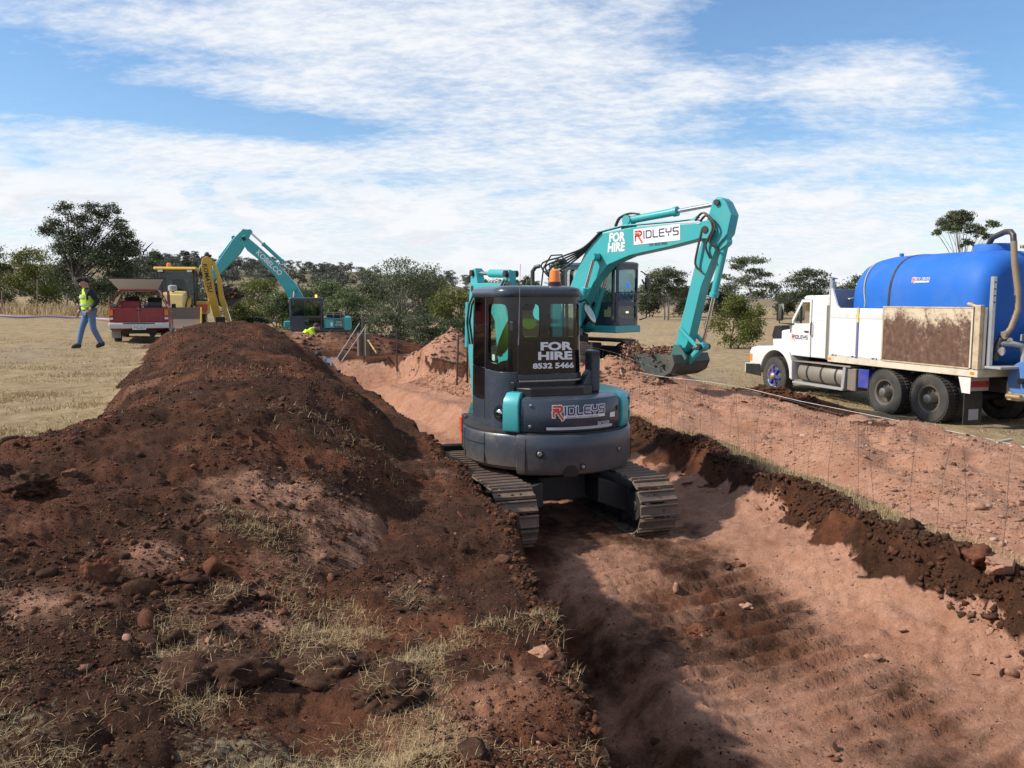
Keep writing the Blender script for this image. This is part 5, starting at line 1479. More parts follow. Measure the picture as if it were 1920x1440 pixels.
MB().lathe([(.05, 3.60), (.05, 3.66), (.03, 3.67)], (-.35, 1.9, 0), 'z', 12).build('tank_vent', TANKBLUE, tank)
def tank_f(y0, z0):
    def f(x, y, l=0.0):
        z = z0 + y; q = abs((z - 2.42) / 1.20)
        return (-1.14 * (1 - q ** 2.9) ** (1 / 2.9) - .004 - l, y0 - x, z)
    return f
logo(tank, tank_f(.74, 3.0), .062, 'outline', LOGOBLUE)
# straps from the tank to the tray
st = [(-1.262, 2.19, 1.26), (-1.262, 2.19, 2.02)]
MB().obox((-1.250, 2.20, 1.66), (.010, .055, .84)).build('tie_strap', STRAPBLU, TK)
MB().obox((-1.250, 2.20, 2.24), (.014, .06, .34)).build('tie_strap', STRAPYEL, TK)
P = [tank_f(2.14 - .0, 2.42)(0, 0)] + [tank_f(2.10 + .14 * math.sin(k / 10 * 2), 2.44)(0, .1 * k) for k in range(1, 11)]
MB().tube([(p[0] * .985, p[1], p[2]) for p in P], .012, 6).build('tie_strap', STRAPYEL, TK)
# pipework and reel at the rear
hoses_r = [(-.50, -.60, 3.66), (-.50, -.95, 3.78), (-.52, -1.12, 3.80), (-.54, -1.22, 3.72)]
MB().tube([(-.30, -.42, 3.70), (-.33, -.55, 3.86), (-.40, -.75, 3.90), (-.50, -1.0, 3.94), (-.54, -1.16, 3.93), (-.56, -1.24, 3.86), (-.56, -1.26, 3.72)], .056, 14).build('fill_pipe', POLYBLACK, TK)
hp = [Vector(p) for p in ((-.56, -1.26, 3.74), (-.55, -1.30, 3.3), (-.50, -1.36, 2.8), (-.52, -1.40, 2.4), (-.64, -1.38, 2.05), (-.78, -1.34, 1.86))]
MB().tube(hp, [.060] * 6, 14).build('suction_hose', HOSEBROWN, TK)
MB().tube([(-.80, -1.34, 1.88), (-.86, -1.30, 1.70), (-.88, -1.28, 1.42)], .06, 12).build('elbow', POLYBLACK, TK)
MB().tube([(-.84, -1.32, 1.76), (-.60, -1.42, 1.74), (-.42, -1.46, 1.70), (-.38, -1.48, 1.55), (-.38, -1.48, 1.30)], .055, 12).build('manifold', GREYSHEET, TK)
for (x, z) in ((-.80, 1.92), (-.66, 1.78), (-.84, 1.60)):
    MB().lathe([(.085, -.03), (.09, 0), (.085, .03)], (x, -1.37, z), 'y', 16).build('clamp', CHROME, TK)
MB().tube([(-.26, -1.30, 3.55), (-.20, -1.34, 2.9), (-.18, -1.36, 2.2), (-.20, -1.38, 1.8)], .025, 8).build('level_hose', HOSEBROWN, TK)
pm = MB(); pm.box(-.30, .35, -1.70, -1.30, 1.78, 1.92); pm.lathe([(.16, 1.92), (.17, 1.95), (.17, 2.05), (.12, 2.08)], (-.12, -1.5, 0), 'z', 18); pm.box(.0, .4, -1.68, -1.36, 1.92, 2.2)
pm.build('pump', GREYSHEET, TK, bevel=.02)
MB().box(-1.10, 1.10, -1.62, -1.23, 1.26, 1.31).build('rear_platform', GREYSHEET, TK, bevel=.01)
MB().box(-1.06, -.98, -1.32, -1.24, 1.31, 3.05).build('rear_post', GALV, TK, bevel=.006)
for z in (2.55, 2.68, 2.81, 2.94):
    MB().cyl((-1.02, -1.325, z), (-1.02, -1.332, z), .016, n=10).build('bolt_hole', BLACK, TK)
MB().box(.98, 1.06, -1.32, -1.24, 1.31, 3.05).build('rear_post', GALV, TK, bevel=.006)
MB().box(-.45, .50, -1.36, -1.31, 3.60, 3.66).build('light_bar', RUSTY_EDGE, TK)
MB().tube([(-.20, -1.33, 3.66), (-.20, -1.33, 3.72), (-.20, -1.33, 3.84), (-.20, -1.33, 3.86)], [.09, .085, .075, .05], 16).build('beacon', AMBERSOLID, TK)
sg = MB().box(-.48, .30, -1.74, -1.71, 1.36, 1.74).build('rear_board', WHITE, TK, bevel=.01)
logo(sg, lambda x, y, l=0: (-.44 + x, -1.742 - l, 1.60 + y), .07, None, LOGOBLUE)
MB().box(-.36, -.16, -1.765, -1.741, 1.41, 1.51).build('tail_light', AMBERSOLID, sg, bevel=.006)
MB().box(-.14, .02, -1.765, -1.741, 1.41, 1.51).build('tail_light', REDLENS, sg, bevel=.006)
for x0, nm in ((-.62, 'reel'), (-.22, 'reel')):
    MB().lathe([(.10, x0 - .02), (.36, x0 - .02), (.385, x0), (.36, x0 + .02), (.10, x0 + .02)], (0, -1.75, 1.04), 'x', 40).build('reel_flange', REELBLUE, TK)
for k in range(6):
    MB().lathe([(.22, -.58 + .055 * k), (.25 + .012 * (k % 2), -.555 + .055 * k), (.22, -.53 + .055 * k)], (0, -1.75, 1.04), 'x', 32).build('hose_turn', HOSEBROWN if k % 2 else GREYSHEET, TK)
MB().cyl((-.75, -1.75, 1.04), (-.05, -1.75, 1.04), .06, n=14).build('reel_axle', BLACK, TK)
MB().box(-.80, .9, -1.72, -1.62, .66, .72).build('rear_bar', RUSTY_EDGE, TK)
for x in (-.82, -.62):
    MB().cyl((x, -1.86, .74), (x, -1.55, .74), .05, n=14).build('bar_roller', BRASS, TK)
MB().box(-.55, .55, -1.60, -1.28, .62, 1.0).build('tow_member', RUSTY_EDGE, TK, bevel=.02)
for xs in (-1, 1):
    x0, x1 = sorted((xs * .70, xs * 1.21))
    tl = MB().box(x0, x1, -1.02, -.82, .78, 1.06).build('light_box', GREYSHEET, TK, bevel=.02)
    MB().box(x0 + .04, x1 - .03, -1.030, -1.021, .86, .98).build('tail_light', REDLENS, tl)
    MB().prism([(-1.06, .74), (-1.06, 1.06), (-.76, 1.06), (-.86, .74)], xs * 1.212, xs * 1.225, 'x').build('light_shield', WHITE_OLD, tl)
    MB().box(x0 + .02, x1 - .02, -.90, -.875, .10, .775).build('mudflap', RUBBER, TK, bevel=.008)
    MB().box(x0 + .14, x1 - .12, -.909, -.9005, .18, .40).build('flap_patch', GREYSHEET, TK)
    for y in (0, 1.3):
        MB().prism([(y - .60, .86), (y + .60, .86), (y + .55, .92), (y - .55, .92)], xs * .60, xs * .72, 'x').build('leaf_spring', DARKFRAME, TK)
# ------------------------------------------------------------------ red utility with its canopy hatch up
p = px(263, 641, 25.5)
UT = thing('utility_vehicle', 'red utility parked on the dry grass with its white canopy hatch raised', 'ute', (p.x, 25.5, float(base(np.array([p.x]), np.array([25.5]))[0]) - .01), R(20.5))
ub = MB().prism([(.02, .50), (.02, 1.10), (2.20, 1.12), (2.22, .96), (4.5, .92), (4.62, .80), (4.62, .40), (4.30, .36)] + [(3.85 + .38 * math.cos(R(a)), .36 + .38 * math.sin(R(a))) for a in range(0, 181, 20)] + [(1.5, .36)] + [(1.05 + .38 * math.cos(R(a)), .36 + .38 * math.sin(R(a))) for a in range(0, 181, 20)] + [(.10, .42)], -.83, .83, 'x')
body = ub.build('body', REDPAINT, UT, bevel=.03, seg=3)
MB().prism([(.80, .0), (.0, .0)], 0, 1) if False else None
tg = MB().box(-.70, .70, -.012, .018, .66, 1.09).build('tailgate', REDPAINT, UT, bevel=.015)
MB().box(-.07, .07, -.022, -.0125, 1.0, 1.04).build('tailgate_handle', BLACK, tg)
MB().tube([(-.02, -.016, 1.12), (-.01, -.03, .9), (.01, -.03, .55)], .007, 5).build('cord', paint('pale_cord', (.4, .34, .26), .8), UT)
for xs in (-1, 1):
    x0, x1 = sorted((xs * .712, xs * .835))
    tl = MB().box(x0, x1, -.014, .03, .72, 1.06).build('tail_light', REDLENS, UT, bevel=.01)
    MB().box(x0 + .01, x1 - .01, -.021, -.0145, .86, 1.04).build('indicator', AMBERSOLID, tl)
    MB().box(x0 + .01, x1 - .01, -.021, -.0145, .74, .80).build('reverse_light', STICKER, tl)
bm2 = MB().prism([(-.16, .47), (-.16, .58), (-.12, .64), (.05, .65), (.05, .47)], -.84, .84, 'x').build('rear_bumper', paint('worn_silver_bumper', (.55, .54, .50), .4, metal=.3, dirt=.35), UT, bevel=.015)
MB().box(-.45, .45, -.165, -.155, .605, .635).build('bumper_slot', BLACK, bm2)
np_ = MB().box(-.19, .19, -.176, -.162, .43, .54).build('number_plate', STICKER, UT, bevel=.003)
lettering('lettering', 'YYG-027', .105, LOGODARK, np_, lambda x, y: (x, -.178, .485 + y), bold=.002, xs=.82)
for xs in (-1, 1):
    for y in (1.05, 3.85):
        road_wheel(UT, xs * .70, y, .33, .20, xs, RIM, STEEL, ri=.19, dish=.02, lugs=False)
    x0, x1 = sorted((xs * .57, xs * .83))
    MB().box(x0, x1, .56, .575, .16, .46).build('mudflap', GREYSHEET if xs < 0 else RUBBER, UT)
MB().box(-.50, .50, .1, 4.0, .30, .44).build('underbody', DARKFRAME, UT, bevel=.03)
MB().cyl((-.7, 1.05, .33), (.7, 1.05, .33), .06, n=10).build('axle', DARKFRAME, UT)
MB().tube([(.35, .15, .28), (.35, .9, .30)], .09, 12).build('muffler', DARKFRAME, UT)
# cabin ahead of the canopy
cabin = plate_ring([(2.20, 1.12), (3.55, 1.0), (3.0, 1.60), (2.28, 1.62)], [(2.36, 1.16), (3.22, 1.10), (2.92, 1.52), (2.40, 1.53)], -.80, -.74)
cabin2 = plate_ring([(2.20, 1.12), (3.55, 1.0), (3.0, 1.60), (2.28, 1.62)], [(2.36, 1.16), (3.22, 1.10), (2.92, 1.52), (2.40, 1.53)], .74, .80)
cabin.add(cabin2.v, cabin2.f)
cabin.box(-.79, .79, 2.28, 3.0, 1.60, 1.65)
cb = cabin.build('cabin', REDPAINT, UT)
MB().add([(-.77, 3.55, 1.02), (.77, 3.55, 1.02), (.74, 3.0, 1.60), (-.74, 3.0, 1.60)], [(0, 1, 2, 3)]).build('windscreen', CLEAR, cb)
MB().add([(-.72, 2.25, 1.13), (.72, 2.25, 1.13), (.70, 2.29, 1.60), (-.70, 2.29, 1.60)], [(0, 1, 2, 3)]).build('rear_window', CLEAR, cb)
for x in (-.35, .35):
    b = MB(); b.box(x - .24, x + .24, 2.45, 2.95, .8, 1.08); b.box(x - .22, x + .22, 2.36, 2.50, 1.0, 1.42); b.build('seat', SEAT, cb, bevel=.04)
# canopy: tapered shell with side windows, open at the rear
def canopy_side(xs):
    def P(y, z):
        t = (z - 1.10) / .52
        return (xs * (.82 - .24 * t), y + .10 * t, z)
    o_ = [(.02, 1.105), (2.12, 1.105), (2.12, 1.60), (.02, 1.60)]
    i_ = [(.35, 1.20), (1.85, 1.20), (1.85, 1.50), (.35, 1.50)]
    b = MB()
    V = [P(*q) for q in o_] + [P(*q) for q in i_] + [tuple(np.array(P(*q)) - np.array((xs * .03, 0, 0))) for q in i_] + [tuple(np.array(P(*q)) - np.array((xs * .03, 0, 0))) for q in o_]
    b.add(V, [(a * 4 + k, a * 4 + (k + 1) % 4, ((a + 1) % 4) * 4 + (k + 1) % 4, ((a + 1) % 4) * 4 + k) for a in range(4) for k in range(4)])
    c = b.build('canopy_side', REDPAINT, UT)
    MB().add([tuple(np.array(P(*q)) - np.array((xs * .015, 0, 0))) for q in i_], [(0, 1, 2, 3)]).build('side_window', DARKGLASS, c)
canopy_side(-1); canopy_side(1)
MB().prism([(-.575, 1.605), (.575, 1.605), (.52, 1.66), (-.52, 1.66)], .10, 2.2, 'y').build('canopy_roof', REDPAINT, UT, bevel=.015)
lid = MB().add([(-.56, .10, 1.665), (.56, .10, 1.665), (.76, -.52, 1.96), (-.76, -.52, 1.96), (-.56, .10, 1.69), (.56, .10, 1.69), (.76, -.52, 1.99), (-.76, -.52, 1.99)],
               [(0, 1, 2, 3), (4, 5, 6, 7), (0, 1, 5, 4), (1, 2, 6, 5), (2, 3, 7, 6), (3, 0, 4, 7)]).build('hatch', paint('hatch_white', (.72, .77, .84), .4, dirt=.06), UT, bevel=.006)
MB().tube([(-.78, -.53, 1.975), (.78, -.53, 1.975)], .018, 6).build('hatch_edge', BLACK, lid)
for xs in (-1, 1):
    MB().tube([(xs * .70, .05, 1.30), (xs * .70, -.40, 1.89)], .012, 6).build('gas_strut', BLACK, UT)
MB().box(.84, .98, 3.0, 3.1, 1.05, 1.2).build('mirror', BLACK, UT, bevel=.02)
MB().box(-.79, .79, .05, 2.18, .70, .74).build('tray_floor', DARKFRAME, UT)
cr = tag(MB().box(-.52, .02, .35, .95, .745, 1.30).build('tool_chest', paint('red_chest', (.28, .02, .02), .4, dirt=.2), None, bevel=.03), 'dark red tool chest standing in the back of the red utility', 'tool chest')
cr.matrix_world = UT.matrix_basis.copy() if False else Matrix.Translation(UT.location) @ Euler(UT.rotation_euler).to_matrix().to_4x4()
cr2 = tag(MB().box(.12, .62, .4, 1.0, .745, 1.16).build('crate', BLACK, None, bevel=.03), 'black crate beside the tool chest inside the red utility', 'crate')
cr2.matrix_world = cr.matrix_world.copy()

# ------------------------------------------------------------------ yellow backhoe loader
p = px(334, 622, 34)
BH = thing('backhoe_loader', 'yellow backhoe loader parked behind the red utility with its digging arm folded up', 'backhoe', (p.x, 34, p.z), R(197))
MB().prism([(-.5, .62), (1.95, .60), (2.05, 1.02), (1.85, 1.52), (.3, 1.66), (-.5, 1.2)], -.42, .42, 'x').build('bonnet', PALEYELLOW, BH, bevel=.06, seg=3)
MB().tube([(.05, .9, 1.6), (.05, .9, 1.95)], .05, 10).build('exhaust_pipe', DARKFRAME, BH)
MB().lathe([(.15, 1.64), (.17, 1.66), (.17, 1.84), (.10, 1.88)], (.02, 1.35, 0), 'z', 14).build('air_cleaner', GREYSHEET, BH)
MB().box(-.5, .5, -2.4, .2, .55, 1.1).build('chassis', DARKFRAME, BH, bevel=.03)
for xs in (-1, 1):
    road_wheel(BH, xs * .85, -1.1, .66, .42, xs, YELLOW, BLACK, ri=.36, dish=.05, lugs=True)
    road_wheel(BH, xs * .82, 1.05, .42, .30, xs, YELLOW, BLACK, ri=.24, dish=.05, lugs=False)
    MB().prism([(-.15, 1.35), (.05, 1.42), (1.2, 1.20), (2.15, .62), (2.1, .46), (1.1, .95), (-.1, 1.2)], xs * .52 - .05, xs * .52 + .05, 'x').build('loader_arm', YELLOW, BH, bevel=.015)
    MB().tube([(xs * .40, .1, 1.0), (xs * .42, 1.3, .95)], .06, 10).build('loader_cylinder', YELLOW, BH)
    MB().tube([(xs * .42, 1.25, .95), (xs * .42, 1.95, .75)], .03, 8).build('cylinder_rod', CHROME, BH)
lb = MB().prism([(2.10, .98), (2.18, 1.02), (2.22, .60), (2.45, .36), (2.85, .24), (2.85, .20), (2.38, .28), (2.12, .52)], -1.06, 1.06, 'x').build('loader_bucket', paint('worn_bucket_brown', (.14, .105, .085), .6, dirt=.7, dcol=(.20, .14, .10)), BH, bevel=.01)
for xs in (-1, 1):
    MB().prism([(2.10, .98), (2.18, 1.02), (2.62, .62), (2.85, .24), (2.38, .28), (2.12, .52)], xs * 1.05 - .02, xs * 1.05 + .02, 'x').build('bucket_side', YELLOW, lb)
MB().box(-1.05, 1.05, 2.83, 2.90, .19, .235).build('cutting_edge', ORANGE, lb)
cabH = MB()
for x in (-.70, .70):
    for y, lean in ((.12, -.06), (-1.45, 0)):
        cabH.tube([(x, y, 1.05), (x, y + lean, 2.50)], .045, 6)
cabH = cabH.build('cab', BLACK, BH)
MB().prism([(-1.70, 2.50), (.30, 2.50), (.34, 2.55), (.20, 2.63), (-1.6, 2.64), (-1.74, 2.56)], -.80, .80, 'x').build('roof', YELLOW, cabH, bevel=.03)
MB().add([(-.68, .12, 1.10), (.68, .12, 1.10), (.68, .06, 2.48), (-.68, .06, 2.48)], [(0, 1, 2, 3)]).build('windscreen', CABGLASS, cabH)
MB().add([(-.68, -1.45, 1.10), (.68, -1.45, 1.10), (.68, -1.45, 2.48), (-.68, -1.45, 2.48)], [(0, 1, 2, 3)]).build('rear_window', DARKGLASS, cabH)
for x in (-.70, .70):
    MB().add([(x, .10, 1.12), (x, -1.43, 1.12), (x, -1.43, 2.48), (x, .05, 2.48)], [(0, 1, 2, 3)]).build('side_window', DARKGLASS, cabH)
for xs in (-.55, .55):
    MB().box(xs - .09, xs + .09, .30, .38, 2.42, 2.50).build('work_light', STICKER, cabH)
b = MB(); b.box(-.25, .25, -1.0, -.5, 1.1, 1.5); b.box(-.24, .24, -1.1, -.95, 1.5, 2.15); b.build('seat', SEAT, cabH, bevel=.04)
MB().lathe([(.09, 2.64), (.09, 2.78), (.04, 2.82)], (.30, -.6, 0), 'z', 12).build('beacon', AMBERSOLID, cabH)
MB().box(-1.15, -.72, -2.3, -.2, .70, 1.24).build('rear_guard', YELLOW, BH, bevel=.04)
MB().box(-1.17, -.74, -.19, -.10, .86, 1.12).build('guard_stripe', ORANGE, BH)
# digging arm folded upright at its left rear
def hoe(name, poly, x0, x1, mat, dx=-1.05, tilt=.22):
    """outline in (x, z), leaning outwards with height"""
    return MB().prism(poly, x0, x1, 'y').map(lambda x, y, z: (x + dx, y - 2.5, z)).build(name, mat, BH, bevel=.02)
bmH = hoe('boom', [(-.60, .25), (-.30, .22), (.10, 1.9), (.22, 2.75), (.16, 3.10), (-.06, 3.20), (-.26, 3.05), (-.22, 2.6), (-.32, 1.7)], -.15, .15, YELLOW)
hoe('dipper', [(-.95, .30), (-.80, .28), (-.48, 1.3), (-.40, 2.3), (-.22, 2.95), (-.36, 2.98), (-.60, 2.2), (-.70, 1.3)], -.12, .12, YELLOW)
MB().tube([(-1.70, -2.5, 1.4), (-1.85, -2.5, .95)], .05, 8).build('bucket_cylinder', YELLOW, BH)
MB().tube([(-1.82, -2.5, 1.0), (-2.0, -2.5, .35)], .026, 8).build('cylinder_rod', CHROME, BH)
MB().tube([(-.55, -2.35, 2.25), (-.80, -2.4, 2.75), (-1.0, -2.45, 3.0)], .03, 8).build('cylinder_rod', CHROME, BH)
lettering('lettering', 'KOMATSU', .27, BLACK, bmH, lambda x, y: (-1.12 + x * .16 * -1 + y * .98 * -1 + .04, -2.345, 2.25 - x * .98), bold=.006)
MB().box(-1.75, -1.35, -2.7, -2.3, .10, .55).build('slew_bracket', DARKFRAME, BH, bevel=.04)
# ------------------------------------------------------------------ trees and scrub
def leaf_material(name, stops):
    m = bpy.data.materials.new(name)
    m.use_nodes = True
    N = NT(m.node_tree)
    c = N.ramp(N.attr('tone'), stops)
    bs = N.node('ShaderNodeBsdfPrincipled', {'Base Color': c, 'Roughness': .55, 'Specular IOR Level': .3})
    tr = N.node('ShaderNodeBsdfTranslucent', {'Color': c})
    N.node('ShaderNodeOutputMaterial', {'Surface': N.node('ShaderNodeMixShader', {0: .2, 1: bs.outputs[0], 2: tr.outputs[0]}).outputs[0]})
    return m
LEAF = {
    'gum': leaf_material('gum_leaves', [(0, (0.0414, 0.0566, 0.0304)), (.5, (0.0856, 0.1063, 0.0552)), (1, (0.1587, 0.1794, 0.0966))]),
    'dark': leaf_material('dark_leaves', [(0, (0.0304, 0.0428, 0.0221)), (.5, (0.0593, 0.0773, 0.0373)), (1, (0.1132, 0.1352, 0.0635))]),
    'olive': leaf_material('olive_leaves', [(0, (0.0524, 0.0690, 0.0166)), (.5, (0.1132, 0.1297, 0.0276)), (1, (0.2070, 0.2139, 0.0580))]),
    'green': leaf_material('green_leaves', [(0, (0.0469, 0.0690, 0.0262)), (.5, (0.0994, 0.1325, 0.0524)), (1, (0.1794, 0.2208, 0.1035))]),
    'hill': leaf_material('hill_leaves', [(0, (.052, .062, .046)), (.5, (.086, .098, .074)), (1, (.13, .14, .108))]),
}
def bark_material(name, a, b_):
    m = bpy.data.materials.new(name)
    m.use_nodes = True
    N = NT(m.node_tree)
    co = N.node('ShaderNodeTexCoord').outputs['Object']
    v = N.node('ShaderNodeMapping', {'Vector': co, 'Scale': (3, 3, .6)}).outputs[0]
    c = N.mix(N.smooth(N.noise(v, 2.5, 5, .7), .4, .6), a, b_)
    N.node('ShaderNodeOutputMaterial', {'Surface': N.node('ShaderNodeBsdfPrincipled', {'Base Color': c, 'Roughness': .85}).outputs[0]})
    return m
BARK = bark_material('pale_bark', (.32, .28, .24), (.13, .105, .085))
BARKD = bark_material('dark_bark', (.11, .085, .065), (.05, .04, .032))

def leaves(rng, blobs, n, size, sub=12, sig=.29, droop=.5):
    """leaf sprays gathered in small bunches through every clump: rhombic faces"""
    vol = np.array([b[3] * b[3] * b[4] for b in blobs]) ** .72
    cnt = np.maximum(6, (n * vol / vol.sum()).astype(int))
    P, T = [], []
    for b, c in zip(blobs, cnt):
        k = max(4, int(sub * (.6 + b[3])))
        d = rng.normal(size=(k, 3)); d /= np.linalg.norm(d, axis=1)[:, None]
        d[:, 2] = np.where(d[:, 2] < -.5, -d[:, 2], d[:, 2])
        rr = rng.uniform(.45, 1.0, size=(k, 1)) ** .6
        cen = d * rr
        tone = rng.uniform(.15, .75, k) + .22 * cen[:, 2]
        i = rng.integers(0, k, c)
        p = cen[i] + rng.normal(size=(c, 3)) * sig * np.array([1, 1, .75])
        P.append(p * np.array([b[3], b[3], b[4]]) + np.array(b[:3]))
        T.append(np.clip(tone[i] + rng.normal(size=c) * .16, 0, 1))
    P, T = np.concatenate(P), np.concatenate(T)
    m = len(P)
    a = rng.normal(size=(m, 3)); a[:, 2] -= droop; a /= np.linalg.norm(a, axis=1)[:, None]
    q = np.cross(a, rng.normal(size=(m, 3))); q /= np.linalg.norm(q, axis=1)[:, None]
    L = size * rng.uniform(.6, 1.35, size=(m, 1)); Wd = L * rng.uniform(.34, .6, size=(m, 1))
    V = np.stack([P - a * L / 2, P + q * Wd / 2, P + a * L / 2, P - q * Wd / 2], 1).reshape(-1, 3)
    F = np.arange(4 * m).reshape(-1, 4)
    return np_mesh('crown', V, F, {'tone': np.repeat(T, 4)}, smooth=False)
def limbs(rng, blobs, H, r0, fork, lean, stems=1):
    b = MB()
    for s in range(stems):
        off = np.array([rng.normal() * .25, rng.normal() * .25]) * (stems > 1)
        lx, ly = lean[0] + off[0] * 1.5, lean[1] + off[1] * 1.5
        top = Vector((lx, ly, fork))
        base_p = Vector((off[0], off[1], -.3))
        mid = base_p.lerp(top, .5) + Vector((rng.normal() * .06 * H * .3, rng.normal() * .05, 0))
        b.tube([base_p, Vector((off[0] * 1.05, off[1] * 1.05, .15)), mid, top], [r0 * 1.35, r0, r0 * .85, r0 * .7], 8)
        mine = [bl for i, bl in enumerate(blobs) if i % stems == s]
        for bl in mine:
            e = Vector(bl[:3]) + Vector((0, 0, bl[4] * .3))
            if e.z < fork * .8:
                continue
            k = rng.uniform(.25, .6)
            m1 = top.lerp(e, k) + Vector((rng.normal() * .05, rng.normal() * .05, .10 * (e - top).length * rng.uniform(-.6, .8)))
            st = base_p.lerp(top, rng.uniform(.72, 1.0))
            rl = r0 * rng.uniform(.30, .48)
            b.tube([st, m1, e], [rl, rl * .62, rl * .18], 5, cap=False)
            for _ in range(2):
                e2 = Vector(bl[:3]) + Vector((rng.normal() * bl[3] * .6, rng.normal() * bl[3] * .6, rng.uniform(-.2, .8) * bl[4]))
                b.tube([m1, m1.lerp(e2, .5) + Vector((0, 0, .05)), e2], [rl * .5, rl * .3, rl * .1], 4, cap=False)
    return b
def crown_blobs(rng, H, Wd, style):
    out = []
    if style == 'bush':
        for i in range(16):
            t = rng.uniform(.12, .92)
            w = Wd * .5 * (1 - abs(t - .45) ** 1.6) * .78
            a = rng.uniform(0, 6.28); q = rng.uniform(.3, 1.0)
            r = Wd * rng.uniform(.13, .22)
            out.append((w * q * math.cos(a), w * q * math.sin(a) * .8, H * t * (1 - .10), r, min(r * .9, H * .22)))
        out.append((0, 0, H * .86, Wd * .20, H * .14))
    elif style == 'open':
        for i in range(13):
            t = rng.uniform(.48, .97)
            w = Wd * .5 * math.sqrt(max(.05, 1 - ((t - .70) / .42) ** 2)) * .85
            a = rng.uniform(0, 6.28); q = rng.uniform(.35, 1.0)
            r = Wd * rng.uniform(.09, .15)
            out.append((w * q * math.cos(a), w * q * math.sin(a) * .8, H * t - r * .4, r * 1.15, r * .55))
        out.append((Wd * .04, 0, H * .95, Wd * .14, H * .06))
    else:
        for i in range(18):
            t = rng.uniform(.30, .95)
            w = Wd * .5 * math.sqrt(max(.05, 1 - ((t - .60) / .50) ** 2)) * .85
            a = rng.uniform(0, 6.28); q = rng.uniform(.3, 1.0)
            r = Wd * rng.uniform(.12, .19)
            out.append((w * q * math.cos(a), w * q * math.sin(a) * .8, H * t - r * .3, r * 1.1, r * .72))
        out.append((0, 0, H * .92, Wd * .17, H * .09))
    return out
def plant(name, label, cat, u, vtop, wpx, d, style, leaf, n, seed, bark=BARKD, group=None, blobs_px=None, stems=1, fork=.35, size=None, vbase=None, rad=None):
    rng = np.random.default_rng(seed)
    x = (u - 960) / FPX * d
    zb = float(base(np.array([x]), np.array([d]))[0]) if vbase is None else px(u, vbase, d).z
    H = px(u, vtop, d).z - zb
    Wd = wpx / FPX * d
    if blobs_px:
        blobs = [((bu - u) / FPX * d, rng.normal() * Wd * .12, px(bu, bv, d).z - zb, ru / FPX * d * .92, min(rv * (1.3 if u > 1300 else 1.45), ru * .95) / FPX * d) for bu, bv, ru, rv in blobs_px]
    else:
        blobs = crown_blobs(rng, H, Wd, style)
    o = thing(name, label, cat, (x, d, zb), 0, group)
    size = size or max(.11, d * .0025)
    n = int(n * 1.4)
    cr = link('crown', leaves(rng, blobs, n, size), LEAF[leaf], o)
    tb = limbs(rng, blobs, H, rad or max(.05, .022 * H * (1.2 if style != 'bush' else .8)), H * fork, (rng.normal() * .06 * H, rng.normal() * .05 * H), stems)
    me = bpy.data.meshes.new('trunk')
    me.from_pydata(tb.v, [], tb.f)
    me.polygons.foreach_set('use_smooth', [True] * len(me.polygons))
    link('trunk', me, bark, o)
    return o
BIG = [(110, 432, 22, 15), (94, 430, 12, 8), (132, 455, 27, 18), (150, 402, 17, 12), (140, 414, 12, 10), (170, 420, 20, 15), (188, 395, 20, 10), (213, 395, 15, 11), (206, 414, 17, 10), (232, 416, 11, 6), (176, 446, 20, 12),
       (150, 478, 36, 18), (200, 440, 13, 11), (238, 438, 22, 12), (258, 452, 16, 14), (215, 472, 30, 18), (248, 486, 30, 18), (118, 472, 14, 10), (265, 476, 13, 12), (190, 490, 30, 14), (130, 500, 26, 14), (225, 505, 30, 16)]
plant('gum_tree', 'tall spreading dark gum tree on the left skyline above the walking man', 'tree', 185, 382, 190, 60, 'gum', 'dark', 21000, 1, blobs_px=BIG, fork=.32, stems=3, rad=.16)
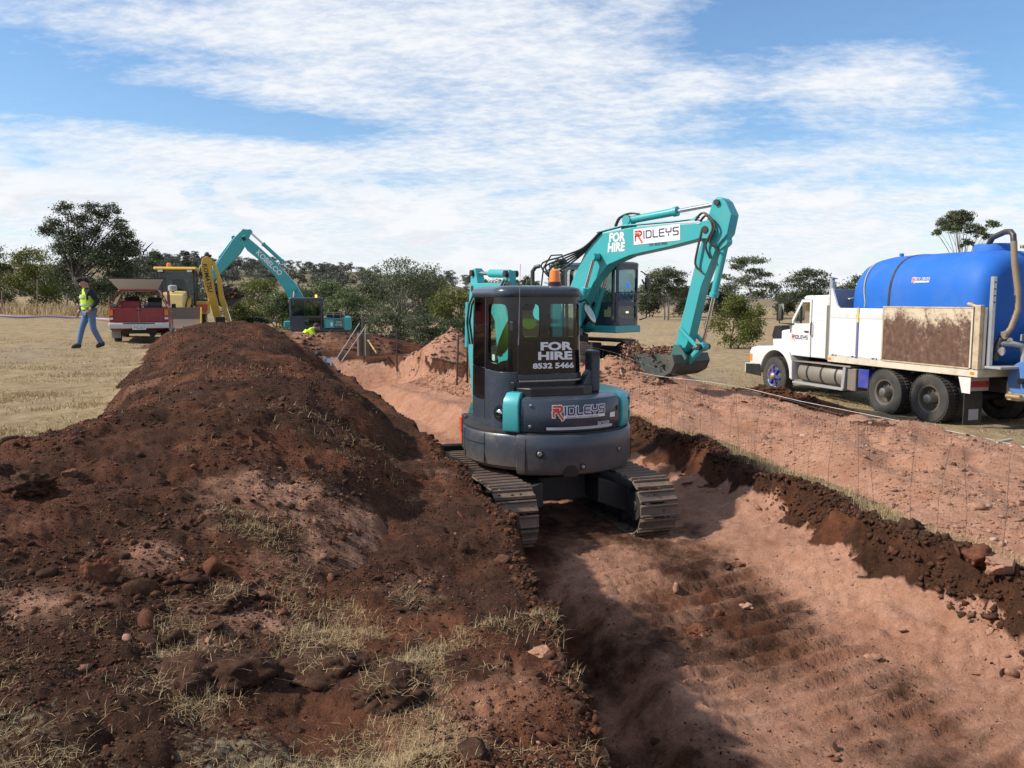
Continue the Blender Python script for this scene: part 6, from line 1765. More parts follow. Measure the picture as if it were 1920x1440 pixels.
LIST = [
    ('shrub_tree', 'rounded olive green tree left of the walking man', 70, 464, 112, 52, 'bush', 'olive', 7000, 2, BARKD),
    ('shrub_tree', 'dark tree cut by the left edge of the picture', 6, 461, 80, 57, 'bush', 'dark', 5000, 3, BARKD),
    ('shrub_tree', 'low dark tree behind the walking man under the tall gum', 140, 503, 130, 63, 'bush', 'dark', 5500, 4, BARKD),
    ('shrub_tree', 'dark dense tree behind the raised white hatch', 240, 487, 100, 63, 'bush', 'dark', 5500, 5, BARKD),
    ('shrub_tree', 'low dark scrub tree between the walking man and the red utility', 195, 522, 120, 59, 'bush', 'dark', 4500, 6, BARKD),
    ('gum_tree', 'small gum tree behind the yellow cab roof', 298, 472, 52, 82, 'gum', 'dark', 3000, 7, BARKD),
    ('gum_tree', 'lone small tree on the hill crest above the yellow cab', 356, 472, 20, 235, 'open', 'hill', 900, 8, BARKD),
    ('gum_tree', 'small tree behind the top of the yellow digging arm', 394, 474, 22, 240, 'gum', 'hill', 900, 9, BARKD),
    ('shrub', 'low green shrub behind the yellow digging arm', 445, 566, 80, 56, 'bush', 'olive', 3000, 10, BARKD),
    ('shrub_tree', 'bright green tree under the bent arm of the far excavator', 492, 525, 110, 68, 'bush', 'olive', 5000, 11, BARKD),
    ('shrub_tree', 'green bushy tree left of the far excavator cab', 532, 548, 90, 59, 'bush', 'green', 5000, 12, BARKD),
    ('gum_tree', 'pale green spreading tree behind the far excavator cab', 606, 526, 115, 62, 'gum', 'green', 6000, 13, BARK),
    ('gum_tree', 'grey green tree behind the leaning steel bars', 655, 540, 95, 58, 'gum', 'green', 5000, 14, BARK),
    ('gum_tree', 'dark gum left of the tallest tree in the gully', 690, 506, 90, 68, 'gum', 'gum', 4500, 15, BARKD),
    ('gum_tree', 'tallest gum in the gully with thin crown and forked trunk', 752, 486, 165, 54, 'gum', 'gum', 8000, 16, BARK),
    ('gum_tree', 'gum right of the tallest tree in the gully', 806, 507, 90, 60, 'gum', 'gum', 4500, 17, BARKD),
    ('shrub_tree', 'yellow green dense tree beside the arm of the compact excavator', 845, 536, 100, 47, 'bush', 'olive', 6000, 18, BARKD),
    ('shrub_tree', 'dark tree partly hidden by the compact excavator', 888, 548, 66, 52, 'bush', 'dark', 3500, 19, BARKD),
    ('shrub', 'dark undergrowth behind the two wooden fence posts', 655, 592, 90, 57, 'bush', 'dark', 3000, 20, BARKD),
    ('shrub', 'dark undergrowth behind the left end of the fence wires', 730, 588, 110, 46, 'bush', 'dark', 4000, 21, BARKD),
    ('shrub', 'dark undergrowth above the pale gravel heap', 806, 592, 110, 42, 'bush', 'dark', 4000, 22, BARKD),
    ('shrub', 'dark undergrowth against the left side of the compact excavator', 866, 598, 80, 41, 'bush', 'dark', 3500, 23, BARKD),
    ('shrub', 'green undergrowth behind the bending worker in yellow', 585, 592, 100, 57, 'bush', 'green', 3000, 24, BARKD),
    ('shrub', 'dark scrub below the far excavator bucket', 470, 590, 90, 57, 'bush', 'dark', 3000, 25, BARKD),
    ('gum_tree', 'gum crown showing above the compact excavator beacon', 1050, 487, 66, 76, 'gum', 'gum', 4000, 26, BARKD),
    ('shrub_tree', 'small dark tree between the blue green cylinder and the beacon', 988, 516, 50, 82, 'bush', 'dark', 2500, 27, BARKD),
    ('shrub_tree', 'green tree behind the raised cylinder of the compact excavator', 930, 524, 76, 74, 'bush', 'olive', 3000, 28, BARKD),
    ('gum_tree', 'white trunked gum right of the excavator cab', 1243, 510, 84, 78, 'gum', 'gum', 5500, 29, BARK),
    ('shrub_tree', 'dark bush touching the excavator cab on its right', 1216, 536, 66, 86, 'bush', 'dark', 3500, 30, BARKD),
    ('shrub_tree', 'dark bush between the white trunked gum and the raised arm', 1288, 540, 66, 84, 'bush', 'dark', 3500, 31, BARKD),
    ('shrub_tree', 'dark bush just behind the raised arm', 1335, 530, 60, 84, 'bush', 'dark', 3500, 32, BARKD),
    ('gum_tree', 'tall open gum with bare branches right of the raised arm', 1402, 485, 108, 80, 'open', 'gum', 4800, 33, BARK),
    ('shrub_tree', 'dark bush at the foot of the tall open gum', 1358, 545, 56, 86, 'bush', 'dark', 2500, 34, BARKD),
    ('shrub_tree', 'bright olive green bush in the paddock left of the white truck', 1384, 552, 112, 42, 'bush', 'olive', 9000, 35, BARKD),
    ('gum_tree', 'dark leafy gum above the white truck cab', 1512, 505, 112, 86, 'gum', 'dark', 5500, 36, BARKD),
    ('shrub_tree', 'dark low tree in front of the truck bonnet', 1474, 548, 50, 90, 'bush', 'dark', 2500, 37, BARKD),
    ('gum_tree', 'dark gum behind the truck exhaust stack', 1602, 518, 86, 102, 'gum', 'dark', 4000, 38, BARKD),
    ('gum_tree', 'tall airy gum rising behind the blue tank', 1792, 397, 108, 56, 'open', 'gum', 6500, 39, BARK),
]
TRACED = {33: [(1400, 491, 30, 7), (1374, 504, 13, 6), (1432, 519, 18, 6), (1358, 521, 11, 5), (1390, 531, 24, 9), (1440, 543, 22, 11), (1412, 511, 15, 6), (1366, 545, 18, 10), (1424, 556, 14, 7), (1386, 498, 14, 6)],
          39: [(1762, 425, 16, 12), (1776, 414, 15, 10), (1782, 428, 14, 9), (1806, 432, 13, 9), (1832, 448, 9, 6), (1800, 407, 17, 8), (1786, 401, 13, 5), (1816, 414, 13, 7), (1840, 424, 13, 6), (1828, 432, 9, 5), (1746, 436, 8, 7), (1800, 459, 12, 7), (1818, 440, 11, 6), (1770, 434, 10, 6), (1796, 424, 9, 5)],
          29: [(1228, 530, 22, 14), (1248, 520, 20, 11), (1262, 516, 20, 5), (1215, 545, 16, 12), (1272, 535, 14, 9), (1240, 545, 24, 12), (1280, 548, 14, 9), (1260, 552, 18, 9)]}
for nm, lab, u, vt, w, d, st, lf, n, sd_, bk in LIST:
    plant(nm, lab, 'shrub' if nm == 'shrub' else 'tree', u, vt, w, d, st, lf, n, sd_, bk, blobs_px=TRACED.get(sd_), stems=2 if st == 'bush' else (2 if sd_ in (16, 29) else 1), fork=.22 if st == 'bush' else (.50 if sd_ in (33, 39) else .38), rad=.075 if sd_ in (33, 39) else None)
# tree cover on the far hill: three kinds, copied
protos = []
for k in range(4):
    rng = np.random.default_rng(70 + k)
    H, Wd = (6.0, 5.5, 7.0, 4.5)[k], (7.5, 6.5, 7.0, 6.0)[k]
    bl = crown_blobs(rng, H, Wd, ('gum', 'bush', 'open', 'gum')[k])
    cr = leaves(rng, bl, 650, .62, sig=.34)
    tb = limbs(rng, bl[:7], H, .16, H * .3, (.2, 0))
    me = bpy.data.meshes.new('trunk'); me.from_pydata(tb.v, [], tb.f); me.materials.append(BARKD)
    cr.materials.append(LEAF['hill'])
    protos.append((cr, me))
rng = np.random.default_rng(5)
spots = []
for i in range(900):
    d = rng.uniform(205, 350); u = rng.uniform(250, 1010)
    x = (u - 960) / FPX * d
    z = float(base(np.array([x]), np.array([d]))[0])
    keep = fbm(np.array([x]), np.array([d]), .022, 3, .5, 9)[0] + .18 + .0005 * (d - 200)
    if rng.uniform() < keep * 1.1 and z > 1.2:
        spots.append((x, d, z))
spots = spots[:240]
for x, d, z in spots:
    k = int(rng.integers(0, 4))
    o = thing('hill_tree', 'small grey green tree on the far hillside', 'tree', (x, d, z), rng.uniform(0, 6.28), 'trees scattered over the far hillside')
    s = rng.uniform(.48, .86)
    o.scale = (s * rng.uniform(.9, 1.3), s, s * rng.uniform(.8, 1.15))
    link('crown', protos[k][0], None, o); link('trunk', protos[k][1], None, o)
# low scrub along the foot of the hill and the far plain: one mass
rng = np.random.default_rng(6)
bl = []
for i in range(230):
    d = rng.uniform(105, 420); u = rng.uniform(-250, 2300)
    if (d < 190 and u > 1150) or (u < 1000 and (d > 200 or rng.uniform() < .3)): continue
    x = (u - 960) / FPX * d
    z = float(base(np.array([x]), np.array([d]))[0])
    r = rng.uniform(1.4, 3.4)
    bl.append((x, d, z + r * .35, r, r * .62))
tag(link('far_scrub', leaves(rng, bl, 20000, .85, sub=5, sig=.42), LEAF['hill']), 'grey green scrub covering the foot of the far hill and plain', 'scrub', kind='stuff')
bl = []
for i in range(420):
    d = rng.uniform(620, 1700); u = rng.uniform(800, 2500)
    x = (u - 960) / FPX * d
    z = float(base(np.array([x]), np.array([d]))[0])
    r = rng.uniform(4, 10)
    bl.append((x, d, z + r * .3, r * 1.6, r * .55))
tag(link('distant_treeline', leaves(rng, bl, 14000, 3.0, sub=5, sig=.42), LEAF['hill']), 'thin blue green treeline along the horizon right of the excavators', 'treeline', kind='stuff')
# dead leaning branch on the left skyline
p = px(283, 458, 60)
b = MB(); q0, q1 = px(268, 474, 60), px(287, 454, 60)
b.tube([(0, 0, 0), tuple((q1 - q0) * .5 + Vector((0, 0, .03))), tuple(q1 - q0)], [.06, .04, .015], 6)
o = b.build('dead_branch', BARKD); o.location = q0
tag(o, 'bare dead branch sticking out of the tall gum at its right side', 'branch')
# ------------------------------------------------------------------ people
def skin_mesh(J, E, lv=2):
    """J name -> (x, y, z, r); E pairs; first joint of J is the root"""
    names = list(J)
    me = bpy.data.meshes.new('skin')
    me.from_pydata([J[n][:3] for n in names], [(names.index(a), names.index(b)) for a, b in E], [])
    ob = bpy.data.objects.new('skin', me)
    COL.objects.link(ob)
    ob.modifiers.new('s', 'SKIN').use_smooth_shade = True
    sv = me.skin_vertices[0].data
    for i, n in enumerate(names):
        r = J[n][3]
        sv[i].radius = (r, r) if not hasattr(r, '__len__') else r
        sv[i].use_root = i == 0
    sub = ob.modifiers.new('u', 'SUBSURF'); sub.levels = sub.render_levels = lv
    dg = bpy.context.evaluated_depsgraph_get()
    out = bpy.data.meshes.new_from_object(ob.evaluated_get(dg))
    bpy.data.objects.remove(ob); bpy.data.meshes.remove(me)
    return out
def person(name, label, loc, yaw, P, top, top_mat, legs_mat, vest=None, cap=None, hair=None, hand_r=True):
    """P: joint positions. Clothing follows the same joints a little further out."""
    root = None
    J = {'pelvis': (*P['pelvis'], .115), 'spine': (*P['spine'], .135), 'chest': (*P['chest'], .155), 'neck': (*P['neck'], .058), 'skull': (*P['head'], .098)}
    hd = Vector(P['head']); face = Vector(P['face']).normalized()
    J['crown'] = (*(hd + Vector((0, 0, .07)) - face * .015), .085)
    J['chin'] = (*(hd + face * .045 - Vector((0, 0, .075))), .050)
    E = [('pelvis', 'spine'), ('spine', 'chest'), ('chest', 'neck'), ('neck', 'skull'), ('skull', 'crown'), ('skull', 'chin')]
    for s in 'lr':
        J['sh' + s] = (*P['sh' + s], .062); J['el' + s] = (*P['el' + s], .045); J['wr' + s] = (*P['wr' + s], .031)
        E += [('chest', 'sh' + s), ('sh' + s, 'el' + s), ('el' + s, 'wr' + s)]
        J['hip' + s] = (*P['hip' + s], .095); J['kn' + s] = (*P['kn' + s], .062); J['an' + s] = (*P['an' + s], .045); J['to' + s] = (*P['to' + s], .038)
        E += [('pelvis', 'hip' + s), ('hip' + s, 'kn' + s), ('kn' + s, 'an' + s), ('an' + s, 'to' + s)]
        el, wr = Vector(P['el' + s]), Vector(P['wr' + s])
        d = (wr - el).normalized(); side = d.cross(Vector((0, 1, 0))).normalized()
        fw = side.cross(d).normalized()
        pm = wr + d * .075
        J['pm' + s] = (*pm, .036); E.append(('wr' + s, 'pm' + s))
        for k in range(4):
            o = fw * (.027 - .018 * k)
            L = (.072, .080, .074, .058)[k]
            a = pm + o + d * .02; m_ = a + d * L * .5 + side * .012 * (1 if s == 'l' else -1); e = m_ + d * L * .42 + side * .028 * (1 if s == 'l' else -1)
            J[f'f{k}a{s}'] = (*a, .010); J[f'f{k}b{s}'] = (*m_, .009); J[f'f{k}c{s}'] = (*e, .007)
            E += [('pm' + s, f'f{k}a{s}'), (f'f{k}a{s}', f'f{k}b{s}'), (f'f{k}b{s}', f'f{k}c{s}')]
        ta = wr + d * .035 + fw * .035; tb_ = ta + d * .035 + fw * .022; te = tb_ + d * .03 + fw * .004
        J['ta' + s] = (*ta, .012); J['tb' + s] = (*tb_, .010); J['tc' + s] = (*te, .008)
        E += [('wr' + s, 'ta' + s), ('ta' + s, 'tb' + s), ('tb' + s, 'tc' + s)]
    J['nose'] = (*(hd + face * .112 - Vector((0, 0, .015))), .016); E.append(('skull', 'nose'))
    sd_ = face.cross(Vector((0, 0, 1))).normalized()
    for k, sg in (('earl', -1), ('earr', 1)):
        J[k] = (*(hd + sd_ * sg * .092 - Vector((0, 0, .01))), .018); E.append(('skull', k))
    body = skin_mesh(J, E)
    root = link(name, body, SKIN)
    root.location = loc; root.rotation_euler = (0, 0, yaw)
    tag(root, label, 'person')
    def cloth(nm, keys, edges, scale, mat, add=.012, ends=()):
        K = {}
        for k in keys:
            r = J[k][3]
            K[k] = (*J[k][:3], r * scale + add)
        for k, p, r in ends:
            K[k] = (*p, r)
        return link(nm, skin_mesh(K, edges), mat, root)
    lerp = lambda a, b, t: tuple(Vector(a).lerp(Vector(b), t))
    # trousers
    ends = [('cuff' + s, lerp(P['an' + s], P['to' + s], .06), .062) for s in 'lr']
    cloth('trousers', ['pelvis', 'hipl', 'hipr', 'knl', 'knr'], [('pelvis', 'hipl'), ('hipl', 'knl'), ('knl', 'cuffl'), ('pelvis', 'hipr'), ('hipr', 'knr'), ('knr', 'cuffr')], 1.04, legs_mat, .012, ends)
    ends = [('wa', lerp(P['pelvis'], P['spine'], .15), .145)] + [('cf' + s, lerp(P['el' + s], P['wr' + s], .93), .040) for s in 'lr']
    cloth(top, ['spine', 'chest', 'neck', 'shl', 'shr', 'ell', 'elr'], [('wa', 'spine'), ('spine', 'chest'), ('chest', 'neck'), ('chest', 'shl'), ('shl', 'ell'), ('ell', 'cfl'), ('chest', 'shr'), ('shr', 'elr'), ('elr', 'cfr')], 1.06, top_mat, .018, ends)
    if vest:
        ends = [('wa', lerp(P['pelvis'], P['spine'], .40), .160), ('vn', lerp(P['chest'], P['neck'], .55), .100)] + [('vs' + s, lerp(P['chest'], P['sh' + s], .80), .112) for s in 'lr']
        v = cloth('vest', ['spine', 'chest'], [('wa', 'spine'), ('spine', 'chest'), ('chest', 'vn'), ('chest', 'vsl'), ('chest', 'vsr')], 1.08, vest, .036, ends)
        ax = (Vector(P['chest']) - Vector(P['spine'])).normalized()
        c0 = Vector(P['spine'])
        for t in (-.06, .12):
            c = c0 + ax * t
            b = MB()
            up = ax.orthogonal().normalized(); w = ax.cross(up)
            ring = lambda o_, r_: [tuple(c + ax * o_ + (up * math.cos(a) + w * math.sin(a)) * r_) for a in [2 * math.pi * k / 20 for k in range(20)]]
            b.loft([ring(-.024, .186), ring(-.022, .192), ring(.022, .192), ring(.024, .186)], cap=False)
            b.build('reflective_band', REFLECT, v)
    for s in 'lr':
        an, to = Vector(P['an' + s]), Vector(P['to' + s])
        K = {'a': (*(an + Vector((0, 0, .07))), .062), 'b': (*(an - Vector((0, 0, .02))), .062), 'h': (*(an - (to - an).normalized() * .04 - Vector((0, 0, .03))), .048), 'c': (*an.lerp(to, .6), .054), 'd': (*to, .044)}
        link('boot', skin_mesh(K, [('a', 'b'), ('b', 'h'), ('b', 'c'), ('c', 'd')]), LEATHER, root)
    hb = MB()
    hb.ball(tuple(hd + Vector((0, 0, .040)) - face * .022), (.100, .106, .098), 16, 10)
    if cap:
        k = Vector((face.x, face.y, 0)).normalized()
        hb.tube([hd + Vector((0, 0, .075)) + k * .05, hd + Vector((0, 0, .06)) + k * .13, hd + Vector((0, 0, .045)) + k * .18], [.062, .058, .022], 10)
        for i in range(len(hb.v)):
            pass
        hb.build('cap', cap, root, sharp=60)
    if hair:
        hb.build('hair', hair, root, sharp=60)
    return root
WALK = dict(pelvis=(0, 0, .95), spine=(0, .015, 1.16), chest=(0, .03, 1.36), neck=(0, .06, 1.50), head=(0, .10, 1.62), face=(0, 1, -.45),
            shl=(-.185, .02, 1.42), ell=(-.28, -.10, 1.16), wrl=(-.20, .05, .97), shr=(.185, .03, 1.42), elr=(.245, .04, 1.14), wrr=(.24, .15, .91),
            hipl=(-.095, 0, .90), knl=(-.10, -.03, .50), anl=(-.10, -.23, .11), tol=(-.10, -.07, .04),
            hipr=(.095, .01, .90), knr=(.10, .16, .51), anr=(.10, .25, .085), tor=(.11, .44, .05))
gz = lambda x, y: float(base(np.array([x]), np.array([y]))[0])
p = px(171, 650, 22)
walker = person('person', 'man in dark cap and yellow vest walking over the dry grass beside the red utility', (p.x, 22, gz(p.x, 22) - .01), R(138), WALK, 'jacket', DARKCLOTH, DENIM, HIVIS, cap=DARKCLOTH)
walker.scale = (1.07, 1.07, 1.07)
BEND = dict(pelvis=(0, -.22, .86), spine=(0, -.09, 1.03), chest=(0, .08, 1.17), neck=(0, .20, 1.25), head=(0, .30, 1.29), face=(0, .7, -.8),
            shl=(-.185, .10, 1.19), ell=(-.25, .26, .96), wrl=(-.16, .42, .76), shr=(.185, .10, 1.19), elr=(.25, .26, .96), wrr=(.16, .42, .76),
            hipl=(-.10, -.20, .82), knl=(-.11, .02, .46), anl=(-.11, -.10, .09), tol=(-.12, .08, .04),
            hipr=(.10, -.20, .82), knr=(.11, .04, .46), anr=(.11, -.04, .09), tor=(.12, .14, .04))
p = px(577, 632, 27)
person('person', 'worker in bright yellow top bending over beside the far excavator', (p.x, 27, p.z - .98), R(-80), BEND, 'shirt', HIVIS, DARKCLOTH, None, hair=HAIR)
p = px(612, 686, 20.6)
person('person', 'worker in a pale grey shirt stooping in the narrow far end of the trench', (p.x, 20.6, p.z - 1.05), R(150), BEND, 'shirt', WHITECLOTH, DARKCLOTH, None, hair=HAIR)
SIT = dict(pelvis=(0, -.05, .12), spine=(0, -.10, .34), chest=(0, -.10, .54), neck=(0, -.07, .68), head=(0, -.03, .80), face=(0, 1, -.1),
           shl=(-.185, -.08, .60), ell=(-.24, .05, .36), wrl=(-.20, .26, .30), shr=(.185, -.08, .60), elr=(.24, .05, .36), wrr=(.20, .26, .30),
           hipl=(-.10, -.02, .11), knl=(-.13, .40, .14), anl=(-.13, .42, -.27), tol=(-.14, .56, -.31),
           hipr=(.10, -.02, .11), knr=(.13, .40, .14), anr=(.13, .42, -.27), tor=(.14, .56, -.31))
M0 = Matrix.Translation(MX.location) @ Euler(MX.rotation_euler).to_matrix().to_4x4()
q = M0 @ Vector((-.22, .05, 1.50))
person('person', 'driver in yellow top seated inside the compact excavator cab', q, R(18), SIT, 'shirt', HIVIS, DARKCLOTH, None, hair=HAIR)

# ------------------------------------------------------------------ fences, bars, wires, hoses on the ground
WIRE = paint('fence_wire', (.14, .125, .115), .6, metal=.3, dirt=.3)
PICKET = paint('star_picket', (.03, .026, .024), .6, dirt=.2)
WOODP = paint('weathered_post', (.16, .125, .095), .85, dirt=.4, dcol=(.07, .055, .045), scale=9)
PALEBAR = paint('pale_steel_bar', (.36, .36, .35), .45, metal=.4, dirt=.2)
fence = thing('wire_fence', 'ringlock wire fence on dark star pickets along the right edge of the trench', 'fence', (0, 0, 0))
A = px(682, 655, 24.4); P1 = px(744, 669, 22.3); P2 = px(856, 697, 19.2)
posts = [(A, 1.05), (P1, .80), (P2, .86), (Vector((1.35, 14.0, gz(1.35, 14.0) + .1)), 1.0), (Vector((4.15, 4.4, gz(4.15, 4.4))), 1.1)]
for i, (q, h) in enumerate(posts):
    b = MB(); ln = Vector((.05, 0, h)) if i == 2 else Vector((.0, .02, h))
    b.tube([q - Vector((0, 0, .4)), q + ln], .022, 6); b.box(q.x - .008, q.x + .008, q.y - .03, q.y + .03, q.z - .3, q.z + h * .9) if i == 99 else None
    b.build('star_picket', PICKET, fence)
for k, hh in enumerate((.28, .52, .76, .98)):
    for (a, ha), (c, hc) in zip(posts[:-1], posts[1:]):
        L = (c - a).length; n = max(4, int(L / .5)); pts = []
        for i in range(n + 1):
            t = i / n
            sag = -.10 * math.sin(math.pi * t) * (L / 8)
            w = a.lerp(c, t)
            pts.append((w.x + .02 * math.sin(9 * t + k), w.y, w.z + hh * (ha + (hc - ha) * t) / 1.05 + sag + .025 * math.sin(17 * t + 2 * k)))
        MB().tube(pts, .0017, 4, cap=False).build('wire', WIRE, fence)
a, c = posts[3][0], posts[4][0]
for i in range(1, 30):
    t = (i + random.uniform(-.3, .3)) / 30
    w = a.lerp(c, t)
    sag = -.10 * math.sin(math.pi * t) * ((c - a).length / 8)
    lean = random.uniform(-.11, .11)
    MB().tube([(w.x, w.y, w.z + .02), (w.x + lean * .2, w.y + random.uniform(-.05, .05), w.z + .45 + sag), (w.x + lean, w.y, w.z + .95 + sag)], .0020, 4, cap=False).build('stay_wire', WIRE, fence)
for u, lab in ((675, 'left of the two short grey wooden posts at the far end of the trench'), (688, 'right of the two short grey wooden posts at the far end of the trench')):
    q = px(u, 657, 24.8)
    o = MB().tube([(0, 0, -.4), (0, 0, .50), (0, 0, .515)], [.085, .08, .06], 10).build('fence_post', WOODP)
    o.location = q; tag(o, lab, 'fence post', 'short wooden posts at the trench end')
q0, q1 = px(690, 638, 24.6), px(706, 662, 23.6)
o = MB().tube([(0, 0, 0), tuple(q1 - q0)], .022, 6).build('stay_pole', paint('yellow_timber', (.42, .30, .13), .8)); o.location = q0
tag(o, 'short yellowish timber stay leaning on the wooden fence posts', 'pole')
q = px(681, 650, 24.9)
o = MB().tube([(0, 0, -.5), (0, 0, px(681, 590, 24.9).z - q.z)], .035, 8).build('iron_post', PICKET); o.location = q
tag(o, 'tall dark iron post between the two wooden posts', 'post')
for (u0, v0, u1, v1, lab) in ((624, 684, 674, 606, 'upper of the two pale steel bars leaning out of the trench'), (640, 678, 684, 614, 'lower of the two pale steel bars leaning on the iron post')):
    q0, q1 = px(u0, v0, 21.9), px(u1, v1, 24.3)
    o = MB().tube([(0, 0, 0), tuple(q1 - q0)], .014, 8).build('steel_bar', PALEBAR); o.location = q0
    tag(o, lab, 'steel bar', 'steel bars leaning by the trench')
# loose pale wire strung over the spoil
pts = [px(u, v, d) for u, v, d in ((1110, 678, 17.6), (1180, 695, 17.2), (1240, 706, 16.9), (1330, 716, 16.2), (1400, 728, 15.8), (1500, 752, 15.0), (1600, 772, 14.2), (1700, 792, 13.6), (1800, 812, 13.0), (1940, 842, 12.2))]
o = MB().tube(pts, .0048, 5, cap=False).build('loose_wire', paint('pale_wire', (.55, .52, .48), .5))
tag(o, 'pale loose wire strung across the pink spoil towards the truck', 'wire')
# back fence by the left-hand trees
lf = thing('wire_fence', 'old wire fence on thin leaning posts under the left-hand trees', 'fence', (0, 0, 0))
tops = []
for u, h in ((-60, 1.2), (6, 1.15), (73, 1.9), (127, 1.15), (205, 1.1), (300, 1.1)):
    x = (u - 960) / FPX * 47; z = gz(x, 47)
    b = MB(); b.tube([(x, 47, z - .2), (x + .12, 47, z + h)], .045, 6); b.build('post', WOODP, lf)
    tops.append((x + .1, 47, z))
for hh in (.45, .95):
    MB().tube([(x, y, z + hh) for x, y, z in tops], .006, 4, cap=False).build('wire', WIRE, lf)
pts = []
for i in range(30):
    x = -29 + 9.5 * i / 29; y = 41 + .8 * math.sin(i * .35)
    pts.append((x, y, gz(x, y) + .06 + .05 * math.sin(i * .6) ** 2))
tag(MB().tube(pts, .055, 6).build('lay_flat_hose', paint('mauve_hose', (.34, .26, .36), .7, dirt=.3)), 'long mauve hose lying on the grass at the far left', 'hose')
pts = [px(u, v, 1) for u, v in ()]
hz_ = lambda x, y: gz(x, y) + .02
pp = [(9.2, 15.1), (8.75, 14.75), (8.55, 14.45), (8.75, 14.2), (9.3, 14.1), (10.2, 14.3)]
tag(MB().tube([(x, y, hz_(x, y) + .01) for x, y in pp], .022, 8).build('water_hose', paint('cream_hose', (.62, .50, .40), .5, dirt=.2)), 'cream hose loop lying on the grass behind the white truck', 'hose')

# ------------------------------------------------------------------ clods, stones, straw
def ico():
    t = (1 + 5 ** .5) / 2
    v = np.array([(-1, t, 0), (1, t, 0), (-1, -t, 0), (1, -t, 0), (0, -1, t), (0, 1, t), (0, -1, -t), (0, 1, -t), (t, 0, -1), (t, 0, 1), (-t, 0, -1), (-t, 0, 1)], float)
    v /= np.linalg.norm(v[0])
    f = np.array([(0, 11, 5), (0, 5, 1), (0, 1, 7), (0, 7, 10), (0, 10, 11), (1, 5, 9), (5, 11, 4), (11, 10, 2), (10, 7, 6), (7, 1, 8), (3, 9, 4), (3, 4, 2), (3, 2, 6), (3, 6, 8), (3, 8, 9), (4, 9, 5), (2, 4, 11), (6, 2, 10), (8, 6, 7), (9, 8, 1)])
    return v, f
def subdiv(v, f):
    V = [tuple(p) for p in v]; cache = {}; out = []
    def mid(a, b):
        k = (min(a, b), max(a, b))
        if k not in cache:
            m_ = (np.array(V[a]) + np.array(V[b])) / 2
            V.append(tuple(m_ / np.linalg.norm(m_))); cache[k] = len(V) - 1
        return cache[k]
    for a, b, c in f:
        x, y, z = mid(a, b), mid(b, c), mid(c, a)
        out += [(a, x, z), (b, y, x), (c, z, y), (x, y, z)]
    return np.array(V), np.array(out)
OCT = (np.array([(1, 0, 0), (-1, 0, 0), (0, 1, 0), (0, -1, 0), (0, 0, 1), (0, 0, -1)], float), np.array([(0, 2, 4), (2, 1, 4), (1, 3, 4), (3, 0, 4), (2, 0, 5), (1, 2, 5), (3, 1, 5), (0, 3, 5)]))
ICO0 = ico(); ICO1 = subdiv(*ICO0); ICO2 = subdiv(*ICO1); ICO3 = subdiv(*ICO2); ICO4 = subdiv(*ICO3)
from mathutils import noise as mnoise
def clods(name, pos, size, pink, tone, rng, geo=ICO0, flat=.78):
    v, f = geo
    n, k = len(pos), len(v)
    M = rng.normal(size=(n, 3, 3)) * (.24 if k < 20 else .36) + np.eye(3) * 1.0
    q = rng.normal(size=(n, 4)); q /= np.linalg.norm(q, axis=1)[:, None]
    w, x, y, z = q.T
    Rm = np.stack([np.stack([1 - 2 * (y * y + z * z), 2 * (x * y - z * w), 2 * (x * z + y * w)], -1), np.stack([2 * (x * y + z * w), 1 - 2 * (x * x + z * z), 2 * (y * z - x * w)], -1), np.stack([2 * (x * z - y * w), 2 * (y * z + x * w), 1 - 2 * (x * x + y * y)], -1)], 1)
    jit = 1 + rng.normal(size=(n, k, 1)) * (.20 if k < 20 else .13)
    V = np.einsum('nij,kj->nki', np.einsum('nij,njk->nik', M, Rm), v) * jit * size[:, None, None]
    V[:, :, 2] *= flat
    V += pos[:, None, :]
    F = (f[None] + (np.arange(n) * k)[:, None, None]).reshape(-1, 3)
    return np_mesh(name, V.reshape(-1, 3), F, {'pink': np.repeat(pink, k), 'tone': np.repeat(tone, k)}, smooth=False)
def verts_of(o, extra=('pink', 'straw', 'field')):
    me = o.data; n = len(me.vertices)
    co = np.empty(n * 3, np.float32); me.vertices.foreach_get('co', co)
    out = [co.reshape(-1, 3).astype(float)]
    for e in extra:
        a = np.empty(n, np.float32); me.attributes[e].data.foreach_get('value', a); out.append(a)
    return out
def scatter_clods(name, label, o, n, rng, smin, smax, pw, mask=None, pinkadd=0.0, geo=ICO0, clump=1.0):
    co, pk, st, fi = verts_of(o)
    r = np.hypot(co[:, 0], co[:, 1])
    ok = (np.abs(np.arctan2(co[:, 0], co[:, 1])) < R(38)) & (co[:, 1] > 1.8)
    if mask is not None:
        ok &= mask(co, pk, st, fi)
    idx = np.where(ok)[0]
    w = np.clip(.5 + clump * 1.6 * fbm(co[idx, 0], co[idx, 1], 1.6, 3, .6, 404), .03, 2) ** 1.6
    idx = rng.choice(idx, n, p=w / w.sum())
    s = smin + (smax - smin) * rng.uniform(size=n) ** pw
    s = np.maximum(s, .0008 * r[idx])
    pos = co[idx] + rng.normal(size=(n, 3)) * np.array([.4, .4, 0]) * s[:, None] + np.array([0, 0, .25]) * s[:, None]
    tone = rng.uniform(size=n)
    pink = np.clip(pk[idx] + rng.normal(size=n) * .18 + pinkadd, 0, 1)
    m = link(name, clods(name, pos, s, pink, tone, rng, geo), CLOD)
    return tag(m, label, 'loose soil', kind='stuff')
rng = np.random.default_rng(21)
scatter_clods('fine_crumbs', 'fine dark crumbs over the long topsoil heap', heap1, 36000, rng, .0022, .010, 2.6, geo=OCT, clump=.5)
scatter_clods('loose_clods', 'loose dark clods over the long topsoil heap', heap1, 5000, rng, .005, .026, 4.2)
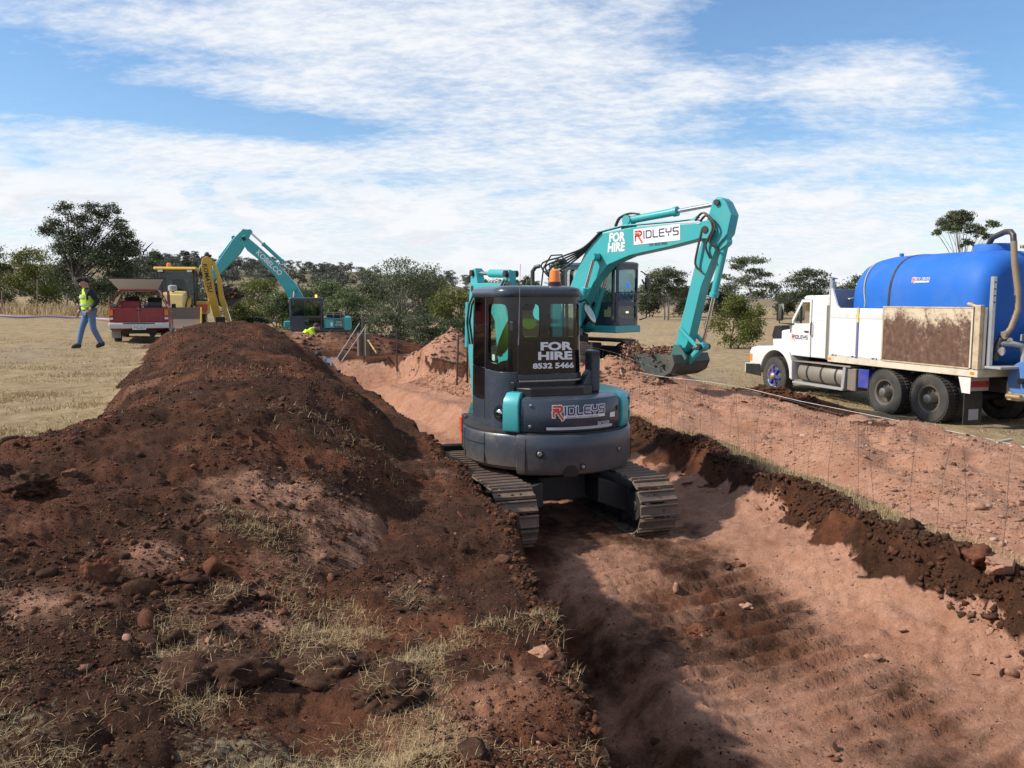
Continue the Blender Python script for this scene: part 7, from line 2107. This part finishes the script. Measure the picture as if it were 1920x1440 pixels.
scatter_clods('loose_clods', 'bigger lumps of soil over the long topsoil heap', heap1, 150, rng, .012, .048, 3.0, geo=ICO1, pinkadd=-.2)
scatter_clods('fine_crumbs', 'fine pink crumbs over the broad subsoil spread', heap2, 15000, rng, .004, .014, 2.8, pinkadd=.05, geo=OCT, clump=.5)
scatter_clods('loose_stones', 'pink stones over the broad subsoil spread', heap2, 3500, rng, .006, .028, 4.0, pinkadd=.05)
scatter_clods('loose_stones', 'bigger pale stones over the broad subsoil spread', heap2, 160, rng, .02, .055, 2.6, geo=ICO1, pinkadd=.12)
lip = lambda co, pk, st, fi: (fi < .4) & (co[:, 1] < 26)
scatter_clods('trench_crumbs', 'crumbs and small stones over the trench floor and its banks', ground, 24000, rng, .0020, .012, 3.4, lip, geo=OCT, clump=.7)
scatter_clods('trench_clods', 'bigger clods fallen along the trench floor and banks', ground, 260, rng, .010, .04, 3.2, lip, geo=ICO1)
leftstrip = lambda co, pk, st, fi: (fi < .4) & (co[:, 0] < XL(co[:, 1])) & (co[:, 1] < 9)
scatter_clods('gravel_crumbs', 'red brown gravel on the strip beside the trench', ground, 23000, rng, .0022, .0095, 2.2, leftstrip, clump=.6, geo=OCT)
rb_m = lambda co, pk, st, fi: (co[:, 1] < 13) & (co[:, 0] > XR(co[:, 1]) - .30) & (co[:, 0] < XR(co[:, 1]) + .15) & (co[:, 1] > 3)
scatter_clods('bank_clods', 'dark clods hanging on the top of the right-hand bank', ground, 250, rng, .006, .036, 4.0, rb_m, pinkadd=-.15, geo=ICO1)
for o in [x for x in COL.objects if x.name.startswith(('gravel_heap', 'soil_heap'))]:
    far = 'gravel' in o.name
    scatter_clods('loose_stones' if far else 'loose_clods', 'stones rolled over the ' + {'gravel_heap': 'pale gravel heap', 'soil_heap': 'small soil heap by the truck wheel', 'soil_heap.001': 'fresh pink heap under the bucket', 'soil_heap.002': 'brown heap at the trench end'}.get(o.name, 'heap'), o, 1800 if far else 1000, rng, .02, .06, 3, pinkadd=.1 if far else 0)
for tr in (tr1, tr2):
    sh_ = [c for c in tr.children if c.name.startswith('track_shoe')]
    pos = []
    for c in sh_:
        M = c.matrix_local
        for _ in range(16):
            pos.append(M @ Vector((rng.uniform(-.2, .2), rng.choice([-.058, .0, .058]) + rng.normal() * .012, .018)))
    pos = np.array([tuple(p) for p in pos])
    s_ = .004 + .016 * rng.uniform(size=len(pos)) ** 3
    me = clods('caked_mud', pos, s_, np.clip(rng.normal(size=len(pos)) * .2 + .42, 0, 1), rng.uniform(size=len(pos)), rng, flat=.6)
    link('caked_mud', me, CLOD, tr)['kind'] = 'stuff'
def edge_clods(name, label, n, rng, y0, y1, u0, u1_, right, smax, pw, pinkadd):
    y = y0 + (y1 - y0) * rng.uniform(size=n) ** 1.35
    d = rng.uniform(u0, u1_, n)
    x = XR(y) - d if right else XL(y) + d
    z, p, a, b_, g2 = ground_full(x, y)
    s_ = .0035 + smax * rng.uniform(size=n) ** pw
    s_ = np.maximum(s_, .0008 * np.hypot(x, y))
    dep = np.clip(g2 - z, 0, 2)
    pk = np.clip(sstep(dep, .20, .46) * .8 + pinkadd + rng.normal(size=n) * .14, 0, 1)
    pos = np.stack([x, y, z + .15 * s_], -1)
    tag(link(name, clods(name, pos, s_, pk, rng.uniform(size=n) * (.75 if right else 1), rng, OCT), CLOD), label, 'loose soil', kind='stuff')
edge_clods('bank_crumbs', 'crumbling dark soil and roots on the face of the right-hand bank', 13000, rng, 3.4, 13, -.26, .09, True, .034, 4.5, -.05)
edge_clods('bank_crumbs', 'crumbling soil along the left lip of the trench', 9000, rng, 2.3, 9, -.14, .40, False, .026, 4.0, .10)
edge_clods('bank_crumbs', 'pale stony crumbs on the far right wall of the trench', 5000, rng, 12, 22, -.1, .7, True, .03, 3.5, .3)
# soil carried in the two raised buckets, and soil spilling from the nearer one
def soil_lump(name, label, pts, n, s0, s1, pink, rng, M):
    P = np.array(pts, float)
    i = rng.integers(0, len(P), n)
    pos = P[i, :3] + rng.normal(size=(n, 3)) * P[i, 3:6]
    pos = np.array([M @ Vector(p) for p in pos])
    s = s0 + (s1 - s0) * rng.uniform(size=n) ** 2.5
    me = clods(name, pos, s, np.clip(np.full(n, pink) + rng.normal(size=n) * .12, 0, 1), rng.uniform(size=n), rng)
    return tag(link(name, me, CLOD), label, 'soil', kind='stuff')
MB_ = Matrix.Translation(BX.location) @ Euler(BX.rotation_euler).to_matrix().to_4x4()
MK_ = Matrix.Translation(KX.location) @ Euler(KX.rotation_euler).to_matrix().to_4x4()
soil_lump('bucket_soil', 'pink soil heaped in the wide bucket of the raised arm excavator',
          [(x, y, z, .09, .09, .05) for x in np.linspace(-.48, .60, 8) for y, z in ((2.78, .42), (2.95, .50), (3.1, .52), (3.28, .46), (3.0, .36), (3.4, .36), (3.1, .25))], 3600, .010, .045, .66, rng, MB_)
soil_lump('falling_soil', 'pink soil pouring from the near lip of the wide bucket',
          [(x, 2.55 + .10 * k % .2, .55 - .14 * k, .12, .07, .08) for x in (.35, .55, .70) for k in range(7)], 2600, .006, .030, .72, rng, MB_)
soil_lump('bucket_soil', 'brown soil heaped in the bucket of the far excavator',
          [(x, y, z, .14, .16, .08) for x in np.linspace(-.45, .5, 5) for y, z in ((5.1, 3.0), (5.5, 3.2), (5.9, 3.35), (6.2, 3.2), (5.6, 2.9), (5.9, 2.8))], 600, .05, .16, .30, rng, MK_)

# single stones and clods one can point at
def surf(x, y):
    z = float(ground_full(np.array([x]), np.array([y]))[0][0])
    return z
def ray_hit(u, v):
    """where the sight line through photo pixel (u, v) meets the ground or a heap"""
    dg = bpy.context.evaluated_depsgraph_get()
    o_ = Vector((0, 0, CZ)); d = (px(u, v, 10) - o_).normalized()
    best = None
    for ob in (ground, heap1, heap2):
        ok, loc, nrm, i = ob.ray_cast(o_, d)
        if ok and (best is None or (loc - o_).length < (best - o_).length):
            best = loc
    return best
bpy.context.view_layer.update()
def stone(name, label, u, v, wpx, seed, pink, tone, flat=.7, sx=1.0, tuft=False, cat='stone', lift=.2):
    q = ray_hit(u, v)
    if q is None:
        return None
    rg = np.random.default_rng(seed)
    r = wpx / 2 / FPX * (q - Vector((0, 0, CZ))).length
    turf = 'turf' in name or wpx > 44
    vv, ff = ICO4 if turf else ICO3
    ofs = Vector((seed * 3.7, seed * 1.3, 0))
    amp = np.array([.55 * mnoise.fractal(Vector(p) * 1.3 + ofs, .9, 2.1, 3) for p in vv])
    if 'stone' not in name:
        lum = np.array([mnoise.voronoi(Vector(p) * (3.2 if turf else 2.2) + ofs)[0][0] for p in vv])
        lum2 = np.array([mnoise.voronoi(Vector(p) * 7.5 + ofs)[0][0] for p in vv])
        amp = amp * .75 - .26 * (lum - .3) - .10 * (lum2 - .3) + rg.normal(size=len(vv)) * .02
    V = vv * (1 + amp)[:, None] * r * np.array([sx, 1, flat])
    if 'stone' in name:
        for k in range(7):                       # a few flat breaks
            d = rg.normal(size=3); d /= np.linalg.norm(d)
            h = V @ d; lim = r * rg.uniform(.45, .75)
            V = V - np.clip(h - lim, 0, None)[:, None] * d
    me = np_mesh(name, V, ff, {'pink': np.full(len(V), pink), 'tone': np.full(len(V), tone)}, smooth=True)
    o = link(name, me, CLOD)
    o.location = q + Vector((0, 0, r * flat * lift))
    o.rotation_euler = (rg.uniform(-.3, .3), rg.uniform(-.3, .3), rg.uniform(0, 6))
    tag(o, label, cat)
    if tuft:
        blades_obj('straw_tuft', np.repeat(np.array([[0, 0, r * flat * .75]]), 160, 0) + rg.normal(size=(160, 3)) * r * np.array([.55, .55, .1]), .065, rg, parent=o, lean=2.0, width=.0010)['kind'] = 'stuff'
    return o
def blades_obj(name, P, L, rg, parent=None, lean=.8, width=.0032, tone=None, mat=STRAW):
    n = len(P)
    a = rg.uniform(0, 2 * math.pi, n)
    tilt = np.abs(rg.normal(size=n)) * lean
    tilt = np.clip(tilt, 0, 1.45)
    ln = L * rg.uniform(.45, 1.4, n)
    d = np.stack([np.sin(tilt) * np.cos(a), np.sin(tilt) * np.sin(a), np.cos(tilt)], -1)
    t2 = np.clip(tilt + rg.uniform(.1, .7, n), 0, 1.6)
    d2 = np.stack([np.sin(t2) * np.cos(a), np.sin(t2) * np.sin(a), np.cos(t2)], -1)
    sd = np.stack([-np.sin(a), np.cos(a), np.zeros(n)], -1) * width
    m_ = P + d * ln[:, None] * .55; e = m_ + d2 * ln[:, None] * .5
    V = np.stack([P - sd, P + sd, m_ + sd * .7, m_ - sd * .7, e], 1).reshape(-1, 3)
    b0 = np.arange(n)[:, None] * 5
    F = np.concatenate([b0 + np.array([[0, 1, 2]]), b0 + np.array([[0, 2, 3]]), b0 + np.array([[3, 2, 4]])])
    tn = rg.uniform(0, 1, n) if tone is None else tone
    return link(name, np_mesh(name, V, F, {'tone': np.repeat(tn, 5)}, smooth=False), mat, parent)
STONES = [
    ('flat_stone', 'flat brown stone standing on edge on the topsoil heap left of the compact excavator', 576, 873, 40, 1, .30, .7, .8, .45),
    ('flat_stone', 'flat pale stone lying on the left lip of the trench', 1018, 1226, 50, 2, .80, .35, .40, 1.0),
    ('soil_clod', 'rounded brown clod just right of the flat pale stone on the trench lip', 1036, 1258, 34, 3, .45, .8, .8, 1.0),
    ('soil_clod', 'small grey brown clod just below the flat pale stone on the trench lip', 1008, 1268, 20, 4, .38, .4, .8, 1.0),
    ('soil_clod', 'dark clod beside the fence wires on the right bank', 1708, 994, 40, 5, .05, .1, .85, 1.0),
    ('soil_clod', 'rough orange brown clod in the middle of the trench floor', 1314, 1193, 48, 6, .2, 1.0, .7, 1.1),
    ('stone', 'pale stone on the trench floor beyond the orange brown clod', 1402, 1141, 22, 7, .9, .9, .7, 1.0),
    ('flat_stone', 'flat buff stone pressed into the trench floor on the right', 1638, 1234, 26, 8, .8, .3, .4, 1.0),
    ('soil_clod', 'large dark clod at the left edge of the topsoil heap', 60, 920, 66, 9, .05, .1, .75, 1.2),
    ('stone', 'pinkish stone on the topsoil heap at the far left', 135, 890, 24, 10, .6, .8, .6, 1.0),
    ('stone', 'round brown stone among straw near the bottom of the picture', 551, 1370, 32, 11, .30, .5, .75, 1.0),
    ('flat_stone', 'flat orange stone at the bottom of the trench lip', 1125, 1418, 52, 12, .62, .9, .45, 1.2),
    ('soil_clod', 'orange clod below the fence wires at the right edge', 1835, 1045, 44, 13, .3, 1.0, .75, 1.2),
    ('stone', 'large pale pink stone at the right end of the turf strip', 1880, 1065, 56, 14, .95, .8, .6, 1.0),
    ('soil_clod', 'reddish slab of soil standing up on the topsoil heap at lower left', 190, 1085, 52, 15, .32, 1.0, 1.1, .5),
    ('soil_clod', 'small dark clod on the trench floor near the right track', 1362, 1063, 18, 16, .1, .2, .8, 1.0),
]
for a_ in STONES:
    stone(a_[0], a_[1], *a_[2:5], *a_[5:], cat='clod' if 'clod' in a_[0] else 'stone')
for nm, lab, u, v, w, sd_ in (('turf_clod', 'big dark turf clod with straw at the bottom left of the heap', 385, 1270, 190, 31),
                              ('turf_clod', 'dark turf clod with straw right of the biggest turf clod', 600, 1262, 150, 32),
                              ('turf_clod', 'dark turf clod nearest the gravel strip', 735, 1290, 120, 33),
                              ('turf_clod', 'turf clod with a pale straw crest on the heap slope', 425, 1125, 80, 34),
                              ('turf_clod', 'low turf clod in front of the gravel patch', 770, 1140, 76, 35)):
    stone(nm, lab, u, v, w, sd_, .02, .05, .55, 1.15, True, 'turf clod', lift=-.15)
# straw and dry grass
def grass_on(name, label, o, n, rg, L, mask, lean=.9, width=.003, jit=.02, clump=None):
    co, pk, st, fi = verts_of(o)
    ok = (np.abs(np.arctan2(co[:, 0], co[:, 1])) < R(38)) & mask(co, pk, st, fi)
    idx = np.where(ok)[0]
    if clump:
        w = np.clip(.15 + fbm(co[idx, 0], co[idx, 1], clump, 4, .65, 505), 0.002, 1) ** 2
        idx = rg.choice(idx, n, p=w / w.sum())
    else:
        idx = rg.choice(idx, n)
    P = co[idx] + rg.normal(size=(n, 3)) * np.array([jit, jit, 0])
    r = np.hypot(P[:, 0], P[:, 1])
    ob = blades_obj(name, P, L, rg, lean=lean, width=width * 1.0)
    return tag(ob, label, 'dry grass', kind='stuff')
rg = np.random.default_rng(33)
grass_on('straw', 'loose straw strewn over the strip of soil nearest the camera', ground, 26000, rg, .05, lambda co, pk, st, fi: (st > .22) & (co[:, 0] < XL(co[:, 1]) - .02) & (co[:, 1] < 5), lean=2.6, width=.0009, clump=2.4)
grass_on('straw', 'loose straw and roots over the near foot of the topsoil heap', heap1, 10000, rg, .055, lambda co, pk, st, fi: (st > .15) & (co[:, 1] < 7), lean=2.4, width=.0010, clump=2.0)
grass_on('straw', 'straw caught in the far part of the topsoil heap', heap1, 2000, rg, .07, lambda co, pk, st, fi: (co[:, 1] > 6), lean=2.6, width=.0018, clump=1.3)
grass_on('dry_grass', 'strip of pale dry grass along the right lip of the trench', ground, 20000, rg, .10, lambda co, pk, st, fi: (st > .30) & (co[:, 0] > XR(co[:, 1]) + .02) & (co[:, 1] < 24), lean=1.6, width=.0016)
grass_on('dry_grass', 'cropped dry grass of the paddock on the left', ground, 22000, rg, .045, lambda co, pk, st, fi: (fi > .6) & (co[:, 0] < -2.5) & (co[:, 1] < 26), lean=.9, width=.0045, clump=.9)
grass_on('dry_grass', 'cropped dry grass round the white truck', ground, 26000, rg, .05, lambda co, pk, st, fi: (fi > .6) & (co[:, 0] > 2.5) & (co[:, 1] < 30), lean=.9, width=.005, clump=.9)
# tall dead grass below the left-hand trees
n = 5000
u = rg.uniform(-120, 330, n); d = rg.uniform(44, 56, n)
x = (u - 960) / FPX * d
w = fbm(x, d, .35, 3, .6, 606) > -.05
x, d = x[w], d[w]
P = np.stack([x, d, base(x, d)], -1)
tag(blades_obj('dry_grass', P, .55, rg, lean=.35, width=.02), 'tall dead grass below the left-hand trees', 'dry grass', kind='stuff')
